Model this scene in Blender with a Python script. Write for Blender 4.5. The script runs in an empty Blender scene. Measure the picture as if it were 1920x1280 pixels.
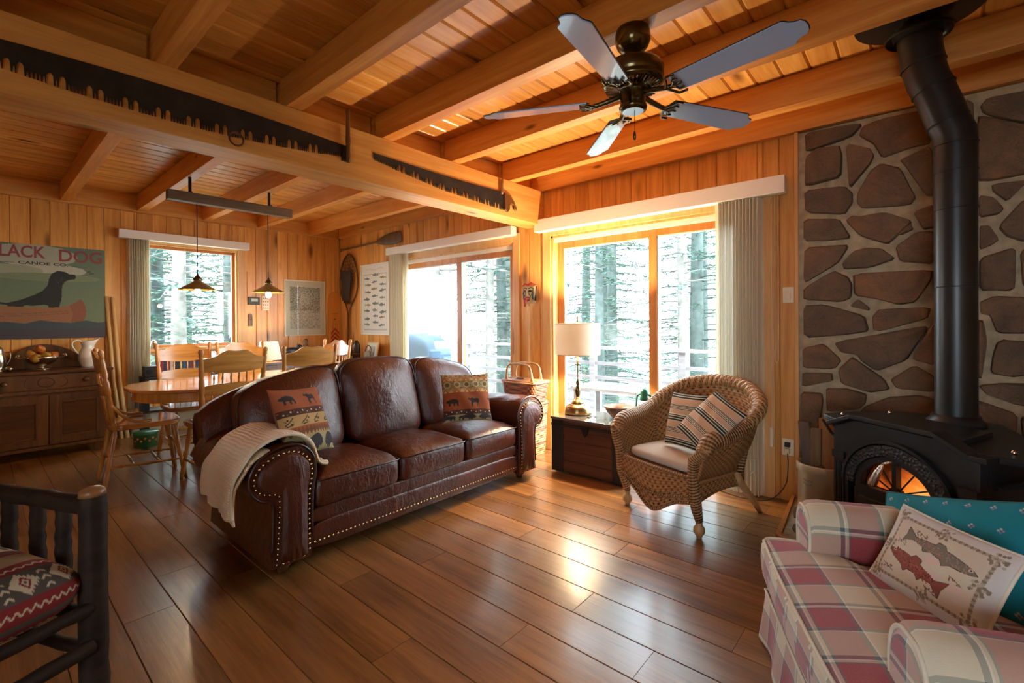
import bpy, math, random
import numpy as np
from mathutils import Vector, Matrix
random.seed(7)
rnd = random.random
PI = math.pi
C = bpy.context.scene.collection
scn = bpy.context.scene

# ---------------- camera ----------------
cam_d = bpy.data.cameras.new('camera'); cam = bpy.data.objects.new('camera', cam_d); C.objects.link(cam)
cam_d.sensor_width = 36; cam_d.lens = 36 * 878.5 / 1920; cam_d.shift_y = -35.3 / 1920
cam_d.clip_start = 0.05; cam_d.clip_end = 300
yaw, pitch, roll = math.radians(-40.91), math.radians(-.21), math.radians(-.37)
fw = Vector((math.sin(yaw) * math.cos(pitch), math.cos(yaw) * math.cos(pitch), math.sin(pitch)))
rt = Vector((math.cos(yaw), -math.sin(yaw), 0)); up = rt.cross(fw)
rt2 = math.cos(roll) * rt + math.sin(roll) * up; up2 = -math.sin(roll) * rt + math.cos(roll) * up
cam.matrix_world = Matrix(((rt2.x, up2.x, -fw.x, 0), (rt2.y, up2.y, -fw.y, 0), (rt2.z, up2.z, -fw.z, 1.3), (0, 0, 0, 1)))
scn.camera = cam

# ---------------- world, light, exposure ----------------
w = bpy.data.worlds.new('sky'); scn.world = w; w.use_nodes = True
bg = w.node_tree.nodes['Background']; bg.inputs[0].default_value = (.74, .88, 1, 1); bg.inputs[1].default_value = 13
scn.view_settings.view_transform = 'Standard'; scn.view_settings.look = 'None'
scn.view_settings.exposure = 0.65; scn.view_settings.gamma = 1; scn.view_settings.use_curve_mapping = False
cy = scn.cycles
cy.use_denoising = True; cy.max_bounces = 8; cy.diffuse_bounces = 4; cy.glossy_bounces = 4; cy.transmission_bounces = 6
cy.transparent_max_bounces = 12; cy.caustics_reflective = False; cy.caustics_refractive = False; cy.sample_clamp_indirect = 8
cy.use_adaptive_sampling = True; cy.adaptive_threshold = .02

def light(name, kind, loc, energy, color, size=.1, rot=None, **kw):
    d = bpy.data.lights.new(name, kind); d.energy = energy; d.color = color
    if kind == 'POINT': d.shadow_soft_size = size
    for k, v in kw.items(): setattr(d, k, v)
    o = bpy.data.objects.new(name, d); C.objects.link(o); o.location = loc
    if rot: o.rotation_euler = rot
    o['kind'] = 'helper'
    return o
def portal(name, loc, sx, sy, rot):      # sampling guides in the wall openings for the sky's own light
    o = light(name, 'AREA', loc, 1, (1, 1, 1), rot=rot, shape='RECTANGLE', size=sx); o.data.size_y = sy
    o.data.cycles.is_portal = True
portal('daylight_portal', (-1.84, 3.98, 1.1), 2.05, 2.2, (-PI / 2, 0, 0))
portal('daylight_portal', (-4.36, 3.98, 1.1), 2.2, 2.2, (-PI / 2, 0, 0))
portal('daylight_portal', (-7.06, 1.8, 1.35), 1.8, 1.1, (0, -PI / 2, 0))
portal('daylight_portal', (.55, -2.30, 1.42), 1.3, 1.05, (PI / 2, 0, 0))  # guide for the added opening behind the camera
# lamps: table lamp bulb and two pendant bulbs (their own light)
WARM = (1, .72, .42)
light('table_lamp_glow', 'POINT', (-2.27, 3.5, 1.13), 155, WARM, .035)
light('pendant_glow', 'POINT', (-4.93, 1.345, 1.575), 100, WARM, .03)
light('pendant_glow', 'POINT', (-4.93, 1.957, 1.575), 100, WARM, .03)

# ---------------- mesh helpers ----------------
class MB:
    def __init__(s): s.v = []; s.f = []; s.uv = []
    def add(s, vs, fs, uvs=None):
        b = len(s.v); s.v += [tuple(p) for p in vs]
        for i, f in enumerate(fs):
            s.f.append(tuple(b + k for k in f))
            s.uv.append(uvs[i] if uvs else None)
        return s
    def box(s, x0, x1, y0, y1, z0, z1, T=None):
        vs = [(x, y, z) for z in (z0, z1) for y in (y0, y1) for x in (x0, x1)]
        if T: vs = [tuple(T @ Vector(p)) for p in vs]
        return s.add(vs, [(0, 2, 3, 1), (4, 5, 7, 6), (0, 1, 5, 4), (2, 6, 7, 3), (0, 4, 6, 2), (1, 3, 7, 5)])
    def tube(s, pts, r, n=8, cap=True, flat=1.0, closed=False):
        pts = [Vector(p) for p in pts]; m = len(pts)
        R = r if isinstance(r, (list, tuple)) else [r] * m
        vs = []; a = None; acc = 0; ls = []
        for i, p in enumerate(pts):
            if closed: t = pts[(i + 1) % m] - pts[i - 1]
            else: t = (pts[min(i + 1, m - 1)] - pts[max(i - 1, 0)])
            if t.length < 1e-9: t = Vector((0, 0, 1))
            t.normalize()
            if a is None:
                a = Vector((0, 0, 1)) if abs(t.z) < .9 else Vector((1, 0, 0))
            a = (a - t * a.dot(t)); a.normalize(); b = t.cross(a)
            if i: acc += (p - pts[i - 1]).length
            ls.append(acc)
            for k in range(n):
                th = 2 * PI * k / n
                vs.append(p + (b * math.cos(th) + a * math.sin(th) * flat) * R[i])
        fs = []; uv = []
        mm = m if closed else m - 1
        for i in range(mm):
            j = (i + 1) % m
            rr = max(R[i], .002) * 2 * PI
            l0 = ls[i]; l1 = ls[j] if j else ls[i] + .02
            for k in range(n):
                k2 = (k + 1) % n
                fs.append((i * n + k, i * n + k2, j * n + k2, j * n + k))
                uv.append(((l0, rr * k / n), (l0, rr * (k + 1) / n), (l1, rr * (k + 1) / n), (l1, rr * k / n)))
        if cap and not closed:
            fs.append(tuple(range(n - 1, -1, -1))); uv.append(None)
            fs.append(tuple((m - 1) * n + k for k in range(n))); uv.append(None)
        return s.add(vs, fs, uv)
    def lathe(s, prof, n=16, c=(0, 0, 0), T=None, cap=True):
        vs = []
        for r, z in prof:
            for k in range(n):
                th = 2 * PI * k / n; p = Vector((r * math.cos(th), r * math.sin(th), z))
                if T: p = T @ p
                vs.append(p + Vector(c))
        fs = []
        for i in range(len(prof) - 1):
            for k in range(n):
                k2 = (k + 1) % n
                fs.append((i * n + k, i * n + k2, (i + 1) * n + k2, (i + 1) * n + k))
        if cap:
            if prof[0][0] > 1e-4: fs.append(tuple(range(n - 1, -1, -1)))
            if prof[-1][0] > 1e-4: fs.append(tuple((len(prof) - 1) * n + k for k in range(n)))
        return s.add(vs, fs)
    def prism(s, poly, h0, h1, fn):
        """poly: 2-D points; fn(a, b, h) -> xyz"""
        n = len(poly)
        vs = [fn(a, b, h0) for a, b in poly] + [fn(a, b, h1) for a, b in poly]
        fs = [tuple(range(n - 1, -1, -1)), tuple(range(n, 2 * n))] + [(i, (i + 1) % n, n + (i + 1) % n, n + i) for i in range(n)]
        return s.add(vs, fs)
    def grid(s, fn, nu, nv, cu=False, cv=False, uvs=None):
        """fn(i/nu, j/nv) -> xyz ; uvs(u, v) -> (a, b)"""
        mu = nu if cu else nu + 1; mv = nv if cv else nv + 1
        vs = [fn(i / nu, j / nv) for i in range(mu) for j in range(mv)]
        fs = []; uv = []
        for i in range(nu):
            for j in range(nv):
                i2 = (i + 1) % mu; j2 = (j + 1) % mv
                fs.append((i * mv + j, i2 * mv + j, i2 * mv + j2, i * mv + j2))
                if uvs: uv.append((uvs(i / nu, j / nv), uvs((i + 1) / nu, j / nv), uvs((i + 1) / nu, (j + 1) / nv), uvs(i / nu, (j + 1) / nv)))
        return s.add(vs, fs, uv if uvs else None)
    def build(s, name, mat=None, parent=None, smooth=False, bevel=0, fix=True, **props):
        me = bpy.data.meshes.new(name); me.from_pydata(s.v, [], s.f)
        if any(u for u in s.uv):
            l = me.uv_layers.new(name='UVMap'); arr = []
            for f, u in zip(s.f, s.uv):
                for k in range(len(f)): arr += list(u[k]) if u else [0, 0]
            l.data.foreach_set('uv', arr)
        if fix:
            import bmesh
            bm = bmesh.new(); bm.from_mesh(me); bmesh.ops.recalc_face_normals(bm, faces=bm.faces); bm.to_mesh(me); bm.free()
        if smooth:
            me.polygons.foreach_set('use_smooth', [True] * len(me.polygons))
        o = bpy.data.objects.new(name, me); C.objects.link(o)
        if mat: me.materials.append(mat)
        if parent: o.parent = parent
        if bevel:
            m = o.modifiers.new('bevel', 'BEVEL'); m.width = bevel; m.segments = 2; m.limit_method = 'ANGLE'; m.angle_limit = .6
            me.polygons.foreach_set('use_smooth', [True] * len(me.polygons)); m.harden_normals = True
        for k, v in props.items(): o[k] = v
        return o
def auto(o, ang=.7):
    try:
        o.data.set_sharp_from_angle(angle=ang)
    except Exception: pass
    return o
def thing(name, label, cat, loc=(0, 0, 0), rz=0, group=None, rot=None):
    o = bpy.data.objects.new(name, None); C.objects.link(o); o.location = loc; o.rotation_euler = rot or (0, 0, rz)
    o.empty_display_size = .1
    return tag(o, label, cat, group)
def tag(o, label, cat, group=None):
    o['label'] = label; o['category'] = cat
    if group: o['group'] = group
    return o
def struct(o): o['kind'] = 'structure'; return o
def dup(root, label=None, loc=None, rz=None):
    r = root.copy(); C.objects.link(r)
    if loc: r.location = loc
    if rz is not None: r.rotation_euler = (0, 0, rz)
    if label: r['label'] = label
    def rec(a, b):
        for ch in list(a.children):
            c = ch.copy(); C.objects.link(c); c.parent = b
            rec(ch, c)
    rec(root, r)
    return r
def inst(o, loc=None, parent=None, rot=None, scale=None):
    c = o.copy(); C.objects.link(c)
    if parent: c.parent = parent
    if loc is not None: c.location = loc
    if rot is not None: c.rotation_euler = rot
    if scale is not None: c.scale = scale
    return c
def rotmat(cols, loc):
    M = Matrix.Identity(4)
    for j, cc in enumerate(cols):
        for i in range(3): M[i][j] = cc[i]
    for i in range(3): M[i][3] = loc[i]
    return M
def ortho(x, y):
    x = Vector(x).normalized(); y = Vector(y); y = (y - x * y.dot(x)).normalized(); return x, y, x.cross(y)
def spline(pts, n):
    """Catmull-Rom through pts"""
    P = [Vector(p) for p in pts]; P = [P[0] * 2 - P[1]] + P + [P[-1] * 2 - P[-2]]
    out = []
    for i in range(1, len(P) - 2):
        for k in range(n):
            t = k / n; a, b, c, d = P[i - 1], P[i], P[i + 1], P[i + 2]
            out.append(.5 * ((2 * b) + (c - a) * t + (2 * a - 5 * b + 4 * c - d) * t * t + (3 * b - a - 3 * c + d) * t ** 3))
    out.append(P[-2]); return out
def sq(c, e): return math.copysign(abs(c) ** e, c)
def cushion(mb, w, d, h, e1=.35, e2=.3, n=28, m=14, c=(0, 0, 0), crown=0, uvm=True, warp=None):
    """rounded box centred on c"""
    def fn(u, v):
        th = 2 * PI * u; ph = -PI / 2 + PI * v
        cp = sq(math.cos(ph), e1); x = cp * sq(math.cos(th), e2); y = cp * sq(math.sin(th), e2); z = sq(math.sin(ph), e1)
        zz = z * h / 2 + crown * max(0, (1 - x * x) * (1 - y * y)) * (1 if z > 0 else 0)
        p = (c[0] + x * w / 2, c[1] + y * d / 2, c[2] + zz)
        return warp(p, x, y, z) if warp else p
    mb.grid(fn, n, m, cu=True)
    return mb

# ---------------- materials ----------------
class NT:
    def __init__(s, name):
        s.m = bpy.data.materials.new(name); s.m.use_nodes = True; s.t = s.m.node_tree; s.t.nodes.clear()
        s.out = s.n('ShaderNodeOutputMaterial'); s.p = s.n('ShaderNodeBsdfPrincipled'); s.l(s.p.outputs[0], s.out.inputs[0])
    def n(s, kind, **kw):
        x = s.t.nodes.new(kind)
        for k, v in kw.items():
            if k.startswith('i_'): x.inputs[k[2:].replace('_', ' ')].default_value = v
            else: setattr(x, k, v)
        return x
    def l(s, a, b): s.t.links.new(a, b)
    def set(s, **kw):
        for k, v in kw.items(): s.p.inputs[k.replace('_', ' ')].default_value = v
        return s
    def coords(s, which='Object', scale=(1, 1, 1), rand=True, rot=(0, 0, 0)):
        tc = s.n('ShaderNodeTexCoord'); v = tc.outputs[which]
        if rand:
            oi = s.n('ShaderNodeObjectInfo'); mul = s.n('ShaderNodeVectorMath', operation='SCALE'); mul.inputs[0].default_value = (37, 53, 71)
            s.l(oi.outputs['Random'], mul.inputs['Scale']); ad = s.n('ShaderNodeVectorMath', operation='ADD'); s.l(v, ad.inputs[0]); s.l(mul.outputs[0], ad.inputs[1]); v = ad.outputs[0]
        mp = s.n('ShaderNodeMapping'); mp.inputs['Scale'].default_value = scale; mp.inputs['Rotation'].default_value = rot; s.l(v, mp.inputs[0]); return mp.outputs[0]
    def noise(s, vec, sc, det=3, rough=.5, dist=0):
        x = s.n('ShaderNodeTexNoise'); x.inputs['Scale'].default_value = sc; x.inputs['Detail'].default_value = det; x.inputs['Roughness'].default_value = rough; x.inputs['Distortion'].default_value = dist
        s.l(vec, x.inputs['Vector']); return x.outputs['Fac']
    def ramp(s, fac, stops, interp='LINEAR'):
        r = s.n('ShaderNodeValToRGB'); cr = r.color_ramp; cr.interpolation = interp
        while len(cr.elements) < len(stops): cr.elements.new(.5)
        for e, (p, c) in zip(cr.elements, stops): e.position = p; e.color = (*c, 1) if len(c) == 3 else c
        s.l(fac, r.inputs[0]); return r.outputs[0]
    def mix(s, fac, a, b, mode='MIX'):
        x = s.n('ShaderNodeMix', data_type='RGBA', blend_type=mode)
        for sock, v in ((x.inputs[0], fac), (x.inputs[6], a), (x.inputs[7], b)):
            if isinstance(v, (int, float)): sock.default_value = v
            elif isinstance(v, tuple): sock.default_value = (*v, 1)
            else: s.l(v, sock)
        return x.outputs[2]
    def math(s, op, a, b=0.):
        x = s.n('ShaderNodeMath', operation=op)
        for i, v in enumerate((a, b)):
            if isinstance(v, (int, float)): x.inputs[i].default_value = v
            else: s.l(v, x.inputs[i])
        return x.outputs[0]
    def bump(s, h, strength=.2, dist=.01):
        b = s.n('ShaderNodeBump'); b.inputs['Strength'].default_value = strength; b.inputs['Distance'].default_value = dist
        s.l(h, b.inputs['Height']); s.l(b.outputs[0], s.p.inputs['Normal'])
    def base(s, c): s.l(c, s.p.inputs['Base Color'])
def wood(name, light, dark, axis='x', rough=.35, var=.25, knots=.0, gr=1., bump=.12, coat=0, ringsc=9, spec=.5):
    t = NT(name); sc = {'x': (.07, 1, 1), 'y': (1, .07, 1), 'z': (1, 1, .07)}[axis]
    v = t.coords(scale=sc)
    a = t.noise(v, ringsc * gr, 4, .55, 1.2); b = t.noise(v, 60 * gr, 3, .6)
    g = t.math('ADD', t.math('MULTIPLY', a, .65), t.math('MULTIPLY', b, .35))
    col = t.ramp(g, [(.36, dark), (.62, light)])
    if knots:
        kv = t.coords(scale={'x': (.32, 1, 1), 'y': (1, .32, 1), 'z': (1, 1, .32)}[axis])
        vo = t.n('ShaderNodeTexVoronoi'); vo.inputs['Scale'].default_value = 4.3; t.l(kv, vo.inputs['Vector'])
        k = t.ramp(vo.outputs['Distance'], [(knots * .35, (1, 1, 1)), (knots, (0, 0, 0))])
        col = t.mix(k, col, tuple(c * .28 for c in dark))
    oi = t.n('ShaderNodeObjectInfo'); hs = t.n('ShaderNodeHueSaturation')
    vv = t.math('ADD', t.math('MULTIPLY', oi.outputs['Random'], var * 2), 1 - var)
    t.l(vv, hs.inputs['Value']); t.l(col, hs.inputs['Color']); t.base(hs.outputs[0])
    t.bump(g, bump, .004); t.set(Roughness=rough, Coat_Weight=coat, Coat_Roughness=.16, Specular_IOR_Level=spec)
    return t.m
def plain(name, c, rough=.5, metal=0, nsc=0, namt=.15, bump=0, bsc=200, **kw):
    t = NT(name); t.set(Roughness=rough, Metallic=metal, **kw)
    t.p.inputs['Base Color'].default_value = (*c, 1)
    if nsc:
        v = t.coords(); f = t.noise(v, nsc, 4)
        t.base(t.ramp(f, [(.3, tuple(x * (1 - namt) for x in c)), (.7, tuple(min(1, x * (1 + namt)) for x in c))]))
    if bump:
        v = t.coords(); t.bump(t.noise(v, bsc, 3), bump, .003)
    return t.m
def vcol(name, rough=.85, bump=.3, bsc=500, spec=.3):
    t = NT(name); a = t.n('ShaderNodeAttribute'); a.attribute_name = 'print'; t.base(a.outputs['Color']); t.set(Roughness=rough, Specular_IOR_Level=spec)
    if bump: t.bump(t.noise(t.coords(rand=False), bsc, 2), bump, .001)
    return t.m
M = {}
M['pine'] = wood('pine_board', (.80, .405, .105), (.58, .235, .045), 'z', .32, .14, .20, spec=.5)
M['pine_y'] = wood('pine_ceiling_board', (.78, .40, .105), (.58, .235, .045), 'y', .27, .14, .19, spec=.5)
M['beam_x'] = wood('pine_joist', (.74, .33, .075), (.54, .19, .033), 'x', .42, .08, .10, spec=.4)
M['beam_y'] = wood('pine_beam', (.74, .37, .10), (.56, .24, .05), 'y', .45, .04, .13, spec=.4)
M['trim'] = wood('pine_trim', (.78, .45, .17), (.60, .30, .09), 'z', .35, .06, .04)
M['trim_x'] = wood('pine_trim_long', (.78, .45, .17), (.60, .30, .09), 'x', .35, .06, .0)
M['trim_y'] = wood('pine_trim_side', (.78, .45, .17), (.60, .30, .09), 'y', .35, .06, .0)
M['red_trim'] = wood('sash_wood', (.62, .25, .07), (.45, .15, .03), 'z', .35, .04, 0)
M['floor'] = wood('oak_floor', (.34, .15, .043), (.14, .052, .013), 'x', .30, .18, .0, gr=1.1, bump=.35, ringsc=7, spec=.6, coat=.45)
M['oak'] = wood('golden_oak', (.66, .31, .07), (.42, .165, .028), 'z', .25, .05, 0, coat=.3)
M['oak_x'] = wood('golden_oak_panel', (.58, .28, .065), (.36, .145, .028), 'x', .25, .05, 0, coat=.3)
M['table'] = wood('table_oak', (.58, .24, .055), (.38, .13, .022), 'y', .12, .0, 0, coat=.8)
M['walnut'] = wood('dark_walnut', (.17, .068, .018), (.075, .028, .009), 'z', .38, .05, 0)
M['walnut_y'] = wood('dark_walnut_top', (.13, .05, .016), (.06, .022, .008), 'y', .3, .05, 0)
M['pale'] = wood('pale_wood', (.80, .55, .24), (.64, .38, .13), 'z', .3, .05, 0, coat=.3)
M['drift'] = wood('weathered_board', (.20, .115, .055), (.085, .045, .02), 'y', .6, .05, .08)
M['bark'] = wood('dark_hickory_bark', (.034, .019, .012), (.010, .007, .005), 'x', .6, .15, 0, bump=.8, spec=.2)
M['cutwood'] = wood('peeled_wood', (.30, .14, .05), (.2, .09, .03), 'x', .4, .1, 0)
def vinyl(name, c):
    t = NT(name); t.set(Roughness=.5); t.p.inputs['Base Color'].default_value = (*c, 1)
    tl = t.n('ShaderNodeBsdfTranslucent'); tl.inputs[0].default_value = (*c, 1); mx = t.n('ShaderNodeMixShader'); mx.inputs[0].default_value = .5
    t.l(t.p.outputs[0], mx.inputs[1]); t.l(tl.outputs[0], mx.inputs[2]); t.l(mx.outputs[0], t.out.inputs[0]); return t.m
M['vane'] = vinyl('blind_vinyl', (.94, .89, .77))
M['valance'] = plain('valance_vinyl', (.84, .80, .72), .45)
M['white'] = plain('white_ceramic', (.80, .74, .62), .15)
M['ivory'] = plain('ivory_plastic', (.80, .70, .48), .35)
M['blackm'] = plain('black_metal', (.02, .02, .022), .4, .6)
M['iron'] = plain('cast_iron', (.020, .021, .023), .42, .4, 8, .3, .25, 120)
M['pipe'] = plain('matte_black_pipe', (.028, .028, .028), .36, .5, 3, .2)
M['bronze'] = plain('antique_bronze', (.13, .095, .04), .22, .9)
M['brass'] = plain('aged_brass', (.36, .24, .10), .28, 1.0, 30, .3)
M['nail'] = plain('brass_nail', (.62, .46, .22), .25, 1.0)
M['silver'] = plain('tarnished_silver', (.50, .42, .30), .22, 1.0)
M['nickel'] = plain('bright_nickel', (.75, .72, .68), .15, 1.0)
M['black'] = plain('black_plastic', (.012, .012, .012), .4)
M['saw'] = plain('old_saw_steel', (.030, .027, .024), .5, .5, 12, .4)
M['mortar'] = plain('mortar', (.46, .35, .21), .9, 0, 20, .2, .6, 60)
M['frame_w'] = plain('white_frame', (.82, .78, .66), .4)
M['blade'] = plain('fan_blade_painted_reflection', (.42, .58, .88), .2, 0, Coat_Weight=.5)  # blue of the reflected windows painted into the base colour of the blades
M['bladeedge'] = plain('fan_blade_edge', (.02, .018, .016), .3)
t = NT('window_glass'); t.t.nodes.remove(t.p)
gl = t.n('ShaderNodeBsdfGlossy'); gl.inputs['Roughness'].default_value = .01; tr = t.n('ShaderNodeBsdfTransparent'); tr.inputs[0].default_value = (.97, .99, .985, 1)
mx = t.n('ShaderNodeMixShader'); mx.inputs[0].default_value = .04; t.l(tr.outputs[0], mx.inputs[1]); t.l(gl.outputs[0], mx.inputs[2]); t.l(mx.outputs[0], t.out.inputs[0])
M['glass'] = t.m
def emit(name, c, s):
    t = NT(name); t.set(Emission_Strength=s); t.p.inputs['Emission Color'].default_value = (*c, 1); t.p.inputs['Base Color'].default_value = (*c, 1); return t.m
M['bulb'] = emit('lit_bulb', (1, .72, .38), 14)
# leather
t = NT('brown_leather'); v = t.coords(rand=False)
f = t.noise(v, 5, 4); t.base(t.ramp(f, [(.3, (.050, .011, .005)), (.7, (.090, .020, .009))]))
vo = t.n('ShaderNodeTexVoronoi'); vo.inputs['Scale'].default_value = 260; t.l(v, vo.inputs['Vector'])
wv = t.math('ADD', t.noise(v, 9, 3, .5, .3), t.math('MULTIPLY', t.noise(t.coords(rand=False, scale=(1, .6, .5)), 34, 2, .5, 1.2), .45))
t.bump(t.math('ADD', t.math('MULTIPLY', vo.outputs['Distance'], .12), wv), .6, .012)
t.set(Roughness=.3, Specular_IOR_Level=.6)
M['leather'] = t.m
t = NT('leather_welt'); t.set(Roughness=.3); t.p.inputs['Base Color'].default_value = (.04, .012, .007, 1); M['welt'] = t.m
# stone
t = NT('fieldstone'); v = t.coords()
f1 = t.noise(v, 6, 5, .65, .6); f2 = t.noise(v, 90, 3, .7)
c1 = t.ramp(f1, [(.3, (.055, .036, .022)), (.5, (.13, .078, .040)), (.72, (.22, .115, .045))])
oi = t.n('ShaderNodeObjectInfo'); c2 = t.ramp(oi.outputs['Random'], [(0, (.75, .7, .72)), (.35, (1.0, .95, .9)), (.6, (1.3, 1.0, .75)), (.85, (.85, .88, .9)), (1, (1.25, .9, .7))])
c3 = t.mix(1., c1, c2, 'MULTIPLY'); c4 = t.mix(t.math('MULTIPLY', f2, .45), c3, (.22, .17, .12)); t.base(c4); t.set(Roughness=.85)
t.bump(t.math('ADD', f1, t.math('MULTIPLY', f2, .3)), .9, .02); M['stone'] = t.m
# lamp shade
t = NT('lamp_shade_linen'); t.t.nodes.remove(t.p)
d = t.n('ShaderNodeBsdfDiffuse'); d.inputs[0].default_value = (.9, .84, .70, 1); tl = t.n('ShaderNodeBsdfTranslucent'); tl.inputs[0].default_value = (.95, .88, .74, 1)
mx = t.n('ShaderNodeMixShader'); mx.inputs[0].default_value = .06; t.l(d.outputs[0], mx.inputs[1]); t.l(tl.outputs[0], mx.inputs[2]); t.l(mx.outputs[0], t.out.inputs[0]); M['shade'] = t.m
# plaid on UV metres
def plaid(name, axes=('UV', 0, 1), per=.235):
    t = NT(name); tc = t.n('ShaderNodeTexCoord'); sx = t.n('ShaderNodeSeparateXYZ'); t.l(tc.outputs[axes[0]], sx.inputs[0])
    mar, crm, teal, wht, pink = (.33, .004, .022), (.66, .60, .42), (.035, .10, .11), (.85, .82, .75), (.26, .010, .030)
    st = [(0, mar), (.30, teal), (.345, wht), (.365, crm), (.60, wht), (.615, teal), (.665, crm), (.80, crm), (.87, crm), (.94, teal), (.975, wht), (.985, mar)]
    st = [(0, mar), (.38, teal), (.43, wht), (.45, crm), (.50, crm), (.86, teal), (.92, wht), (.94, crm), (.97, teal)]
    cs = []
    for k in (axes[1], axes[2]):
        q = t.math('FRACT', t.math('DIVIDE', t.math('ADD', sx.outputs[k], 10.07), per)); cs.append(t.ramp(q, st, 'CONSTANT'))
    c = t.mix(.5, cs[0], cs[1])
    nz = t.noise(t.coords(rand=False), 420, 2); t.base(t.mix(t.math('MULTIPLY', nz, .25), c, (.6, .5, .45))); t.set(Roughness=.95, Specular_IOR_Level=.1, Sheen_Weight=.3)
    t.bump(nz, .5, .001); return t.m
M['plaid'] = plaid('plaid_wool_uv'); M['plaid_top'] = plaid('plaid_wool_top', ('Object', 0, 1)); M['plaid_side'] = plaid('plaid_wool_side', ('Object', 0, 2))
M['piping'] = plain('cream_piping', (.72, .66, .52), .8)
# wicker
def wicker(name, dark, light, sc=(90, 45)):
    t = NT(name); tc = t.n('ShaderNodeTexCoord'); mp = t.n('ShaderNodeMapping'); t.l(tc.outputs['UV'], mp.inputs[0])
    ch = t.n('ShaderNodeSeparateXYZ'); t.l(mp.outputs[0], ch.inputs[0])
    sx_ = t.math('SINE', t.math('MULTIPLY', ch.outputs[0], sc[0] * 2 * PI)); sy_ = t.math('SINE', t.math('MULTIPLY', ch.outputs[1], sc[1] * 2 * PI))
    pr = t.math('MULTIPLY', sx_, sy_)
    fine = t.math('SINE', t.math('MULTIPLY', ch.outputs[1], sc[1] * 6 * PI))
    h = t.math('ADD', t.math('MULTIPLY', pr, .7), t.math('MULTIPLY', fine, .3))
    c = t.ramp(t.math('ADD', t.math('MULTIPLY', h, .5), .5), [(.08, tuple(x * .12 for x in dark)), (.3, dark), (.75, light)])
    t.base(c); t.bump(h, .8, .004); t.set(Roughness=.5); return t.m
M['wicker'] = wicker('wicker_weave', (.26, .115, .032), (.50, .27, .10), (17, 17))
M['braid'] = wicker('wicker_braid', (.24, .115, .04), (.50, .28, .12), (28, 14))
M['basket'] = wicker('seagrass_basket', (.34, .18, .05), (.66, .42, .15), (16, 16))
M['basket_r'] = wicker('red_brown_basket', (.16, .05, .022), (.36, .13, .05), (14, 20))
M['rattan'] = plain('rattan_cane', (.52, .30, .12), .4, 0, 15, .3)
M['seatfab'] = plain('beige_seat_fabric', (.62, .53, .42), .9, 0, 0, .1, .3, 400)
M['throw'] = None

def wrapped(name, dark, light, k=55):
    t = NT(name); tc = t.n('ShaderNodeTexCoord'); ch = t.n('ShaderNodeSeparateXYZ'); t.l(tc.outputs['UV'], ch.inputs[0])
    ph = t.math('ADD', t.math('MULTIPLY', ch.outputs[0], k * 2 * PI), t.math('MULTIPLY', ch.outputs[1], 60)); a = t.math('SINE', ph); b = t.math('SINE', t.math('MULTIPLY', ch.outputs[1], 300))
    h = t.math('ADD', t.math('MULTIPLY', a, .75), t.math('MULTIPLY', b, .25)); c = t.ramp(t.math('ADD', t.math('MULTIPLY', h, .5), .5), [(.08, tuple(x * .35 for x in dark)), (.35, dark), (.8, light)])
    t.base(c); t.bump(h, .9, .004); t.set(Roughness=.5); return t.m
M['braid'] = wrapped('wicker_braid', (.26, .125, .04), (.52, .29, .12))
M['wicker'] = wicker('wicker_weave', (.30, .135, .040), (.52, .28, .11), (24, 22))
# =====================================================================  ROOM
X0, X1, Y0, Y1, ZJ, ZB = -6.91, 2.3, -2.2, 3.826, 2.606, 2.79
OP1 = (-2.80, -.86, 0, 2.16); OP2 = (-5.46, -3.27, 0, 2.15); OPL = (1.25, 2.36, .45, 2.27)   # openings: back wall x0,x1,z0,z1 ; left wall y0,y1,z0,z1
mb = MB(); mb.box(X0 - .2, X1 + .2, Y0 - .2, Y1 + .2, -.12, -.018)
floor = struct(mb.build('floor', plain('subfloor', (.03, .015, .006), .9)))
# floor planks run along x; rows .19 wide with staggered end joints
PB = {}
def plank_mesh(key, L, Wd, H, ch, axis, mat):
    k = (key, round(L, 3), round(Wd, 3))
    if k in PB: return PB[k]
    m = MB(); c = ch
    if axis == 'x': m.prism([(0, 0), (0, H - c), (c, H), (Wd - c, H), (Wd, H - c), (Wd, 0)], 0, L, lambda a, b, h: (h, a, b))
    me = m
    o = me.build(key, mat); me_d = o.data; bpy.data.objects.remove(o); PB[k] = me_d; return me_d
def put(me, name, loc, parent, rot=None):
    o = bpy.data.objects.new(name, me); C.objects.link(o); o.parent = parent; o.location = loc
    if rot: o.rotation_euler = rot
    return o
rng = random.Random(3)
row_y = 1.94 - .19 * 21
forced = {20: [-1.171], 19: [], 15: [], 16: [-1.578]}
k = 0
while row_y < Y1 - .01:
    x = X0 + .01 - rng.random() * 1.2
    cuts = [x]
    while x < X1: x += rng.uniform(1.15, 1.95); cuts.append(x)
    if k in forced and forced[k]:
        fx = forced[k][0]; j = min(range(len(cuts)), key=lambda q: abs(cuts[q] - fx)); cuts[j] = fx
    for a, b in zip(cuts, cuts[1:]):
        a = max(a, X0 + .002); b = min(b, X1 - .002)
        if b - a < .05: continue
        wd = .1885 if row_y + .19 < Y1 else Y1 - row_y - .002
        put(plank_mesh('plank', b - a - .002, wd, .018, .0025, 'x', M['floor']), 'plank', (a, row_y, -.018), floor)
    row_y += .19; k += 1

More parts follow.
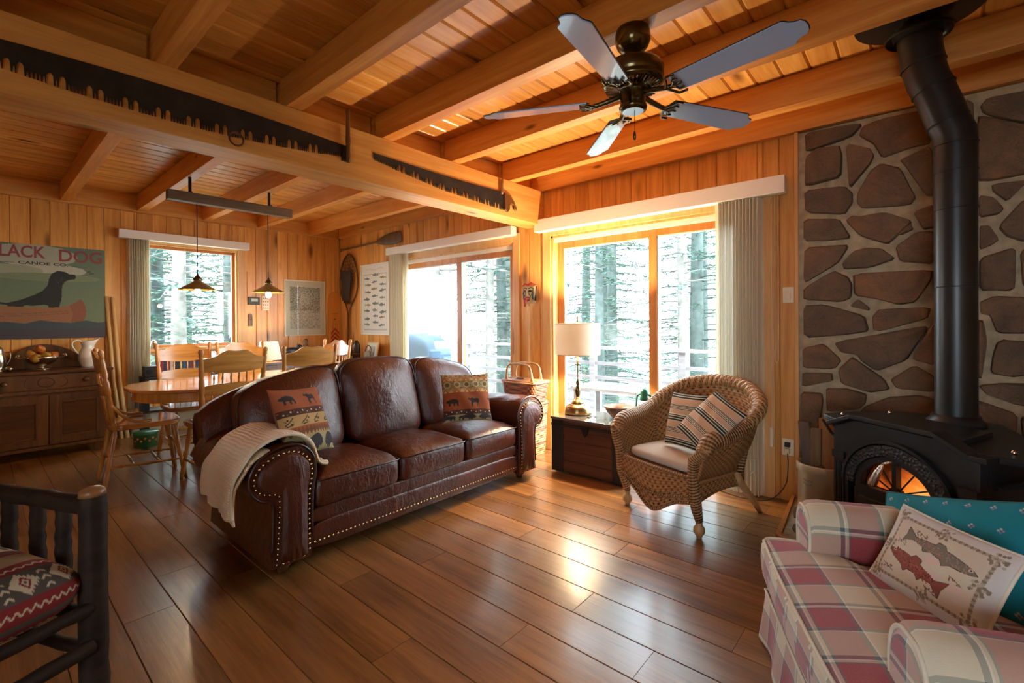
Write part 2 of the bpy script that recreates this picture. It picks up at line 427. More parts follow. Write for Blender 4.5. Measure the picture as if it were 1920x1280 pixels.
# ceiling: boards along y, joists along x, dropped beam with the saws
mb = MB(); mb.box(X0 - .2, X1 + .2, Y0 - .2, Y1 + .2, ZB + .022, ZB + .12)
ceiling = struct(mb.build('ceiling', plain('roof_deck', (.05, .03, .015), .9)))
BWD = .145
m = MB(); m.prism([(0, 0), (0, -.012), (.010, -.02), (BWD - .012, -.02), (BWD - .002, -.012), (BWD - .002, 0)], 0, Y1 - Y0, lambda a, b, h: (a, h, b))
o = m.build('board', M['pine_y']); bm_ = o.data; bpy.data.objects.remove(o)
x = -2.072 - BWD * 34
while x < X1:
    if x > X0 - .1: put(bm_, 'board', (x, Y0, ZB + .021), ceiling)
    x += BWD
JY = [.608 + .656 * i for i in range(-4, 0)] + [.608, 1.254, 1.919, 2.576, 3.289]
def joist(name, x0, x1, y0, y1, z0, z1, mat=M['beam_x'], parent=None, bev=.004):
    m = MB(); m.box(x0, x1, y0, y1, z0, z1); return m.build(name, mat, parent or ceiling, bevel=bev)
for y in JY:
    joist('joist', -2.96, X1, y, y + .095, ZJ, ZB); joist('joist', X0 + .04, -2.99, y + .012, y + .10, ZJ, ZB)
yy = [Y0] + JY + [Y1 - .05]
for a, b in zip(yy, yy[1:]):
    joist('blocking', -3.06, -3.01, a + .11, b - .002, ZJ, ZB, M['beam_y'])
joist('ledger', X0 + .05, X1, Y1 - .05, Y1 + .02, ZJ, ZB); joist('ledger', X0 - .02, X0 + .045, Y0, Y1 - .05, ZJ - .01, ZB, M['beam_y'])
beam = MB(); beam.box(-3.09, -2.87, Y0, Y1 - .001, 2.262, ZJ); b_ = beam.build('beam', M['beam_y'], ceiling, bevel=.006)

# walls: a core with openings, boards nailed on it
def wall_core(name, boxes, mat):
    m = MB()
    for b in boxes: m.box(*b)
    return struct(m.build(name, mat, fix=False))
core = plain('wall_core', (.10, .05, .02), .9)
yb0, yb1 = Y1 + .02, Y1 + .16
wall_back = wall_core('wall_back', [(X0 - .16, OP2[0], yb0, yb1, 0, 2.8), (OP2[1], OP1[0], yb0, yb1, 0, 2.8), (OP1[1], X1 + .1, yb0, yb1, 0, 2.8),
                                  (OP2[0], OP2[1], yb0, yb1, OP2[3], 2.8), (OP1[0], OP1[1], yb0, yb1, OP1[3], 2.8)], core)
wall_left = wall_core('wall_left', [(X0 - .16, X0 - .02, Y0 - .1, OPL[0], 0, 2.8), (X0 - .16, X0 - .02, OPL[1], Y1 + .02, 0, 2.8),
                                  (X0 - .16, X0 - .02, OPL[0], OPL[1], 0, OPL[2]), (X0 - .16, X0 - .02, OPL[0], OPL[1], OPL[3], 2.8)], core)
pm = M['pine']
wall_right = wall_core('wall_right', [(X1, X1 + .12, Y0 - .1, Y1 + .1, 0, 2.8)], pm)
wall_front = wall_core('wall_front', [(X0 - .1, -.1, Y0 - .12, Y0, 0, 2.8), (1.2, X1 + .1, Y0 - .12, Y0, 0, 2.8), (-.1, 1.2, Y0 - .12, Y0, 0, .9), (-.1, 1.2, Y0 - .12, Y0, 1.95, 2.8)], pm)  # unseen window opening added behind the camera to bring in frontal fill light
VM = {}
def vboard(Wd, H, side):
    k = (round(Wd, 3), round(H, 3), side)
    if k not in VM:
        m = MB(); c = .006; e = Wd - .0015
        if side == 'b': m.prism([(0, .02), (0, c), (c, 0), (e - c, 0), (e, c), (e, .02)], 0, H, lambda a, b, h: (a, b, h))
        else: m.prism([(0, -.02), (0, -c), (c, 0), (e - c, 0), (e, -c), (e, -.02)], 0, H, lambda a, b, h: (b, a, h))
        o = m.build('plank', pm); VM[k] = o.data; bpy.data.objects.remove(o)
    return VM[k]
def wall_boards(a0, a1, ops, side, parent, phase, zt=ZJ):
    p = phase
    while p > a0: p -= BWD
    cuts = [a0]; q = p + BWD
    while q < a1: 
        if q - a0 > .02: cuts.append(q)
        q += BWD
    cuts.append(a1)
    for o in ops:     # openings become extra cut lines
        for e in o[:2]:
            if a0 < e < a1: cuts.append(e)
    cuts = sorted(cuts)
    for a, b in zip(cuts, cuts[1:]):
        if b - a < .004: continue
        segs = [(0, zt)]
        for o in ops:
            if a >= o[0] - .002 and b <= o[1] + .002:
                segs = [(z0, z1) for z0, z1 in ((0, o[2]), (o[3], zt)) if z1 - z0 > .01]
        for z0, z1 in segs:
            loc = (a, Y1, z0) if side == 'b' else (X0, a, z0)
            put(vboard(b - a, z1 - z0, side), 'plank', loc, parent)
wall_boards(X0, -.655, [OP1, OP2], 'b', wall_back, -2.639)
wall_boards(Y0, Y1 - .001, [OPL], 'l', wall_left, .258)

# stone chimney wall, its mortar face and each stone
m = MB(); m.box(-.64, X1, 3.815, 3.85, 0, 2.60)
mortar = struct(m.build('wall_stone', M['mortar']))
m = MB(); m.box(-.655, -.632, 3.79, 3.85, 0, ZJ); struct(m.build('trim_9', M['trim']))
STONES=[[(-0.585,2.587),(-0.336,2.575),(-0.273,2.562),(-0.317,2.508),(-0.341,2.497),(-0.579,2.458)],[(-0.268,2.543),(-0.193,2.564),(0.056,2.564),(0.061,2.359),(-0.05,2.354),(-0.171,2.325),(-0.212,2.425),(-0.283,2.491)],[(-0.583,2.421),(-0.521,2.462),(-0.394,2.451),(-0.38,2.389),(-0.387,2.246),(-0.543,2.228),(-0.59,2.231)],[(-0.354,2.455),(-0.233,2.394),(-0.21,2.343),(-0.231,2.294),(-0.326,2.173),(-0.341,2.18)],[(-0.294,2.117),(-0.231,2.245),(-0.175,2.284),(-0.079,2.231),(-0.034,2.103),(-0.01,2.043),(-0.036,2.004),(-0.27,2.017),(-0.296,2.058)],[(-0.081,2.286),(0.066,2.341),(0.074,2.041),(0.038,2.047),(-0.049,2.231)],[(-0.591,2.188),(-0.367,2.179),(-0.325,2.123),(-0.325,2.062),(-0.368,1.994),(-0.584,2.039)],[(-0.596,1.991),(-0.398,1.967),(-0.34,1.847),(-0.346,1.832),(-0.47,1.829),(-0.596,1.843)],[(-0.356,1.949),(-0.318,1.977),(-0.285,1.964),(-0.158,1.974),(-0.043,1.91),(-0.03,1.89),(-0.136,1.776),(-0.159,1.778),(-0.285,1.843)],[(-0.094,1.823),(-0.032,1.886),(-0.021,1.847),(-0.076,1.823)],[(-0.019,1.952),(0.075,1.981),(0.075,1.846),(0.027,1.843)],[(-0.103,1.749),(-0.0,1.831),(0.075,1.816),(0.074,1.627),(-0.085,1.658)],[(-0.592,1.793),(-0.36,1.789),(-0.351,1.77),(-0.409,1.668),(-0.586,1.557),(-0.597,1.586)],[(-0.377,1.669),(-0.319,1.74),(-0.252,1.757),(-0.177,1.743),(-0.107,1.675),(-0.233,1.63),(-0.369,1.631)],[(-0.316,1.595),(0.066,1.59),(0.06,1.532),(-0.01,1.404),(-0.088,1.387),(-0.196,1.427),(-0.31,1.455)],[(-0.597,1.513),(-0.43,1.622),(-0.349,1.573),(-0.327,1.52),(-0.337,1.438),(-0.38,1.416),(-0.598,1.435)],[(-0.338,1.382),(-0.296,1.426),(-0.236,1.367),(-0.241,1.352)],[(-0.598,1.389),(-0.483,1.397),(-0.265,1.318),(-0.243,1.221),(-0.35,1.199),(-0.596,1.173)],[(-0.218,1.318),(-0.183,1.358),(0.056,1.363),(0.041,1.298),(-0.178,1.222),(-0.216,1.228)],[(-0.419,1.134),(-0.351,1.16),(0.027,1.25),(0.04,1.233),(-0.018,1.121),(-0.056,1.043),(-0.206,0.967),(-0.276,1.021),(-0.3,1.062),(-0.386,1.079)],[(-0.607,1.094),(-0.487,1.13),(-0.388,1.024),(-0.423,0.966),(-0.604,0.96)],[(-0.608,0.928),(-0.441,0.934),(-0.436,0.883),(-0.612,0.829)],[(-0.402,0.958),(-0.33,1.045),(-0.301,1.026),(-0.164,0.914),(-0.138,0.853),(-0.243,0.826),(-0.385,0.868)],[(-0.13,0.917),(-0.017,1.011),(0.071,0.951),(0.071,0.856),(-0.1,0.864)],[(0.057,1.246),(0.077,1.276),(0.077,1.017),(-0.023,1.052),(-0.016,1.091)],[(-0.469,0.83),(-0.352,0.835),(-0.253,0.808),(-0.261,0.752),(-0.293,0.713),(-0.465,0.671),(-0.469,0.762)],[(-0.62,0.789),(-0.498,0.789),(-0.491,0.738),(-0.505,0.607),(-0.549,0.458),(-0.606,0.418),(-0.627,0.59)],[(-0.257,0.73),(-0.147,0.798),(0.004,0.828),(0.076,0.804),(0.076,0.704),(-0.244,0.662),(-0.281,0.699)],[(-0.623,0.389),(-0.559,0.444),(-0.504,0.39),(-0.513,0.28),(-0.616,0.27)],[(-0.471,0.643),(-0.293,0.671),(-0.244,0.58),(-0.311,0.424),(-0.476,0.416)],[(-0.227,0.644),(0.062,0.683),(0.061,0.529),(-0.086,0.464),(-0.212,0.493)],[(0.276,2.515),(0.303,2.548),(0.444,2.544),(0.478,2.54),(0.477,2.361),(0.388,2.398),(0.287,2.474)],[(0.085,2.586),(0.242,2.559),(0.249,2.377),(0.101,2.363)],[(0.264,2.449),(0.294,2.447),(0.457,2.353),(0.484,2.214),(0.457,2.092),(0.415,2.091),(0.316,2.081),(0.264,2.093)],[(0.319,2.055),(0.457,2.053),(0.381,1.951),(0.324,2.015)],[(0.27,2.002),(0.323,1.982),(0.364,1.915),(0.35,1.888),(0.269,1.879)],[(0.346,1.814),(0.443,1.95),(0.523,1.956),(0.523,1.713),(0.442,1.722),(0.381,1.755)],[(0.271,1.828),(0.308,1.826),(0.346,1.742),(0.315,1.716),(0.27,1.692)],[(0.27,1.643),(0.394,1.685),(0.41,1.671),(0.407,1.472),(0.386,1.452),(0.27,1.463)],[(0.43,1.669),(0.523,1.679),(0.523,1.446),(0.44,1.465)],[(0.271,1.391),(0.329,1.423),(0.452,1.409),(0.457,1.216),(0.339,1.214),(0.31,1.317),(0.275,1.324)],[(0.264,1.283),(0.283,1.278),(0.298,1.167),(0.275,0.959),(0.263,0.958)],[(0.338,1.157),(0.368,1.176),(0.452,1.164),(0.452,0.985),(0.392,0.972),(0.312,0.989),(0.322,1.087)],[(0.266,0.909),(0.367,0.931),(0.452,0.934),(0.452,0.815),(0.392,0.826),(0.3,0.861)],[(0.26,0.8),(0.266,0.822),(0.414,0.763),(0.408,0.643),(0.329,0.629),(0.259,0.654)],[(0.429,0.748),(0.487,0.746),(0.486,0.618),(0.439,0.602)],[(0.076,0.742),(0.246,0.762),(0.246,0.524),(0.083,0.495)],[(0.084,2.345),(0.249,2.356),(0.249,2.05),(0.092,2.036)],[(0.092,2.008),(0.249,2.023),(0.248,1.69),(0.095,1.728)],[(0.095,1.7),(0.252,1.663),(0.251,1.393),(0.094,1.431)],[(0.085,1.324),(0.251,1.294),(0.254,1.047),(0.087,1.029)],[(0.084,1.01),(0.253,1.029),(0.253,0.781),(0.083,0.762)]]
def clip_poly(P):
    cx = sum(p[0] for p in P) / len(P); cz = sum(p[1] for p in P) / len(P); return cx, cz
rs = random.Random(11)
def stone(P, parent):
    # round the corners a little, then a rough domed slab
    Q = []
    n = len(P)
    for i in range(n):
        a, b, c = P[i - 1], P[i], P[(i + 1) % n]
        Q.append((b[0] * .88 + a[0] * .12, b[1] * .88 + a[1] * .12)); Q.append((b[0] * .88 + c[0] * .12, b[1] * .88 + c[1] * .12))
    cx, cz = clip_poly(Q); vs = []; N = len(Q)
    T = 1.03
    dep = rs.uniform(.014, .034)
    for s_, y in ((T, 3.818), (T, 3.80 - dep * .2), (.965, 3.80 - dep), (.5, 3.80 - dep - .004)):
        for (x, z) in Q:
            j = rs.uniform(-.003, .003)
            vs.append((x * s_ + cx * (1 - s_) , y + j, z * s_ + cz * (1 - s_) + j))
    vs.append((cx, 3.796 - dep - rs.uniform(0, .006), cz)); fs = []
    for l in range(3):
        for i in range(N): fs.append((l * N + i, l * N + (i + 1) % N, (l + 1) * N + (i + 1) % N, (l + 1) * N + i))
    for i in range(N): fs.append((3 * N + i, 3 * N + (i + 1) % N, 4 * N))
    mm = MB(); mm.add([(x - cx, y, z - cz) for x, y, z in vs], fs)
    o = mm.build('stone', M['stone'], parent, smooth=True); o.location = (cx, 0, cz); auto(o, .9); return o
for P in STONES: stone(P, mortar)
# the wall goes on past the frame with the same kind of rubble
zz = .05
while zz < 2.4:
    x = .56 + (rs.random() - .5) * .05; hgt = rs.uniform(.18, .30)
    while x < X1 - .15:
        wd = rs.uniform(.22, .42)
        if x + wd > X1: break
        P = [(x + .02, zz + .02 + rs.uniform(0, .03)), (x + wd - .02, zz + .02 + rs.uniform(0, .03)), (x + wd - .02 - rs.uniform(0, .04), zz + hgt - .02), (x + wd * .5, zz + hgt), (x + .02 + rs.uniform(0, .04), zz + hgt - .03)]
        stone(P, mortar); x += wd
    zz += hgt + .01
for P in [[(-.6, .03), (-.4, .03), (-.38, .22), (-.6, .24)], [(-.36, .04), (-.05, .03), (-.05, .35), (-.36, .38)], [(0, .03), (.25, .03), (.25, .46), (0, .44)], [(.28, .05), (.52, .03), (.52, .55), (.3, .56)]]: stone(P, mortar)

# hearth slab with its wooden edging
hearth = thing('stone_hearth', 'low stone hearth with wooden edging under the black stove', 'hearth', (0, 0, 0))
m = MB(); m.prism([(-.655, 3.79), (-.60, 3.06), (.10, 2.475), (.22, 2.47), (1.55, 3.05), (1.55, 3.79)], 0, .052, lambda a, b, h: (a, b, h)); m.build('mortar_bed', M['mortar'], hearth)
m = MB(); m.prism([(-.675, 3.79), (-.625, 3.03), (.095, 2.445), (.228, 2.438), (1.55, 3.015), (1.55, 3.05), (.22, 2.47), (.10, 2.475), (-.60, 3.06), (-.655, 3.79)], 0, .064, lambda a, b, h: (a, b, h)); m.build('wooden_edging', M['red_trim'], hearth)
for (cx, cyy, rx, ry) in ((-.52, 3.22, .06, .10), (-.57, 3.5, .05, .13), (-.38, 3.05, .10, .08), (-.40, 3.4, .09, .13), (-.2, 2.85, .11, .1), (.05, 2.65, .12, .1), (-.15, 3.2, .1, .15), (.15, 2.95, .12, .12), (.38, 2.72, .11, .10), (.72, 2.95, .13, .11), (.45, 3.1, .15, .16), (.85, 3.2, .15, .18), (1.3, 3.4, .16, .18), (.5, 3.5, .16, .17), (.1, 3.4, .15, .2)):
    mm = MB(); pts = [(rx * math.cos(a) * rs.uniform(.8, 1.1), ry * math.sin(a) * rs.uniform(.8, 1.1)) for a in [2 * PI * i / 9 for i in range(9)]]
    mm.prism(pts, .0, .012, lambda a, b, h: (a, b, h)); s_ = mm.build('stone', M['stone'], hearth, bevel=.004); s_.location = (cx, cyy, .05)

# ---------------- doors, windows, trim ----------------
def frame_box(m, a0, a1, b0, b1, w, d0, d1, fn):
    for (p, q, r, s_) in ((a0, a0 + w, b0, b1), (a1 - w, a1, b0, b1), (a0 + w, a1 - w, b0, b0 + w), (a0 + w, a1 - w, b1 - w, b1)):
        m.prism([(p, r), (q, r), (q, s_), (p, s_)], d0, d1, fn)
yf = lambda a, b, h: (a, h, b)
def slider(name, op, mull, sill=.02, handle=None):
    x0, x1, z0, z1 = op; ym = Y1
    d = struct(MB().box(x0, x1, ym + .0, ym + .16, -.01, .02).build(name, M['trim_x']))
    m = MB(); m.box(x0, x0 + .035, ym - .0, ym + .16, 0, z1); m.box(x1 - .035, x1, ym, ym + .16, 0, z1); m.box(x0, x1, ym, ym + .16, z1 - .035, z1); m.build('door_frame', M['trim'], d, bevel=.002)
    # casing trim on the room side
    m = MB()
    for (a, b, c, e) in ((x0 - .085, x0 + .012, 0, z1 + .085), (x1 - .012, x1 + .075, 0, z1 + .085), (x0 + .012, x1 - .012, z1 - .012, z1 + .085)):
        m.box(a, b, ym - .018, ym + .004, c, e)
    m.build('casing', M['trim'], d, bevel=.004)
    m = MB(); m.box(x0 + .02, x1 - .02, ym + .02, ym + .045, z1 - .075, z1 - .035); m.build('head_track', M['frame_w'], d)
    for i, (a, b, yo) in enumerate(((x0 + .03, mull + .04, .085), (mull - .04, x1 - .03, .045))):
        m = MB(); frame_box(m, a, b, .03, z1 - .06, .075, ym + yo, ym + yo + .035, yf); s_ = m.build('sash', M['red_trim'], d, bevel=.003)
        m = MB(); m.box(a + .07, b - .07, ym + yo + .014, ym + yo + .02, .10, z1 - .13); m.build('pane', M['glass'], s_)
        m = MB(); frame_box(m, a + .073, b - .073, .103, z1 - .133, .012, ym + yo + .006, ym + yo + .03, yf); m.build('glazing_bead', M['frame_w'], s_)
    return d
d1 = slider('door_1', OP1, -1.735)
d2 = slider('door_2', OP2, -4.20)
m = MB(); m.box(-3.315, -3.285, Y1 + .0, Y1 + .018, .94, 1.22); h = m.build('door_handle', M['red_trim'], d2, bevel=.004)
m = MB(); 
for z in (.99, 1.17): m.tube([(-3.30, Y1 + .01, z), (-3.30, Y1 + .05, z)], .005)
m.build('handle_post', M['blackm'], h)
m = MB(); m.box(-2.752, -2.735, Y1 + .035, Y1 + .05, 1.0, 1.22); h = m.build('door_handle', M['blackm'], d1, bevel=.003)
# dining window: fixed upper pane over a low awning pane
y0, y1, z0, z1 = OPL
wdw = struct(MB().box(X0 - .16, X0 + .0, y0, y1, z0 - .01, z0 + .02).build('window_1', M['trim_y']))
xf = lambda a, b, h: (h, a, b)
m = MB(); frame_box(m, y0, y1, z0, z1, .03, X0 - .16, X0, xf); m.build('window_frame', M['trim'], wdw, bevel=.002)
m = MB()
for (a, b, c, e) in ((y0 - .075, y0 + .01, z0 - .08, z1 + .07), (y1 - .01, y1 + .075, z0 - .08, z1 + .07), (y0 + .01, y1 - .01, z1 - .01, z1 + .07), (y0 + .01, y1 - .01, z0 - .08, z0 + .01)): m.box(X0 - .003, X0 + .018, a, b, c, e)
m.build('casing', M['trim'], wdw, bevel=.004)
for (c, e) in ((1.0, z1 - .03), (z0 + .03, .96)):
    m = MB(); frame_box(m, y0 + .03, y1 - .03, c, e, .035, X0 - .10, X0 - .06, xf); s_ = m.build('sash', M['red_trim'], wdw, bevel=.003)
    m = MB(); m.box(X0 - .085, X0 - .08, y0 + .06, y1 - .06, c + .033, e - .033); m.build('pane', M['glass'], s_)
m = MB(); m.box(X0 - .12, X0 + .03, y0, y1, .962, 1.0); m.build('middle_rail', M['trim_y'], wdw, bevel=.004)

# vertical blinds and their valances
def blind(name, label, vanes, zt, zb, axis, parent_loc, group=None):
    b = thing(name, label, 'blind', (0, 0, 0), group=group)
    return b
def vane_mesh(H, wd=.089):
    m = MB(); n = 6
    pts = [(wd * (i / n - .5), .006 * math.sin(PI * i / n)) for i in range(n + 1)]
    poly = pts + [(x, y - .0016) for x, y in reversed(pts)]
    m.prism(poly, 0, H, lambda a, b, h: (a, b, h)); o = m.build('vane', M['vane'], smooth=False); me = o.data; bpy.data.objects.remove(o); return me
def valance(parent, x0, x1, y0_, y1_, z0_, z1_):
    m = MB(); m.box(x0, x1, y0_, y1_, z0_, z1_); m.build('valance', M['valance'], parent, bevel=.004)
B1 = thing('vertical_blind', 'cream vertical blind stacked at right of the big sliding door behind wicker chair', 'blind', group='vertical blinds')
valance(B1, -2.92, -.70, 3.715, 3.806, 2.19, 2.312)
me = vane_mesh(2.17)
for i in range(19): put(me, 'vane', (-1.155 + .016 * i, 3.765, .015), B1, (0, 0, math.radians(74 + 7 * math.sin(i * 2.1))))
m = MB(); 
for dx in (0, .022):
    m.tube([(-.775 + dx, 3.775, 2.2), (-.775 + dx, 3.775, 1.02)], .0022, 5)
m.tube([(-.775 + .011 - .011 * math.cos(a), 3.775, 1.02 - .03 * math.sin(a)) for a in [PI * i / 8 for i in range(9)]], .0022, 5)
m.build('bead_chain', M['ivory'], B1)
m = MB(); m.tube([(-.800, 3.79, 2.2), (-.800, 3.79, .5)], .0018, 5); m.build('cord', M['ivory'], B1)
m = MB(); m.box(-.812, -.788, 3.775, 3.80, .38, .52); m.build('cord_weight', M['ivory'], B1, bevel=.003)
B2 = thing('vertical_blind', 'cream vertical blind stacked at left of the smaller sliding door beside fish chart', 'blind', group='vertical blinds')
valance(B2, -5.50, -3.225, 3.715, 3.806, 2.205, 2.302)
me2 = vane_mesh(2.185)
for i in range(16): put(me2, 'vane', (-5.43 + .016 * i, 3.765, .015), B2, (0, 0, math.radians(-72 + 8 * math.sin(i * 1.7))))
for i in range(3): put(me2, 'vane', (-5.175 + .04 * i, 3.765, .015), B2, (0, 0, math.radians(-8)))
B3 = thing('vertical_blind', 'bluish white vertical blind stacked at left of the dining window', 'blind', group='vertical blinds')
m = MB(); m.box(X0 + .02, X0 + .105, 1.096, 2.466, 2.275, 2.372); m.build('valance', M['valance'], B3, bevel=.004)
me3 = vane_mesh(1.96)
for i in range(13): put(me3, 'vane', (X0 + .06, 1.185 + .0155 * i, .315), B3, (0, 0, math.radians(12 + 8 * math.sin(i * 1.9))))

# baseboard heater line, small trims
m = MB(); m.box(X0, X0 + .06, 1.0, 3.7, .03, .22); m.box(X0, X0 + .075, 1.0, 3.7, .20, .235); struct(m.build('baseboard_left', plain('heater_enamel', (.42, .30, .16), .5), bevel=.006))
m = MB(); m.box(-3.18, -2.89, Y1 - .014, Y1 + .005, 0, .09); struct(m.build('baseboard_back', M['trim_x'], bevel=.003))
# =====================================================================  FURNITURE
# ---------------- leather sofa: local x along its length, y to its back ----------------
def chain(root): return root
SOFA = thing('leather_sofa', 'large brown leather sofa with rolled arms and brass nail trim', 'sofa', (-2.46, 1.06, 0), PI / 2)
# local frame: +x -> world +y, +y -> world -x
LE, WT = M['leather'], M['welt']
SL = 1.93     # distance between arm centres: arms at 0 and SL
sx0, sx1 = .125, SL - .125
m = MB(); m.box(sx0 - .02, sx1 + .02, .02, .86, .07, .27); m.build('base', LE, SOFA, bevel=.02)
m = MB(); cushion(m, sx1 - sx0 + .02, .10, .15, .3, .06, 40, 10, ((sx0 + sx1) / 2, .03, .155)); m.build('front_rail', LE, SOFA, smooth=True)
m = MB()
for zz in (.24,): cushion(m, sx1 - sx0 + .02, .11, .09, .3, .06, 40, 10, ((sx0 + sx1) / 2, .04, .262))
m.build('upper_rail', LE, SOFA, smooth=True)
def nails(pts, name, parent, r=.0055, out=(0, -1, 0)):
    m = MB(); O = Vector(out)
    a = O.orthogonal().normalized(); b = O.cross(a)
    for p in pts:
        p = Vector(p); ring = [p + (a * math.cos(t) + b * math.sin(t)) * r for t in [2 * PI * i / 6 for i in range(6)]]
        ring2 = [p + O * r * .55 + (a * math.cos(t) + b * math.sin(t)) * r * .6 for t in [2 * PI * i / 6 for i in range(6)]]
        m.add(ring + ring2 + [p + O * r * .75], [(i, (i + 1) % 6, 6 + (i + 1) % 6, 6 + i) for i in range(6)] + [(6 + i, 6 + (i + 1) % 6, 12) for i in range(6)])
    return m.build(name, M['nail'], parent, smooth=True, kind='stuff')
nails([(sx0 + .01 + i * .0262, -.022, .128) for i in range(64)], 'nailhead_trim', SOFA)
cw = (sx1 - sx0) / 3
for i in range(3):
    def wp(p, x, y, z, i=i):
        X, Y, Z = p
        if z > 0: Z += .012 * math.sin(X * 31 + i) * math.sin(Y * 17 + i * 2) * .5 - .02 * max(0, y) 
        if y < -.7: Z -= .012 * max(0, -z)
        return (X, Y, Z)
    m = MB(); cx = sx0 + cw * (i + .5)
    cushion(m, cw - .006, .66, .185, .38, .16, 64, 18, (cx, .31 - .02, .385), .045, warp=wp); s_ = m.build('seat_cushion', LE, SOFA, smooth=True)
    q = MB(); hw = cw / 2 - .012
    q.tube([(cx - hw, .02, .452), (cx - hw, -.025, .452), (cx - hw + .02, -.04, .452), (cx + hw - .02, -.04, .452), (cx + hw, -.025, .452), (cx + hw, .02, .452)], .0045, 6)
    q.build('welt', WT, s_, smooth=True)
# back cushions: a sweeping camel-back outline shared by the three
def topz(x):
    u = x / SL
    return .70 + .335 * (max(0., math.sin(PI * min(1, max(0, (u + .10) / 1.20)))) ** .42)
BX = [(-.03, .635), (.635, 1.29), (1.29, SL + .03)]
for i, (a, b) in enumerate(BX):
    def fn(u, v, a=a, b=b, i=i):
        th = 2 * PI * u; ph = -PI / 2 + PI * v
        x = sq(math.cos(th), .45) * sq(math.cos(ph), .32); z = sq(math.sin(th), .32) * sq(math.cos(ph), .32); y = sq(math.sin(ph), .75)
        X = (a + b) / 2 + x * (b - a) / 2
        t = topz(X); lo = .43
        r_ = (z + 1) / 2
        Z = lo + (t - lo) * r_
        Y = .565 + .16 * r_ + y * (.105 + .03 * (1 - x * x) - .02 * r_) - .05 * (1 - x * x) * (1 - (z * .9) ** 2)
        Y += .006 * math.sin(Z * 40 + X * 13 + i) * (1 - abs(y))
        return (X, Y, Z)
    m = MB(); m.grid(fn, 72, 20, cu=True); bc = m.build('back_cushion', LE, SOFA, smooth=True)
    q = MB(); pts = []
    for k in range(37):
        th = 2 * PI * k / 72; x = sq(math.cos(th), .45) * .985; z = sq(math.sin(th), .32) * .985
        X = (a + b) / 2 + x * (b - a) / 2; r_ = (z + 1) / 2; pts.append((X, .505 + .16 * r_, .43 + (topz(X) - .43) * r_))
    q.tube(pts, .0045, 6); q.build('welt', WT, bc, smooth=True)
# outer back shell
def fb(u, v):
    X = -.16 + u * (SL + .32); t = topz(X) - .05
    prof = [(.66, .09), (.90, .09), (.93, .3), (.97, t - .06), (.93, t + .0), (.84, t + .015), (.78, t - .05), (.66, .4)]
    k = v * (len(prof) - 1); i = min(int(k), len(prof) - 2); f = k - i
    zq = prof[i][1] * (1 - f) + prof[i + 1][1] * f; sh_ = .085 * max(0, min(1, (.50 - zq) / .12)); X += sh_ * (1 - 2 * u)
    return (X, prof[i][0] * (1 - f) + prof[i + 1][0] * f, prof[i][1] * (1 - f) + prof[i + 1][1] * f)
m = MB(); m.grid(fb, 36, 21)
for X, sgn in ((-.16, 1), (SL + .16, -1)):
    pts = [fb(0 if sgn > 0 else 1, v / 21) for v in range(22)]; m.add(pts, [tuple(range(22)) if sgn > 0 else tuple(range(21, -1, -1))])
m.build('back_shell', LE, SOFA, smooth=True)
# rolled arms: scroll outline in (x outwards, z), swept backwards
ARM = [(-.115, .07), (-.115, .30), (-.12, .42), (-.135, .52), (-.12, .60), (-.07, .655), (0.0, .675), (.08, .665), (.155, .62), (.195, .55), (.19, .475), (.145, .425), (.095, .41), (.085, .33), (.09, .20), (.10, .07)]
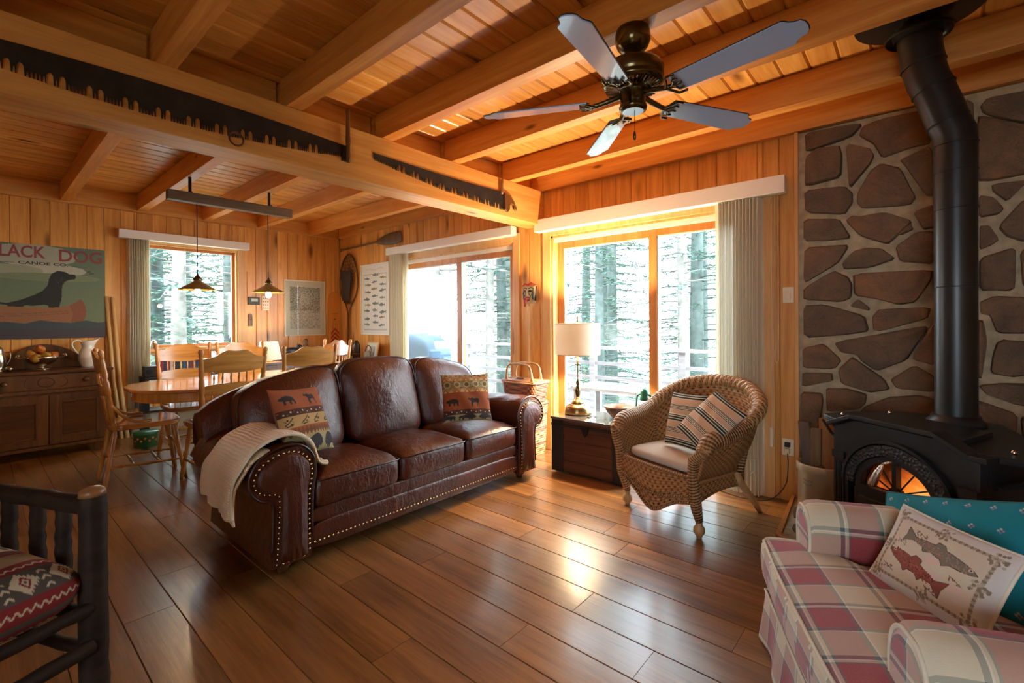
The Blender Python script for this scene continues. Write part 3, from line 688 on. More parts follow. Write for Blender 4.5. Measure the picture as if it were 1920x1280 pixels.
# ARM is given with +x pointing outwards
ARMS = spline([(a, 0, b) for a, b in ARM], 4)
def arm(cx, sg):
    n = len(ARMS)
    def fn(u, v):
        p = ARMS[min(int(round(v * (n - 1))), n - 1)]
        y = -.035 + u * .90
        s_ = 1 - .05 * (u ** 2); dz = -.0 * u
        if u < .06: s_ *= .97 + .5 * u
        return (cx + sg * p.x * s_, y, .07 + (p.z - .07) * (s_ if p.z > .4 else 1) + dz + .004 * math.sin(y * 30 + v * 40) * (v > .3 and v < .8))
    m = MB(); m.grid(fn, 18, n - 1)
    m.add([fn(0, k / (n - 1)) for k in range(n)], [tuple(range(n))]); m.add([fn(1, k / (n - 1)) for k in range(n)], [tuple(range(n - 1, -1, -1))])
    a_ = m.build('arm', LE, SOFA, smooth=True); auto(a_, .8)
    # padded front panel following the scroll
    inner = [(-.085, .10), (-.085, .40), (-.10, .50), (-.09, .57), (-.05, .615), (0.0, .635), (.07, .625), (.13, .59), (.158, .54), (.152, .49), (.115, .455), (.06, .44), (.05, .40), (.055, .25), (.065, .10)]
    I = spline([(a, 0, b) for a, b in inner], 3)
    def pf(s_, y): 
        out = []
        for p in I:
            cxx, czz = .01, .42
            out.append((cx + sg * (p.x if s_ == 1 else p.x + (cc(p)[0] - p.x) * (1 - s_)), y, p.z if s_ == 1 else p.z + (cc(p)[1] - p.z) * (1 - s_)))
        return out
    def cc(p): return (.0, p.z) if p.z < .42 else (.02 + .02 * (p.x > .06), .535)
    L = [pf(1, -.03), pf(1, -.048), pf(.9, -.062), pf(.5, -.072), pf(.12, -.074)]
    m = MB(); N = len(I)
    for A_, B_ in zip(L, L[1:]):
        m.add(A_ + B_, [(i, (i + 1) % N, N + (i + 1) % N, N + i) for i in range(N)])
    m.add(L[-1], [tuple(range(N))]); pnl = m.build('front_panel', LE, SOFA, smooth=True)
    # welt + nails along the outline
    q = MB(); q.tube([(cx + sg * p.x * .985, -.036, p.z) for p in ARMS[2:-2]], .008, 8); q.build('welt', WT, a_, smooth=True)
    O2 = [Vector((cx + sg * p.x * 1.10, -.047, .42 + (p.z - .42) * 1.035)) for p in I]
    pts = []; acc = 0
    for A_, B_ in zip(O2, O2[1:]):
        l = (B_ - A_).length; s_ = -acc
        while s_ + .026 <= l: s_ += .026; pts.append(A_.lerp(B_, max(0, s_ / l)))
        acc = l - s_
    nx = cx - sg * .09
    for i in range(1, 6): pts.append(Vector((cx + sg * (-.09 + .026 * i * 1.0), -.047, .088)))
    nails(pts, 'nailhead_trim', a_, .006)
arm(0, -1); arm(SL, 1)
for X, Y in ((.0, .06), (SL, .06), (.0, .80), (SL, .80)):
    m = MB(); m.lathe([(.026, 0), (.03, .02), (.042, .035), (.036, .05), (.05, .065), (.05, .08)], 16, (X, Y, 0)); m.build('foot', M['walnut'], SOFA, smooth=True)

# knitted cream throw over the near arm: follows the arm's outline and hangs down outside
TH = NT('cream_knit_throw'); v = TH.coords(rand=False)
sxn = TH.n('ShaderNodeTexCoord'); s3 = TH.n('ShaderNodeSeparateXYZ'); TH.l(sxn.outputs['UV'], s3.inputs[0])
a1_ = TH.math('SINE', TH.math('MULTIPLY', s3.outputs[1], 420)); a2_ = TH.math('SINE', TH.math('MULTIPLY', s3.outputs[0], 520))
TH.base(TH.mix(TH.math('ADD', TH.math('MULTIPLY', a1_, .12), .2), (.95, .76, .48), (.78, .55, .30))); TH.bump(TH.math('MULTIPLY', TH.math('ADD', a1_, 1.), TH.math('ADD', a2_, 1.2)), .5, .004); TH.set(Roughness=.95, Sheen_Weight=.4, Specular_IOR_Level=.1)
M['throw'] = TH.m
throw = thing('throw_blanket', 'cream knitted throw draped over the near rolled arm of the leather sofa', 'blanket', (-2.46, 1.06, 0), PI / 2)
path = [(-.262, .02), (-.262, .02)]
# (outward x, z) from the hanging hem, over the roll, down onto the seat
P_ = [(.262, .385), (.264, .43), (.262, .49), (.255, .55), (.225, .60), (.17, .672), (.08, .715), (0, .725), (-.07, .705), (-.125, .655), (-.155, .58), (-.172, .545), (-.20, .522), (-.235, .512)]
PP = spline([(a, 0, b) for a, b in P_], 4); n = len(PP)
def thr(u, v, off=0.):
    k = v * (n - 1); i = min(int(k), n - 2); f = k - i; p = PP[i].lerp(PP[i + 1], f)
    # width narrows and folds toward the seat end
    wv = .40 - .27 * max(0, v - .5) / .5; y0_ = -.02 + .05 * max(0, v - .6) / .4
    hang = max(0, .35 - v) / .35
    y = y0_ + (u - .0) * wv + .02 * hang * math.sin(v * 9)
    fold = (.010 * math.sin(u * 13) + .003 * math.sin(u * 27 + 1)) * (hang * 1.1 + .25 + max(0, v - .7) * 2.2)
    zz = p.z + (.04 * (u - .5) * hang) + fold * (1 - hang) + off * (1 - hang)
    return (-(p.x + fold * hang * 1.2 + off * hang), y, zz)
m = MB(); U = lambda a, b: (a * .40, b * 1.05)
m.grid(lambda u, v: thr(u, v), 44, 70, uvs=U); b_ = m.build('knit', M['throw'], throw, smooth=True)
sd = b_.modifiers.new('thick', 'SOLIDIFY'); sd.thickness = .012; sd.offset = 1
m = MB()
for u in (0., 1.): m.tube([thr(u, v / 60) for v in range(61)], .009, 6)
m.build('edge_binding', plain('cream_wool_binding', (.72, .64, .46), .95, bump=.5, bsc=300), throw, smooth=True)
m = MB()
m.grid(lambda u, v: tuple(a + b for a, b in zip(thr(.04 + u * .5, .0 + v * .45, -.014), (0, -.02, -.03))), 20, 30, uvs=U); b_ = m.build('under_fold', M['throw'], throw, smooth=True)
sd = b_.modifiers.new('thick', 'SOLIDIFY'); sd.thickness = .01

# ---------------- printed cushions: grid surfaces with a printed pattern ----------------
def raster(W_, H_, base): 
    a = np.zeros((H_, W_, 3)); a[:] = base; return a
def fill(img, poly, col, sx=1., sy=1.):
    """poly in units 0..sx, 0..sy with y up"""
    H_, W_, _ = img.shape; P = [(x / sx * W_, (1 - y / sy) * H_) for x, y in poly]
    xs = [p[0] for p in P]; ys = [p[1] for p in P]
    x0, x1 = max(0, int(min(xs)) - 1), min(W_, int(max(xs)) + 2); y0, y1 = max(0, int(min(ys)) - 1), min(H_, int(max(ys)) + 2)
    if x1 <= x0 or y1 <= y0: return
    gx, gy = np.meshgrid(np.arange(x0, x1) + .5, np.arange(y0, y1) + .5); ins = np.zeros(gx.shape, bool)
    n = len(P)
    for i in range(n):
        ax, ay = P[i]; bx, by = P[(i + 1) % n]
        if ay == by: continue
        c = ((ay > gy) != (by > gy)) & (gx < (bx - ax) * (gy - ay) / (by - ay) + ax); ins ^= c
    img[y0:y1, x0:x1][ins] = col
def disc(img, cx, cy_, r, col, sx=1., sy=1., ry=None):
    fill(img, [(cx + r * math.cos(a), cy_ + (ry or r) * math.sin(a)) for a in [2 * PI * i / 14 for i in range(14)]], col, sx, sy)
def stroke(img, pts, wd, col, sx=1., sy=1.):
    for (ax, ay), (bx, by) in zip(pts, pts[1:]):
        dx, dy = bx - ax, by - ay; l = math.hypot(dx, dy) or 1; nx, ny = -dy / l * wd / 2, dx / l * wd / 2
        fill(img, [(ax + nx, ay + ny), (bx + nx, by + ny), (bx - nx, by - ny), (ax - nx, ay - ny)], col, sx, sy)
def printed(name, fn, img, mat, parent=None):
    """quad sheet whose vertices carry the printed colours; fn(u, v) with v up"""
    H_, W_, _ = img.shape
    vs = [fn(i / (W_ - 1), 1 - j / (H_ - 1)) for j in range(H_) for i in range(W_)]
    fs = [(j * W_ + i, (j + 1) * W_ + i, (j + 1) * W_ + i + 1, j * W_ + i + 1) for j in range(H_ - 1) for i in range(W_ - 1)]
    me = bpy.data.meshes.new(name); me.from_pydata(vs, [], fs); me.polygons.foreach_set('use_smooth', [True] * len(fs))
    ca = me.color_attributes.new('print', 'FLOAT_COLOR', 'POINT'); c = np.ones((H_ * W_, 4)); c[:, :3] = img.reshape(-1, 3); ca.data.foreach_set('color', c.ravel())
    me.materials.append(mat); o = bpy.data.objects.new(name, me); C.objects.link(o)
    if parent: o.parent = parent
    return o
def pillow_fn(w_, h_, t_, side, pinch=.06, e=.5):
    def fn(u, v):
        x = 2 * u - 1; z = 2 * v - 1
        X = x * (1 - pinch * (1 - z * z) * .5) * w_ / 2 * (1 + .02 * abs(x * z) ** 3); Z = z * (1 - pinch * (1 - x * x) * .5) * h_ / 2 * (1 + .02 * abs(x * z) ** 3)
        b = (max(0, 1 - abs(x) ** 2.4) * max(0, 1 - abs(z) ** 2.4)) ** e
        return (X, -side * t_ / 2 * b + side * .004 * math.sin(x * 7 + z * 5) * b, Z)
    return fn
VC = vcol('printed_cloth', .9, .35, 900)
def pillow(name, label, cat, w_, h_, t_, img, cols, loc, backcol, group=None, piping=None):
    """local x to the right, y into its back, z up; columns give the world directions"""
    r = thing(name, label, cat, group=group); r.matrix_world = rotmat(cols, loc)
    f_ = printed('front_cover', pillow_fn(w_, h_, t_, 1), img, VC, r)
    m = MB(); m.grid(pillow_fn(w_, h_, t_, -1), 24, 24); m.build('back_cover', backcol, r, smooth=True)
    if piping:
        fp = pillow_fn(w_, h_, t_, 1); pts = [fp(i / 20, 0) for i in range(20)] + [fp(1, i / 20) for i in range(20)] + [fp(1 - i / 20, 1) for i in range(20)] + [fp(0, 1 - i / 20) for i in range(20)]
        m = MB(); m.tube(pts, .005, 6, closed=True); m.build('piping', piping, r, smooth=True)
    return r
MOOSE = [(0, .62), (.06, .68), (.10, .80), (.13, .70), (.2, .66), (.3, .74), (.42, .70), (.62, .66), (.75, .70), (.88, .66), (.93, .52), (.90, .30), (.94, 0), (.88, 0), (.84, .28), (.80, .34), (.80, 0), (.75, 0), (.72, .36), (.5, .34), (.42, .32), (.40, 0), (.35, 0), (.34, .3), (.31, 0), (.26, 0), (.27, .38), (.22, .5), (.14, .56), (.05, .56)]
BISON = [(0, .35), (.03, .6), (.14, .85), (.3, 1.0), (.5, .92), (.7, .78), (.9, .70), (1, .5), (.97, .2), (.98, 0), (.9, 0), (.88, .22), (.8, .25), (.78, 0), (.7, 0), (.68, .25), (.5, .22), (.42, .15), (.4, 0), (.32, 0), (.3, .15), (.25, 0), (.18, .02), (.18, .2), (.08, .15)]
BEAR = [(0, .40), (.05, .52), (.12, .60), (.2, .62), (.35, .72), (.6, .74), (.85, .68), (.97, .5), (.98, 0), (.86, 0), (.84, .25), (.7, .3), (.68, .0), (.58, 0), (.55, .28), (.35, .26), (.33, 0), (.22, 0), (.22, .3), (.12, .34)]
def place(poly, x, y, w_, h_, flip=False): return [((x + w_ * (1 - a if flip else a)), y + h_ * b) for a, b in poly]
RUST, DK, TAN, BRN, INK, OLV = (.30, .085, .030), (.075, .032, .022), (.42, .27, .11), (.16, .065, .032), (.030, .024, .024), (.24, .19, .09)
def lodge(order):
    img = raster(150, 150, RUST); rr = random.Random(5)
    for y0_, y1_, kind in order:
        H_ = y1_ - y0_
        col = {'rust': RUST, 'dots': DK, 'rider': TAN, 'tri': BRN, 'bison': (.34, .30, .15), 'olive': OLV, 'zig': (.40, .22, .08)}[kind]
        fill(img, [(0, y0_), (1, y0_), (1, y1_), (0, y1_)], col)
        if kind == 'rust':
            for k_ in range(26): disc(img, rr.random(), y0_ + rr.random() * H_, .05, tuple(c * rr.uniform(.88, 1.15) for c in RUST), ry=.02)
            fill(img, place(MOOSE, .50, y0_ + .12 * H_, .26, H_ * .72), INK); fill(img, place(BEAR, .05, y0_ + .22 * H_, .26, H_ * .55), INK); fill(img, place(MOOSE, .93, y0_ + .15 * H_, .2, H_ * .7), INK)
        if kind == 'dots':
            for k_ in range(10): disc(img, .06 + k_ * .1, (y0_ + y1_) / 2 + (.010 if k_ % 2 else -.012), .011, (.62, .50, .34)); disc(img, .01 + k_ * .1, (y0_ + y1_) / 2 + (-.02 if k_ % 2 else .02), .009, RUST)
        if kind == 'tri':
            for k_ in range(14):
                for yy_, s_ in ((y0_, 1), (y1_, -1)): fill(img, [(k_ / 14, yy_), ((k_ + 1) / 14, yy_), ((k_ + .5) / 14, yy_ + s_ * H_ * .42)], TAN if s_ > 0 else RUST)
        if kind == 'zig':
            for k_ in range(9): fill(img, [(k_ / 9, y0_), ((k_ + 1) / 9, y0_), ((k_ + .5) / 9, y1_)], (.50, .30, .12) if k_ % 2 else RUST); fill(img, [((k_ + .2) / 9, y0_), ((k_ + .8) / 9, y0_), ((k_ + .5) / 9, y1_ - .3 * H_)], (.56, .36, .17))
        if kind == 'rider':
            for k_ in range(4):
                x = .04 + k_ * .25
                for q in range(9): disc(img, x + rr.uniform(0, .14), y0_ + H_ * rr.uniform(.15, .85), .014, INK if q % 2 else (.28, .2, .1))
                stroke(img, [(x, y0_ + H_ * .3), (x + .06, y0_ + H_ * .5), (x + .13, y0_ + H_ * .85)], .014, INK); stroke(img, [(x + .02, y0_ + H_ * .15), (x + .1, y0_ + H_ * .25)], .014, INK)
        if kind == 'olive':
            for k_ in range(60): disc(img, rr.random(), y0_ + H_ * rr.random(), .012, DK if k_ % 2 else (.44, .36, .18))
            for k_ in range(5): disc(img, .1 + k_ * .2, (y0_ + y1_) / 2, .07, (.42, .34, .16), ry=H_ * .42); disc(img, .1 + k_ * .2, (y0_ + y1_) / 2, .045, (.14, .10, .05), ry=H_ * .26)
        if kind == 'bison':
            for k_ in range(3): fill(img, place(BISON, -.12 + k_ * .42, y0_ + .02, .36, H_ * .92, flip=k_ == 1), (.045, .040, .045))
    return img
RB = plain('rust_back_cloth', (.2, .07, .035), .9)
pillow('lodge_pillow', 'rust and tan animal print pillow at the near end of the sofa', 'pillow', .385, .385, .13,
       lodge([(.74, 1., 'rust'), (.60, .66, 'dots'), (.64, .74, 'rust'), (.66, 1.0, 'rust'), (.56, .66, 'dots'), (.39, .56, 'rider'), (.25, .39, 'tri'), (0, .25, 'bison')]),
       ortho((-.432, .898, -.083), (-.817, -.429, -.387)), (-2.655, 1.232, .740), RB, 'lodge print pillows')
pillow('lodge_pillow', 'tan zigzag and moose print pillow at the far end of the sofa', 'pillow', .37, .37, .12,
       lodge([(0, .12, 'bison'), (.12, .22, 'dots'), (.22, .58, 'rust'), (.58, .66, 'zig'), (.66, .84, 'olive'), (.84, .91, 'zig'), (.91, 1., 'olive')]),
       ortho((.533, .846, -.006), (-.782, .490, -.386)), (-2.64, 2.50, .712), RB, 'lodge print pillows')
# striped pillows on the wicker chair
def stripes(rot=False):
    W_ = 150; img = raster(W_, W_, (.58, .40, .26))
    G, CR = (.012, .035, .030), (.74, .66, .50)
    def band(y, h_, c): fill(img, [(0, y), (1, y), (1, y + h_), (0, y + h_)], c)
    for y in (.02, .24, .46, .68, .90):
        wide = (round(y * 100) % 4 == 2)
        band(y - .01, .14 if wide else .10, CR)
        if wide: band(y, .032, G); band(y + .045, .032, G); band(y + .09, .026, G)
        else: band(y, .014, G); band(y + .026, .014, G); band(y + .052, .014, G); band(y + .076, .01, G)
    if rot: img = img.transpose(1, 0, 2).copy()
    return img
SB = plain('striped_back_cloth', (.5, .36, .24), .9)
pillow('striped_pillow', 'green striped pillow standing on its corner at front on the wicker chair', 'pillow', .315, .335, .11, stripes(),
       ortho((.731, -.620, -.286), (.320, .681, -.659)), (-.935, 2.868, .694), SB, 'striped pillows on the wicker chair')
pillow('striped_pillow', 'green striped pillow standing upright behind the tilted one on the wicker chair', 'pillow', .315, .35, .11, stripes(),
       ortho((.881, -.470, .055), (.466, .845, -.262)), (-1.157, 3.07, .639), SB, 'striped pillows on the wicker chair')
# tapestry pillow with two fish
img = raster(230, 166, (.62, .52, .40)); rr = random.Random(9); SXW, SYH = 1.0, .72
kw = dict(sx=SXW, sy=SYH); BO = (.62, .58, .54); RP = (.24, .19, .13)
for k_ in range(60): disc(img, rr.random(), rr.random() * SYH, .06, tuple(c * rr.uniform(.93, 1.1) for c in (.62, .52, .40)), ry=.03, **kw)
fill(img, [(0, 0), (1, 0), (1, SYH), (0, SYH), (0, 0), (.10, .10), (.10, SYH - .09), (.90, SYH - .09), (.90, .10), (.10, .10)], BO, **kw)
def rope(a, b, n_):
    for i in range(n_):
        f = i / (n_ - 1); x = a[0] + (b[0] - a[0]) * f; y = a[1] + (b[1] - a[1]) * f; disc(img, x, y, .013, RP if i % 2 else (.40, .33, .24), **kw)
for a, b, n_ in (((.1, .1), (.9, .1), 40), ((.9, .1), (.9, .63), 28), ((.9, .63), (.1, .63), 40), ((.1, .63), (.1, .1), 28)): rope(a, b, n_)
for cx, cyy in ((.1, .1), (.9, .1), (.9, .63), (.1, .63), (.5, .63), (.9, .36), (.1, .36), (.55, .1)):
    for i in range(22): disc(img, cx + rr.uniform(-.05, .05), cyy + rr.uniform(-.05, .05), .012, RP if i % 3 else (.45, .38, .28), **kw)
FISH = [(0, .5), (.05, .62), (.15, .72), (.3, .80), (.42, .82), (.47, 1.02), (.58, 1.0), (.60, .80), (.75, .70), (.86, .62), (.95, .80), (1.03, .95), (1.0, .5), (1.03, .1), (.95, .25), (.86, .42), (.72, .34), (.68, .12), (.60, .30), (.45, .22), (.40, .0), (.32, .20), (.15, .28), (.05, .38)]
def rotp(P, x, y, w_, h_, ang, flip=False):
    out = []
    for a, b in P:
        if flip: a = 1 - a
        X = (a - .5) * w_; Y = (b - .5) * h_; out.append((x + X * math.cos(ang) - Y * math.sin(ang), y + X * math.sin(ang) + Y * math.cos(ang)))
    return out
for (x, y, w_, h_, ang, fl, c0, c1) in ((.55, .47, .62, .155, math.radians(-5), True, (.20, .165, .125), (.36, .15, .10)), (.41, .27, .56, .18, math.radians(-12), False, (.27, .075, .05), (.16, .04, .03))):
    P = rotp(FISH, x, y, w_, h_, ang, fl); fill(img, P, c0, **kw); stroke(img, P + [P[0]], .006, (.10, .06, .04), **kw)
    for i in range(130):
        a, b = rr.uniform(.1, .86), rr.uniform(.3, .75)
        q = rotp([(a, b)], x, y, w_, h_, ang, fl)[0]; disc(img, q[0], q[1], .006, c1 if i % 2 else tuple(min(1, c * 1.5) for c in c0), **kw)
    q = rotp([(.08, .58)], x, y, w_, h_, ang, fl)[0]; disc(img, q[0], q[1], .014, (.6, .5, .35), **kw); disc(img, q[0], q[1], .007, (.03, .02, .02), **kw)
for x, y in ((.22, .42), (.20, .17), (.75, .33), (.62, .16), (.35, .55)):
    for i in range(10): disc(img, x + rr.uniform(-.05, .05), y + rr.uniform(-.02, .02), .007, (.20, .14, .09), **kw)
    stroke(img, [(x - .06, y + .02), (x + .06, y - .02)], .005, (.15, .1, .07), **kw)
TW = plain('cream_back_cloth', (.62, .56, .46), .9)
CFISH = ortho((.691, -.723, .008), (.632, .599, -.492))
pillow('fish_pillow', 'cream tapestry pillow with two fish leaning on the teal cushion', 'pillow', .361, .262, .085, img, CFISH, (.0435, 1.893, .551), TW, piping=M['piping'])
img = raster(170, 120, (.010, .20, .25)); 
for j in range(5):
    for i in range(7):
        x = .07 + i * .145 + (.07 if j % 2 else 0); y = .06 + j * .145
        for dx, dy, c in ((0, .012, (.55, .5, .45)), (.012, 0, (.45, .2, .3)), (-.012, 0, (.5, .5, .5)), (0, -.012, (.3, .2, .35))): disc(img, x + dx, y + dy, .0065, c, sx=1, sy=.7)
pillow('teal_cushion', 'teal dotted cushion propped at the back of the plaid armchair', 'pillow', .46, .355, .12, img, ortho((.734, -.525, .25), (.62, .60, -.45)), (.075, 2.11, .532), plain('teal_cloth', (.012, .17, .21), .9), piping=plain('teal_piping', (.012, .15, .18), .8))
# ---------------- wicker armchair: local x along the front edge, y to the back ----------------
WK = thing('wicker_armchair', 'brown wicker armchair with rounded back beside the trunk', 'armchair', (-1.271, 2.931, 0), math.radians(-19.1))
wk, bd = M['wicker'], M['braid']
# plan of the rim (x, y, z)
RIM = [(-.325, -.085, .530), (-.33, -.02, .595), (-.33, .10, .615), (-.335, .24, .655), (-.33, .38, .735), (-.26, .52, .815), (-.10, .60, .858), (.06, .61, .865), (.22, .58, .85), (.36, .49, .80), (.44, .36, .735), (.45, .20, .665), (.43, .05, .625), (.415, -.05, .605), (.41, -.11, .54)]
rim = spline(RIM, 7); NR = len(rim)
SEATC = [(-.30, -.04), (-.31, .05), (-.31, .15), (-.31, .25), (-.29, .36), (-.22, .46), (-.10, .52), (.02, .53), (.14, .50), (.24, .43), (.31, .33), (.325, .2), (.33, .08), (.33, 0), (.33, -.06)]
seat = spline([(a, b, .36) for a, b in SEATC], 7)
LOWC = [(-.30, -.02), (-.305, .05), (-.305, .15), (-.30, .25), (-.28, .36), (-.22, .45), (-.10, .50), (.02, .51), (.14, .49), (.23, .42), (.30, .33), (.315, .2), (.315, .08), (.315, 0), (.31, -.03)]
low = spline([(a, b, .22) for a, b in LOWC], 7)
def shell(u, v):
    i = min(int(u * (NR - 1)), NR - 2); f = u * (NR - 1) - i
    a = rim[i].lerp(rim[i + 1], f); b = seat[i].lerp(seat[i + 1], f)
    bul = .025 * math.sin(PI * v)
    p = b.lerp(a, v); out = Vector((p.x, p.y - .2, 0)); 
    if out.length > .01: out.normalize()
    return tuple(p + out * bul)
m = MB(); m.grid(shell, 84, 12, uvs=lambda u, v: (u * 1.9, v * .42)); s_ = m.build('woven_back', wk, WK, smooth=True)
sd = s_.modifiers.new('t', 'SOLIDIFY'); sd.thickness = .014; sd.offset = 0
# thick braided rim
m = MB(); m.tube([p + Vector((0, 0, 0)) for p in rim], [.040 + .018 * max(0, 1 - abs(min(i, NR - 1 - i) - 12) / 12) for i in range(NR)], 14); m.build('braided_rim', bd, WK, smooth=True)
m = MB()
for ph in (0, 2.1, 4.2):
    pts = []
    for i in range(0, NR - 1):
        for sft in (0, .5):
            f = i + sft; j = min(int(f), NR - 2); p = rim[j].lerp(rim[j + 1], f - j); t_ = (rim[j + 1] - rim[j]).normalized(); a = t_.cross(Vector((0, 0, 1))).normalized(); b = a.cross(t_)
            th = f * 1.15 + ph; pts.append(p + (a * math.cos(th) + b * math.sin(th)) * .036)
    m.tube(pts, .010, 5)
m.build('braid_strand', M['rattan'], WK, smooth=True)
# seat deck, front apron with scalloped skirt and pierced lower edge
m = MB(); pl = [(p.x, p.y) for p in seat]; m.prism(pl, .335, .365, lambda a, b, h: (a, b, h)); m.build('seat_deck', wk, WK)
def skz(x):      # lower edge of the skirt
    u = (x + .30) / .62
    return .235 - .125 * max(0, math.sin(PI * min(1, max(0, u)))) ** 1.5 - .015 * math.cos(u * 4 * PI)
def holes(a, z):
    return ((a * 37) % 1.0 < .34) and ((z * 31 + (.5 if int(a * 37) % 2 else 0)) % 1.0 < .38)
m = MB(); NX, NZ = 88, 34; vs = []; fs = []; uv = []
for i in range(NX + 1):
    x = -.30 + .625 * i / NX; zl = skz(x); y = -.055 - .03 * math.sin(PI * i / NX)
    for j in range(NZ + 1): vs.append((x, y - .012 * math.sin(PI * j / NZ), .375 + (zl - .375) * j / NZ))
for i in range(NX):
    for j in range(NZ):
        fx = i / NX; row = j / NZ
        if row > .60 and row < .90 and .14 < fx < .97 and (i // 2 + j // 3) % 2 == 0 and (j % 3 != 2) and (i % 2 == 0): continue
        fs.append((i * (NZ + 1) + j, (i + 1) * (NZ + 1) + j, (i + 1) * (NZ + 1) + j + 1, i * (NZ + 1) + j + 1))
        q = lambda a, b: (a / NX * .62, b / NZ * .22); uv.append((q(i, j), q(i + 1, j), q(i + 1, j + 1), q(i, j + 1)))
m.add(vs, fs, uv); s_ = m.build('woven_apron', wk, WK, smooth=True); sd = s_.modifiers.new('t', 'SOLIDIFY'); sd.thickness = .010
m = MB(); m.tube([(-.30 + .625 * i / 40, -.062 - .03 * math.sin(PI * i / 40), skz(-.30 + .625 * i / 40)) for i in range(41)], .009, 6)
m.tube([(-.30 + .625 * i / 20, -.072 - .03 * math.sin(PI * i / 20), .372) for i in range(21)], .010, 6)
m.tube([(-.30 + .625 * i / 30, -.075 - .03 * math.sin(PI * i / 30), .275 - .07 * math.sin(PI * i / 30)) for i in range(31)], .007, 6); m.build('braided_edge', bd, WK, smooth=True)
# side skirts
for sx_, a in ((-1, low[:30]), (1, low[-30:])):
    m = MB(); pts = [Vector((sx_ * .315, -.03 + .5 * i / 10, 0)) for i in range(11)]
    m.grid(lambda u, v: (sx_ * (.315 - .0 * v) - sx_ * .05 * u, -.03 + .52 * u, .36 - (.36 - (.21 + .03 * math.sin(PI * u))) * v), 12, 5, uvs=lambda u, v: (u * .5, v * .15)); s_ = m.build('side_skirt', wk, WK, smooth=True)
    sd = s_.modifiers.new('t', 'SOLIDIFY'); sd.thickness = .010
# front legs: wrapped posts from arm to turned foot; rear legs splay backwards
for x, xt in ((-.30, -.325), (.298, .41)):
    m = MB(); m.tube([(xt, -.085, .54), (x * 1.08, -.075, .48), (x * 1.03, -.06, .40), (x * 1.02, -.045, .25), (x, -.02, .17), (x, -.0, .10)], [.036, .034, .034, .036, .032, .022], 14); m.build('leg', bd, WK, smooth=True)
    m = MB(); m.tube([(x, 0, .12), (x, 0, .075), (x, 0, .062), (x, 0, .035), (x, 0, .015), (x, 0, 0)], [.022, .02, .032, .034, .02, .014], 12); m.build('wrapped_foot', M['rattan'], WK, smooth=True)
for x, x2 in ((-.27, -.36), (.27, .26)):
    m = MB(); m.tube([(x, .36, .36), (x, .44, .24), ((x + x2) / 2, .58, .10), (x2, .665, 0)], [.026, .026, .02, .016], 10); m.build('leg', M['rattan'], WK, smooth=True)
for x in (-.33, .36):
    m = MB(); m.tube([(x, .30, .36), (x * 1.10, .33, .60), (x * 1.15, .36, .72)], [.022, .022, .024], 10); m.build('rear_post', bd, WK, smooth=True)
SC = thing('seat_cushion', 'beige seat pad lying on the wicker armchair', 'cushion', (-1.271, 2.931, 0), math.radians(-19.1))
m = MB(); cushion(m, .585, .56, .065, .45, .35, 48, 10, (.012, .235, .398), .02); m.build('pad', M['seatfab'], SC, smooth=True)
m = MB(); m.tube([(.29, .47, .40), (.33, .50, .39), (.35, .47, .34), (.33, .45, .31)], .004, 5); m.build('tie', M['seatfab'], SC)

# ---------------- trunk with glass top, lamp, bowl, lantern ----------------
TK = thing('storage_trunk', 'low black and wood trunk serving as side table under the lamp', 'trunk', (-2.394, 3.283, 0), math.radians(1.5))
m = MB()
for i in range(5): m.box(.0, .68, .006, .40, .03 + i * .086, .03 + i * .086 + .083)
m.box(.0, .68, .012, .395, .02, .44)
m.build('body', wood('trunk_slats', (.12, .042, .020), (.06, .020, .010), 'x', .35), TK, bevel=.003)
for x in (-.006, .57):
    m = MB(); m.box(x, x + .115, -.004, .405, .012, .455); m.build('side_panel', M['black'], TK, bevel=.006)
m = MB(); m.box(-.008, .688, -.006, .408, .40, .425); m.build('lid_edge', M['black'], TK, bevel=.004)
m = MB(); m.prism([(.305, .43), (.365, .43), (.365, .395), (.35, .36), (.335, .345), (.32, .36), (.305, .395)], -.022, -.004, lambda a, b, h: (a, h, b)); m.lathe([(0, -.028), (.012, -.026), (.014, -.02)], 12, (.335, 0, .385), Matrix.Rotation(PI / 2, 4, 'X')); m.build('latch', M['blackm'], TK, bevel=.002)
m = MB(); m.lathe([(0, -.012), (.014, -.010), (.018, 0)], 12, (.05, 0, .22), Matrix.Rotation(PI / 2, 4, 'X')); m.build('ring_boss', M['blackm'], TK, smooth=True)
m = MB(); m.box(-.01, .69, -.012, .415, .455, .478); m.build('top_slab', plain('smoked_glass_top', (.10, .085, .08), .06, 0, Coat_Weight=1.), TK, bevel=.004)
L = thing('table_lamp', 'brass oil-style table lamp with white drum shade on the trunk', 'lamp', (-2.27, 3.50, .478))
m = MB(); m.lathe([(.110, 0), (.118, .008), (.118, .03), (.112, .045), (.110, .055), (.105, .068), (.085, .082), (.06, .092), (.0, .094)], 32); b_ = m.build('font', M['brass'], L, smooth=True)
m = MB(); m.lathe([(.058, .088), (.05, .108), (.03, .125), (.018, .135), (.014, .15), (.0, .15)], 20); 
for i in range(10):
    a = 2 * PI * i / 10; m.tube([(.056 * math.cos(a), .056 * math.sin(a), .09), (.045 * math.cos(a), .045 * math.sin(a), .112), (.02 * math.cos(a), .02 * math.sin(a), .132)], .004, 5)
m.build('filigree_collar', M['brass'], L, smooth=True)
m = MB(); m.lathe([(.011, .14), (.016, .155), (.022, .18), (.024, .21), (.018, .24), (.012, .25), (.016, .262), (.018, .275), (.010, .29), (.006, .30), (.006, .42), (.009, .43), (.009, .52), (0, .52)], 16); m.build('stem', M['bronze'], L, smooth=True)
m = MB(); m.box(-.030, .030, -.006, .006, .43, .44)
for x in (-.026, .0, .026): m.tube([(x, 0, .44), (x, 0, .36 if x else .40), (x, 0, .355)], .0035, 6)
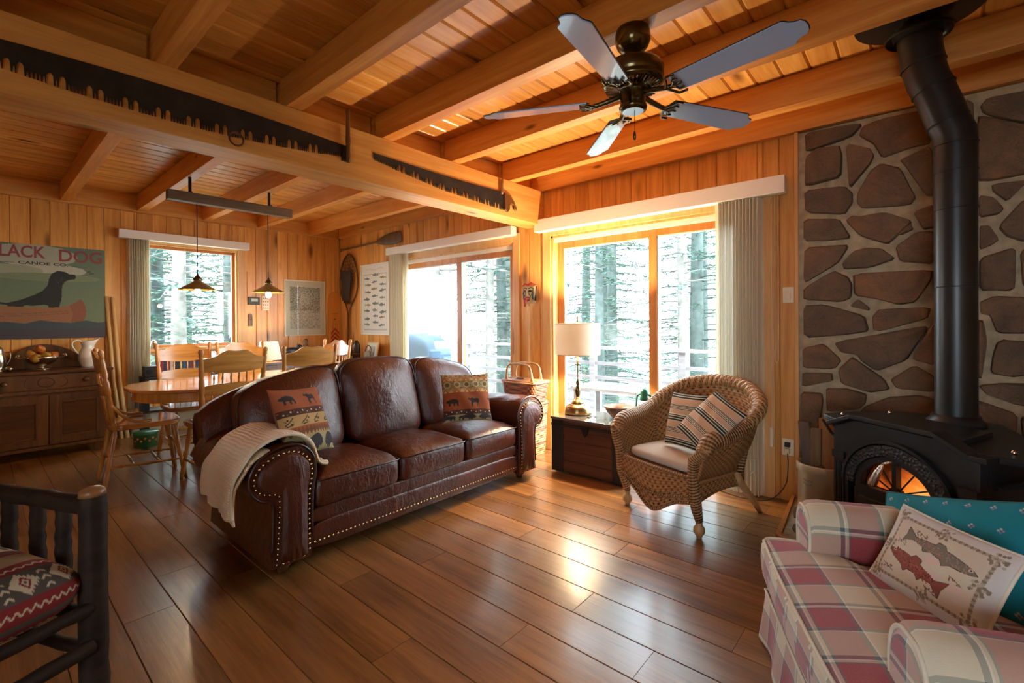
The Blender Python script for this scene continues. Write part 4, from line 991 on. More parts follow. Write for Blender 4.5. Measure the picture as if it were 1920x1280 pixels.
m.build('socket_arms', M['bronze'], L)
m = MB(); m.tube([(0.004, 0, .30), (.02, 0, .30), (.028, 0, .30)], .004, 6); m.lathe([(0, -.006), (.008, -.004), (.008, .004), (0, .006)], 8, (.03, 0, .30)); m.build('valve_knob', M['bronze'], L)
# shade: open drum, rings and spider
m = MB(); m.grid(lambda u, v: (.198 * math.cos(2 * PI * u), .198 * math.sin(2 * PI * u), .525 + .27 * v), 48, 4, cu=True); m.grid(lambda u, v: (.1955 * math.cos(2 * PI * u), .1955 * math.sin(2 * PI * u), .525 + .27 * v), 48, 4, cu=True); sh = m.build('lamp_shade', M['shade'], L, smooth=True, fix=False)
m = MB()
for z in (.525, .795): m.tube([(.197 * math.cos(a), .197 * math.sin(a), z) for a in [2 * PI * i / 40 for i in range(40)]], .003, 5, closed=True)
for i in range(3):
    a = 2 * PI * i / 3; m.tube([(0, 0, .785), (.196 * math.cos(a), .196 * math.sin(a), .785)], .002, 5)
m.build('shade_ring', M['brass'], L)
m = MB(); m.tube([(0, 0, .52), (0, 0, .80)], .002, 5); m.lathe([(.004, .795), (.012, .80), (.014, .815), (.006, .825), (.010, .84), (.006, .855), (0, .87)], 10); m.build('finial', M['brass'], L, smooth=True)
m = MB(); m.lathe([(0, .56), (.018, .57), (.028, .60), (.024, .63), (0, .645)], 14); m.build('bulb', M['bulb'], L, smooth=True)
m = MB(); m.tube(spline([(.10, .01, .01), (.16, .02, .012), (.20, -.03, .006), (.15, -.09, .004), (.18, -.10, .004)], 5), .003, 5); m.build('cord', M['blackm'], L)
BW = thing('wooden_bowl', 'brown patterned wooden bowl between lamp and lantern on the trunk', 'bowl', (-1.88, 3.52, .478))
m = MB(); m.lathe([(.0, 0), (.05, .0), (.055, .012), (.10, .06), (.125, .11), (.118, .112), (.095, .065), (.05, .018), (0, .014)], 28, cap=False); m.build('bowl_body', wood('bowl_wood', (.20, .10, .05), (.06, .03, .02), 'z', .3, .0), BW, smooth=True)
LN = thing('oil_lantern', 'small green oil lantern with clear glass globe on the trunk', 'lantern', (-1.72, 3.66, .478))
GR = plain('green_enamel', (.012, .10, .065), .3, .3)
m = MB(); m.lathe([(.0, 0), (.058, 0), (.062, .012), (.058, .035), (.04, .045), (.03, .05), (0, .05)], 20); m.build('fuel_tank', GR, LN, smooth=True)
m = MB(); m.lathe([(.026, .05), (.05, .085), (.052, .11), (.034, .155)], 20, cap=False); m.build('globe', M['glass'], LN, smooth=True)
m = MB(); m.lathe([(.036, .155), (.040, .165), (.030, .19), (.032, .20), (.036, .225), (.026, .245), (.012, .255), (0, .257)], 18); m.build('chimney_cap', GR, LN, smooth=True)
m = MB()
for s_ in (-1, 1): m.tube(spline([(s_ * .055, 0, .03), (s_ * .072, 0, .05), (s_ * .068, 0, .16), (s_ * .055, 0, .195), (s_ * .03, 0, .205)], 4), .008, 8)
m.build('side_tube', GR, LN, smooth=True)
m = MB()
for z in (.085, .125): m.tube([(.055 * math.cos(a), .055 * math.sin(a), z) for a in [2 * PI * i / 20 for i in range(20)]], .002, 5, closed=True)
m.tube([(.07 * math.cos(a), -.02, .19 + .09 * math.sin(a)) for a in [PI * i / 12 for i in range(13)]], .002, 5); m.build('wire_guard', GR, LN)

# ---------------- hamper and picnic basket between the doors ----------------
HP = thing('woven_hamper', 'yellow and brown woven hamper on the floor behind the sofa arm', 'basket', (-2.985, 3.58, 0))
def boxloft(m, w0, d0, w1, d1, z0, z1, n=48, k=10, r=.3, c=(0, 0)):
    def fn(u, v):
        th = 2 * PI * u; a = w0 + (w1 - w0) * v; b = d0 + (d1 - d0) * v
        return (c[0] + sq(math.cos(th), r) * a / 2, c[1] + sq(math.sin(th), r) * b / 2, z0 + (z1 - z0) * v)
    m.grid(fn, n, k, cu=True, uvs=lambda u, v: (u * 2 * (w0 + d0), v * (z1 - z0)))
bands = [(0, .10, 'basket'), (.10, .125, 'basket_r'), (.125, .235, 'basket'), (.235, .27, 'basket_r'), (.27, .38, 'basket'), (.38, .41, 'basket_r'), (.41, .50, 'basket')]
for i, (a, b, mt) in enumerate(bands):
    f = lambda z: .42 + .05 * z / .5
    m = MB(); boxloft(m, f(a), .30 + .04 * a * 2, f(b), .30 + .04 * b * 2, a, b); m.build('woven_band', M[mt], HP, smooth=True)
m = MB(); cushion(m, .475, .345, .035, .4, .3, 40, 6, (0, 0, .505)); m.build('lid', M['basket'], HP, smooth=True)
m = MB(); m.tube([(.238 * sq(math.cos(a), .3), .172 * sq(math.sin(a), .3), .495) for a in [2 * PI * i / 48 for i in range(48)]], .011, 7, closed=True); m.build('rim', M['basket_r'], HP, smooth=True)
PB_ = thing('picnic_basket', 'red brown picnic basket with tall bentwood handles on the hamper', 'basket', (-2.925, 3.57, .522))
m = MB(); boxloft(m, .37, .24, .42, .28, 0, .185); m.build('basket_body', M['basket_r'], PB_, smooth=True)
m = MB(); cushion(m, .42, .135, .02, .4, .2, 40, 6, (0, -.073, .195)); m.build('lid', M['basket_r'], PB_, smooth=True)
m = MB(); cushion(m, .42, .135, .02, .4, .2, 40, 6, (0, .073, .195)); m.build('lid', M['basket_r'], PB_, smooth=True)
m = MB(); m.box(-.215, .215, -.008, .008, .18, .212); m.tube([(.213 * sq(math.cos(a), .3), .142 * sq(math.sin(a), .3), .185) for a in [2 * PI * i / 48 for i in range(48)]], .008, 6, closed=True); m.build('rim', M['rattan'], PB_, smooth=True)
for y in (-.10, .04):
    m = MB(); m.tube(spline([(-.155, y, .06), (-.155, y, .19), (-.15, y - .005, .28), (-.12, y - .01, .345), (-.05, y - .012, .36), (.05, y - .012, .36), (.13, y - .01, .345), (.16, y - .005, .27), (.165, y, .19), (.165, y, .06)], 5), .011, 8)
    for x in (-.155, .165):
        for dd in (-.03, .03): m.tube([(x + dd, y - .005, .15), (x + dd * .6, y - .005, .20), (x, y - .005, .25)], .007, 6)
    m.build('handle', M['rattan'], PB_, smooth=True)
m = MB(); m.prism([(-.05, 0), (-.02, .02), (.04, .018), (.05, 0), (.03, -.02), (-.03, -.02)], .212, .222, lambda a, b, h: (a - .03, b - .05, h)); m.build('clasp', M['bronze'], PB_, bevel=.002)

# ---------------- wood stove, flue, crock, kindling, cord ----------------
ST = thing('wood_stove', 'black cast iron wood stove burning in front of the stone wall', 'stove', (-.06, 2.68, .070), math.radians(-37.7))
IR = M['iron']; HZ = .69      # local z of the corners of the top; local y to the back
m = MB(); m.prism([(-.30, .02), (.30, .02), (.30, .46), (.12, .58), (-.30, .58)], .12, HZ, lambda a, b, h: (a, b, h)); m.build('firebox', IR, ST, bevel=.006)
# front surround with gable head
gab = [(-.315, .16), (.315, .16), (.315, HZ), (.21, HZ + .065), (-.235, HZ + .065), (-.315, HZ + .01)]
m = MB(); m.prism([(-.315, .16), (-.235, .16), (-.235, .52), (-.20, .60), (-.10, .655), (0, .67), (.10, .655), (.20, .60), (.235, .54), (.235, .16), (.315, .16), (.315, HZ), (.18, HZ + .05), (-.205, HZ + .05), (-.315, HZ)], -.025, .03, lambda a, b, h: (a, h, b)); m.build('front_surround', IR, ST, bevel=.003)
m = MB()
for a, b in (((-.335, HZ - .0), (-.205, HZ + .058)), ((-.205, HZ + .058), (.165, HZ + .058)), ((.165, HZ + .058), (.29, HZ)), ((.29, HZ), (.35, HZ))):
    m.prism([a, b, (b[0], b[1] + .022), (a[0], a[1] + .022)], -.05, .02, lambda p, q, h: (p, h, q))
m.build('cornice', IR, ST, bevel=.004)
# fluted pilasters
for x in (-.30, .26):
    m = MB()
    for i in range(4): m.box(x + i * .013, x + i * .013 + .008, -.033, -.02, .20, .52)
    m.box(x - .01, x + .055, -.04, -.02, .54, .575); m.box(x - .01, x + .055, -.04, -.02, .15, .20)
    m.build('pilaster', IR, ST)
# arched door: textured band, frame, fan glazing
def arch(rx, rz, cz, n=24, a0=0, a1=PI): return [(rx * math.cos(a0 + (a1 - a0) * i / n), cz + rz * math.sin(a0 + (a1 - a0) * i / n)) for i in range(n + 1)]
def ring(m, o, i_, h0, h1):
    n = len(o)
    f = lambda a, b, h: (a, h, b)
    vs = [f(*p, h0) for p in o] + [f(*p, h0) for p in i_] + [f(*p, h1) for p in o] + [f(*p, h1) for p in i_]
    fs = []
    for k in range(n - 1):
        fs += [(k, k + 1, n + k + 1, n + k), (2 * n + k, 3 * n + k, 3 * n + k + 1, 2 * n + k + 1), (k, 2 * n + k, 2 * n + k + 1, k + 1), (n + k, n + k + 1, 3 * n + k + 1, 3 * n + k)]
    m.add(vs, fs)
TEXI = NT('hammered_iron'); vv = TEXI.coords(rand=False); vo_ = TEXI.n('ShaderNodeTexVoronoi'); vo_.inputs['Scale'].default_value = 75; TEXI.l(vv, vo_.inputs['Vector']); TEXI.bump(vo_.outputs['Distance'], 1, .006); TEXI.set(Roughness=.38, Metallic=.5); TEXI.p.inputs['Base Color'].default_value = (.03, .032, .035, 1)
cz = .45
m = MB(); ring(m, arch(.235, .215, cz), arch(.19, .165, cz), -.045, -.02); m.build('arch_band', TEXI.m, ST, bevel=.004)
m = MB(); ring(m, arch(.25, .235, cz), arch(.238, .222, cz), -.05, -.02); m.build('arch_moulding', IR, ST, smooth=False)
m = MB(); ring(m, arch(.188, .163, cz), arch(.160, .135, cz), -.035, -.005); m.box(-.188, .188, -.035, -.005, cz - .03, cz); m.prism([(-.2, .17), (.2, .17), (.2, cz - .025), (-.2, cz - .025)], -.028, -.005, lambda a, b, h: (a, h, b)); m.box(-.17, .17, -.034, -.026, .20, .21); m.box(-.17, .17, -.034, -.026, .385, .395)
dr = m.build('door', IR, ST, bevel=.002)
m = MB(); m.box(-.010, .010, -.036, -.008, cz, cz + .14)
for k_ in range(1, 6):
    a = PI * k_ / 6
    if k_ == 3: continue
    m.tube([(.03 * math.cos(a), -.02, cz + .03 * math.sin(a)), (.160 * math.cos(a), -.02, cz + .136 * math.sin(a))], .0035, 5)
ring(m, arch(.036, .034, cz, 10), arch(.028, .026, cz, 10), -.026, -.012); m.build('fan_glazing_bars', IR, dr)
FL = NT('flames'); vv = FL.coords(rand=False, scale=(1, 1, .6)); nz = FL.noise(vv, 7, 4, .6, 1.5)
sx_ = FL.n('ShaderNodeSeparateXYZ'); tc_ = FL.n('ShaderNodeTexCoord'); FL.l(tc_.outputs['Object'], sx_.inputs[0])
gx = FL.math('MULTIPLY', FL.math('ABSOLUTE', FL.math('SUBTRACT', sx_.outputs[0], .09)), 3.2); gz = FL.math('MULTIPLY', FL.math('SUBTRACT', sx_.outputs[2], .45), 3.5)
ff = FL.math('SUBTRACT', FL.math('ADD', nz, .35), FL.math('ADD', gx, gz))
fc = FL.ramp(ff, [(.0, (.035, .004, .0)), (.3, (.45, .07, .008)), (.6, (1., .25, .03)), (.9, (1., .62, .2))]); FL.l(fc, FL.p.inputs['Emission Color']); FL.set(Emission_Strength=.85, Roughness=.4); FL.p.inputs['Base Color'].default_value = (.03, .01, .005, 1)
m = MB(); m.prism(arch(.165, .14, cz), .010, .014, lambda a, b, h: (a, h, b)); m.build('flames', FL.m, ST)
m = MB(); m.prism(arch(.162, .137, cz), -.008, -.005, lambda a, b, h: (a, h, b)); m.build('door_glass', M['glass'], dr)
m = MB(); m.tube([(.0, -.03, .60), (-.005, -.055, .598), (-.02, -.07, .585)], [.007, .006, .006], 8); m.tube(spline([(-.02, -.07, .585), (-.035, -.078, .55), (-.058, -.082, .49), (-.063, -.082, .473)], 4), [.006, .008, .010, .011, .013, .015, .016, .017, .017, .016, .014, .010, .003], 12); m.build('coiled_handle', plain('nickel_coil', (.60, .52, .45), .25, 1., bump=1, bsc=150), dr, smooth=True)
# top plate, wings, base
TOP = [(-.315, .0), (-.475, .075), (-.475, .45), (-.25, .66), (-.05, .66), (.231, .40), (.44, .05), (.31, 0)]
m = MB(); m.prism(TOP, HZ, HZ + .028, lambda a, b, h: (a, b, h)); tp = m.build('top_plate', IR, ST, bevel=.004)
m = MB(); m.prism([(-.235, 0), (.225, 0), (.12, .34), (-.21, .34)], HZ + .028, HZ + .05, lambda a, b, h: (a, b, h)); m.build('griddle', IR, ST, bevel=.003)
for x, y in ((-.40, .12), (-.38, .40), (.34, .10), (.26, .30)):
    m = MB(); m.lathe([(.010, .0), (.008, .01), (.004, .016), (0, .018)], 8, (x, y, HZ + .028)); m.build('lifter_knob', M['nickel'], ST, smooth=True)
for s_ in (-1, 1):
    m = MB()
    for i in range(9):
        y = .05 + i * .045; m.tube([(s_ * .32, y, HZ - .10), (s_ * .40, y, HZ - .06), (s_ * .455, y, HZ)], .007, 5)
    m.tube([(s_ * .33, .03, HZ - .10), (s_ * .33, .45, HZ - .10)], .008, 5)
    m.build('wing_bracket', IR, ST)
for i, (a, b, z0, z1) in enumerate(((.335, -.06, .03, .075), (.328, -.05, .075, .10), (.32, -.035, .10, .13))):
    m = MB(); m.prism([(-a, b), (a, b), (a, .5), (.15, .60), (-a, .60)], z0, z1, lambda p, q, h: (p, q, h)); m.build('base_moulding', IR, ST, bevel=.006)
for x, y in ((-.3, .0), (.3, .0), (-.3, .5), (.25, .45)):
    m = MB(); m.lathe([(.03, -.008), (.022, .01), (.03, .035)], 10, (x, y, 0)); m.build('foot', IR, ST, smooth=True)
m = MB(); m.lathe([(.11, 0), (.108, .02), (.092, .035), (.09, .05)], 28, (-.10, .45, HZ + .026)); m.build('flue_collar', IR, ST, smooth=True)
light('firebox_glow', 'POINT', (-.02, 2.76, .50), 1.5, (1, .35, .08), .03)

# flue follows up to the ceiling box
FX, FY = .137, 3.10
FP = thing('stove_pipe', 'matte black stove pipe rising from the stove with two elbows', 'pipe', (0, 0, 0))
def seg(pts, name, r=.0785): 
    m = MB(); m.tube(pts, r, 32); 
    q = Vector(pts[0]), Vector(pts[-1])
    return auto(m.build(name, M['pipe'], FP, smooth=True), .6)
seg([(FX, FY, .79), (FX, FY, 1.45)], 'pipe_section'); seg([(FX, FY, 1.45), (FX, FY, 1.82)], 'pipe_section'); seg([(FX, FY, 1.82), (FX, FY, 2.13)], 'pipe_section', .0795)
seg([(FX, FY, 2.13), (FX - .003, FY, 2.19), (FX - .025, FY, 2.245)], 'elbow_gore', .081)
seg([(FX - .025, FY, 2.245), (.088, FY, 2.33), (.06, FY, 2.42)], 'elbow_gore', .082)
seg([(.06, FY, 2.42), (.04, FY, 2.47), (.022, FY, 2.55)], 'elbow_gore', .0845)
seg([(.022, FY, 2.55), (.012, FY, 2.62), (.005, FY, 2.72)], 'elbow_gore', .087)
for (p, dz, r) in (((FX, FY, 1.45), 0, .080), ((FX, FY, 1.82), 0, .081), ((FX, FY, 2.0), 0, .0815), ((FX, FY, 2.13), 0, .083)):
    m = MB(); m.tube([(p[0] + r * math.cos(a), p[1] + r * math.sin(a), p[2]) for a in [2 * PI * i / 32 for i in range(32)]], .0025, 6, closed=True); m.build('seam_ring', M['pipe'], FP, smooth=True)
for c, dv, r in (((FX - .025, FY, 2.245), (-.4, 0, 1), .083), ((.06, FY, 2.42), (-.35, 0, 1), .086), ((.022, FY, 2.55), (-.15, 0, 1), .088)):
    dv = Vector(dv).normalized(); a_ = dv.orthogonal().normalized(); b2 = dv.cross(a_)
    m = MB(); m.tube([Vector(c) + (a_ * math.cos(t_) + b2 * math.sin(t_)) * r for t_ in [2 * PI * i / 32 for i in range(32)]], .003, 6, closed=True); m.build('seam_ring', M['pipe'], FP, smooth=True)
m = MB(); m.lathe([(.13, 2.70), (.135, 2.715), (.105, 2.73), (.095, 2.69), (.09, 2.76)], 32, (.005, FY, 0), cap=False); m.build('trim_collar', M['pipe'], FP, smooth=True)
m = MB(); m.lathe([(.0, 2.762), (.25, 2.762), (.25, 2.77), (0, 2.77)], 40, (.005, 3.0, 0)); m.build('ceiling_plate', M['pipe'], FP)

CK = thing('stoneware_crock', 'tan stoneware crock of kindling on the hearth beside the stove', 'crock', (-.46, 3.555, .064)); CK.scale = (1.17, 1.17, 1.08)
CR_ = plain('salt_glaze', (.50, .36, .20), .28, 0, 3, .12)
m = MB(); m.lathe([(0, 0), (.112, 0), (.118, .01), (.119, .24), (.125, .25), (.126, .285), (.120, .295), (.110, .29), (.108, .25), (.104, .03), (0, .02)], 40, cap=False); m.build('crock_body', CR_, CK, smooth=True)
m = MB()
for w_, (a0, z0_) in enumerate(((-2.30, .205), (-2.30, .19))):
    pts = [(.1195 * math.cos(a0 + t_ * .05), .1195 * math.sin(a0 + t_ * .05), z0_ + (.006 * math.sin(t_ * 2.3) if w_ == 0 else -.012 * math.sin(PI * t_ / 9))) for t_ in range(10)]
    m.tube(pts, .0014, 4)
m.build('maker_mark', plain('blue_ink', (.05, .06, .12), .5), CK)
for i, (x, y, tx, ty, h, wd) in enumerate(((-.05, .02, -.10, .04, .42, .045), (.02, -.03, .02, .02, .45, .06), (.05, .04, .10, .05, .44, .05), (-.03, -.04, -.03, -.02, .40, .04), (.03, .05, .03, .08, .38, .04))):
    k_ = thing('kindling_stick', ['grey split kindling stick leaning left in the crock', 'orange brown split board standing in the crock', 'dark split log standing at right in the crock', 'short split stick standing at front in the crock', 'short split stick at the back of the crock'][i], 'firewood', (-.46, 3.555, .064), group='kindling in the crock'); k_.scale = (1.1, 1.1, 1.25)
    m = MB(); 
    f = lambda a, b, h: (x + a + (tx - x) * h, y + b + (ty - y) * h, .03 + h * h_)
    h_ = h; vs = []
    base = [(-wd * .7, -wd * .3), (wd * .6, -wd * .35), (wd * .7, wd * .3), (-wd * .5, wd * .4)]
    m.prism(base, 0, 1, f); m.build('split_wood', wood('kindling_%d' % i, [(.16, .10, .06), (.40, .19, .05), (.10, .04, .02), (.3, .16, .07), (.2, .1, .05)][i], [(.08, .05, .03), (.26, .1, .02), (.05, .02, .01), (.15, .08, .03), (.1, .05, .02)][i], 'z', .7), k_, bevel=.002)
m = MB(); rr2 = random.Random(4)
for i in range(70):
    a = rr2.random() * 2 * PI; r_ = .1 * math.sqrt(rr2.random()); p = Vector((r_ * math.cos(a), r_ * math.sin(a), rr2.uniform(.20, .27))); dd = Vector((rr2.uniform(-1, 1), rr2.uniform(-1, 1), rr2.uniform(-.2, .9))).normalized() * .035
    m.tube([p, p + dd, p + dd * 1.5 + Vector((0, 0, -.01))], .003, 4)
o = m.build('wood_shavings', plain('bark_shavings', (.10, .055, .025), .9)); o.location = (-.46, 3.555, .075); o.scale = (1.1, 1.1, 1.08); o['kind'] = 'stuff'; tag(o, 'dark bark shavings and twigs filling the crock around the kindling', 'kindling')

# ---------------- plaid armchair: local x along the front edge, y to the back ----------------
AC = thing('plaid_armchair', 'red and cream plaid armchair in the right foreground', 'armchair', (-.49, 2.10, 0), math.radians(-65.8))
P_, PT, PS = M['plaid'], M['plaid_top'], M['plaid_side']
m = MB(); cushion(m, .90, .95, .26, .25, .12, 56, 12, (.445, .50, .175)); m.build('seat_base', PS, AC, smooth=True)
# box seat cushion with T front
def tw(p, x, y, z):
    X, Y, Z = p
    return (X, Y, Z - .010 * (z > 0) * (x * x))
TS = [(.0, .0), (.0, .14), (.155, .16), (.155, .86), (.735, .86), (.735, .16), (.885, .14), (.885, .0)]
def tshape(off, z):
    pts = []
    for (a, b) in spline([(x, y, 0) for x, y in [(.03, .0), (.0, .03), (.0, .12), (.03, .15), (.13, .155), (.155, .18), (.155, .5), (.155, .86), (.3, .875), (.6, .875), (.735, .86), (.735, .5), (.735, .18), (.76, .155), (.86, .15), (.885, .12), (.885, .03), (.855, .0), (.6, -.012), (.3, -.012), (.03, 0)]], 4) and [(q.x, q.y) for q in spline([(x, y, 0) for x, y in [(.03, .0), (.0, .03), (.0, .12), (.03, .15), (.13, .155), (.155, .18), (.155, .5), (.155, .86), (.3, .875), (.6, .875), (.735, .86), (.735, .5), (.735, .18), (.76, .155), (.86, .15), (.885, .12), (.885, .03), (.855, .0), (.6, -.012), (.3, -.012), (.03, 0)]], 4)[:-1]]:
        cx, cyy = .445, .42
        l = math.hypot(a - cx, b - cyy); pts.append((a - (a - cx) / l * off, b - (b - cyy) / l * off, z))
    return pts
rings = [tshape(.015, .285), tshape(0.0, .30), tshape(-.004, .35), tshape(0.0, .40), tshape(.012, .415)]
m = MB(); N = len(rings[0])
for A_, B_ in zip(rings, rings[1:]):
    uvv = []; acc = [0]
    for i in range(N): acc.append(acc[-1] + (Vector(A_[(i + 1) % N]) - Vector(A_[i])).length)
    for i in range(N): uvv.append(((acc[i], A_[i][2]), (acc[i + 1], A_[i][2]), (acc[i + 1], B_[i][2]), (acc[i], B_[i][2])))
    m.add(A_ + B_, [(i, (i + 1) % N, N + (i + 1) % N, N + i) for i in range(N)], uvv)
cb = m.build('seat_cushion_boxing', P_, AC, smooth=True)
# domed cushion top as a radial sheet
m = MB(); ctr = Vector((.445, .42, .415)); vs = []; K = 14
outl = [Vector(p) for p in tshape(.012, .415)]
for k_ in range(K + 1):
    f = k_ / K
    for p in outl:
        q = ctr.lerp(p, f); vs.append((q.x, q.y, .415 + .035 * (1 - f ** 3)))
fs = []
for k_ in range(K):
    for i in range(N): fs.append((k_ * N + i, k_ * N + (i + 1) % N, (k_ + 1) * N + (i + 1) % N, (k_ + 1) * N + i))
m.add(vs, fs); ct = m.build('seat_cushion_top', PT, AC, smooth=True)
m = MB(); m.tube(tshape(.010, .415), .006, 6, closed=True); m.tube(tshape(.010, .288), .006, 6, closed=True); m.build('piping', M['piping'], AC, smooth=True)
# rolled arms
def plaid_arm(x0, x1, nm, inner):
    cx = (x0 + x1) / 2; wv = (x1 - x0) / 2
    prof = [(-.80, .05), (-.82, .30), (-.95, .42), (-1.0, .50), (-.85, .56), (-.45, .595), (0, .60), (.45, .595), (.85, .56), (1.0, .50), (.95, .42), (.82, .30), (.80, .05)]
    S_ = spline([(cx + a * wv, 0, b) for a, b in prof], 4); n = len(S_); L_ = [0]
    for a, b in zip(S_, S_[1:]): L_.append(L_[-1] + (b - a).length)
    ys = [.135, .14, .155, .19, .4, .7, .93]
    sc_ = [.80, .92, .98, 1, 1, 1, 1]
    def fn(u, v):
        i = round(u * 6); j = round(v * (n - 1)); p = S_[j]; k_ = sc_[i]
        return (cx + (p.x - cx) * k_, ys[i], .35 + (p.z - .35) * k_)
    m = MB(); m.grid(fn, 6, n - 1, uvs=lambda u, v: (ys[round(u * 6)], L_[round(v * (n - 1))])); a_ = m.build('arm', P_, AC, smooth=True)
    f0 = [fn(0, j / (n - 1)) for j in range(n)]; m = MB(); m.add(f0, [tuple(range(n))]); m.build('arm_front', PS, AC)
    m = MB(); m.tube([fn(1 / 6, j / (n - 1)) for j in range(n)], .006, 6); m.build('piping', M['piping'], a_, smooth=True)
plaid_arm(-.02, .145, 'l', 1); plaid_arm(.745, .925, 'r', -1)
m = MB(); cushion(m, .62, .20, .50, .35, .25, 40, 14, (.445, .93, .66), warp=lambda p, x, y, z: (p[0], p[1] + .12 * (p[2] - .4), p[2])); m.build('back_cushion', PS, AC, smooth=True)
m = MB(); cushion(m, .92, .16, .95, .3, .15, 40, 14, (.445, 1.06, .50), warp=lambda p, x, y, z: (p[0], p[1] + .14 * max(0, p[2] - .3), p[2])); m.build('back_frame', PS, AC, smooth=True)
# gathered skirt round the base
def sk(u, v):
    per = [(.90, -.0), (-.005, -.0), (-.005, .95)]; t_ = u * 2
    if t_ < 1: x, y = .905 - .91 * t_, .02
    else: x, y = -.005, .02 + .95 * (t_ - 1)
    fl = .012 * math.sin(u * 40) * v + .02 * v
    if t_ < 1: y -= fl
    else: x -= fl
    return (x, y, .20 - .19 * v)
m = MB(); m.grid(sk, 120, 5, uvs=lambda u, v: (u * 1.86, .2 - .19 * v)); m.build('skirt', P_, AC, smooth=True)
m = MB(); m.tube([sk(i / 60, 0) for i in range(61)], .005, 6); m.build('piping', M['piping'], AC, smooth=True)

# ---------------- rustic log chair, front left ----------------
LC = thing('log_chair', 'rustic bark log armchair cut off at the left foreground', 'chair', (-2.0, .25, 0), math.radians(113.6))
# local x: along the front rail towards the camera's left; local y: back
BK = M['bark']
def log(p0, p1, r0, r1, name='rail', parent=LC, n=14, cap=True):
    p0, p1 = Vector(p0), Vector(p1); K = 14; pts = []; rs_ = []
    rq = random.Random(int(abs(p0.x * 91 + p1.z * 57) * 10))
    for i in range(K + 1):
        f = i / K; pts.append(p0.lerp(p1, f) + Vector((rq.uniform(-1, 1), rq.uniform(-1, 1), rq.uniform(-1, 1))) * .0022); rs_.append((r0 + (r1 - r0) * f) * rq.uniform(.97, 1.04))
    m = MB(); m.tube(pts, rs_, n); o = m.build(name, BK, parent, smooth=True); auto(o, .9); return o
def post(x, y, h, r=.036):
    o = log((x, y, 0), (x, y, h), r * 1.08, r, 'leg')
    m = MB(); m.lathe([(r * 1.0, h - .004), (r * .92, h + .012), (r * .6, h + .022), (0, h + .025)], 14, (x, y, 0)); m.build('post_cap', M['cutwood'], o, smooth=True)
    return o
p1_ = post(0, 0, .755); p2_ = post(-.60, 0, .755); post(0, .60, 1.0); post(-.60, .60, 1.0)
m = MB(); m.lathe([(0, 0), (.013, .0), (.015, .004)], 10, (0, 0, 0)); 
for x in (0, -.60):
    log((x, .01, .715), (x, .60, .715), .030, .027); log((x, .02, .25), (x, .60, .25), .02, .02, 'stretcher')
    for yv in (.14, .27, .42): 
        log((x, yv, .36), (x, yv, .70), .022, .021, 'spindle')
    log((x, .02, .36), (x, .60, .36), .024, .022)
for z, yo, r_ in ((.405, -.02, .020), (.285, -.025, .022)): log((-.02, yo, z + .0), (-.60, yo, z), r_, r_, 'front_rail'); 
log((0, .6, .9), (-.6, .6, .9), .028, .028, 'back_rail'); log((0, .6, .45), (-.6, .6, .45), .028, .028, 'back_rail')
for xv in (-.15, -.3, -.45): log((xv, .6, .45), (xv, .6, .9), .02, .02, 'spindle')
# kilim seat cushion: closed strip loft, printed bands run along the front edge
img = raster(200, 260, (.30, .25, .17)); RD, CRM, CHR, TN_ = (.19, .018, .018), (.50, .44, .30), (.075, .062, .05), (.30, .21, .11)
yv = 0.
pat = [(.05, CRM), (.02, RD), (.035, 'zz'), (.02, RD), (.03, CHR), (.02, RD), (.035, 'zz'), (.02, RD), (.13, 'dia'), (.02, RD), (.03, 'zz'), (.025, RD), (.10, TN_), (.02, RD), (.02, CHR), (.02, RD), (.14, CRM), (.02, RD), (.035, 'zz'), (.02, RD), (.16, CRM)]
for h_, c_ in pat:
    y0_, y1_ = yv, yv + h_; yv = y1_
    base = RD if c_ == 'zz' else CHR if c_ == 'dia' else c_
    fill(img, [(0, y0_), (1, y0_), (1, y1_), (0, y1_)], base)
    if c_ == 'zz':
        n_ = 26
        for k_ in range(n_): stroke(img, [(k_ / n_, y0_ + .006), ((k_ + .5) / n_, y1_ - .006), ((k_ + 1) / n_, y0_ + .006)], .008, CRM)
    if c_ == 'dia':
        for k_ in range(6):
            cx = .08 + k_ * .17; cm = (y0_ + y1_) / 2
            for q in range(-5, 6):
                hh = (.06 - abs(q) * .0095); fill(img, [(cx + q * .011, cm + hh), (cx + q * .011 + .011, cm + hh - .01), (cx + q * .011 + .011, cm - hh + .01), (cx + q * .011, cm - hh)], CRM)
            fill(img, [(cx - .026, cm), (cx, cm + .032), (cx + .026, cm), (cx, cm - .032)], RD); fill(img, [(cx - .016, cm), (cx, cm + .02), (cx + .016, cm), (cx, cm - .02)], CRM); fill(img, [(cx - .008, cm), (cx, cm + .01), (cx + .008, cm), (cx, cm - .01)], CHR)
            for q in range(3): stroke(img, [(cx + .07, cm - .05 + q * .035), (cx + .09, cm - .035 + q * .035), (cx + .105, cm - .05 + q * .035)], .009, CRM)
        fill(img, [(.06, y0_), (.06, y0_)], RD)
    if c_ == CRM and h_ > .1:
        for k_ in range(4): fill(img, place(BEAR, .05 + k_ * .25, y0_ + .02, .2, h_ - .04), (.13, .10, .08))
KC = thing('kilim_cushion', 'red striped southwestern cushion on the seat of the log chair', 'cushion', (-2.0, .25, 0), math.radians(113.6))
def kc(u, v):
    # v runs from the lower front edge, up the rounded front and back over the top
    t_ = v * 1.0; x = .025 + .55 * u; ex = 1 - (2 * u - 1) ** 8
    if t_ < .36: a = -PI / 2 + PI * t_ / .36; y = .07 - .105 * math.cos(a) * (.55 + .45 * ex); z = .485 + .085 * math.sin(a) * (.4 + .6 * ex)
    else: q = (t_ - .36) / .64; y = .07 + .47 * q; z = .485 + .085 * (.4 + .6 * ex) + .02 * math.sin(PI * q) * ex
    return (-x, y, z)
printed('cushion_cover', kc, img, VC, KC)
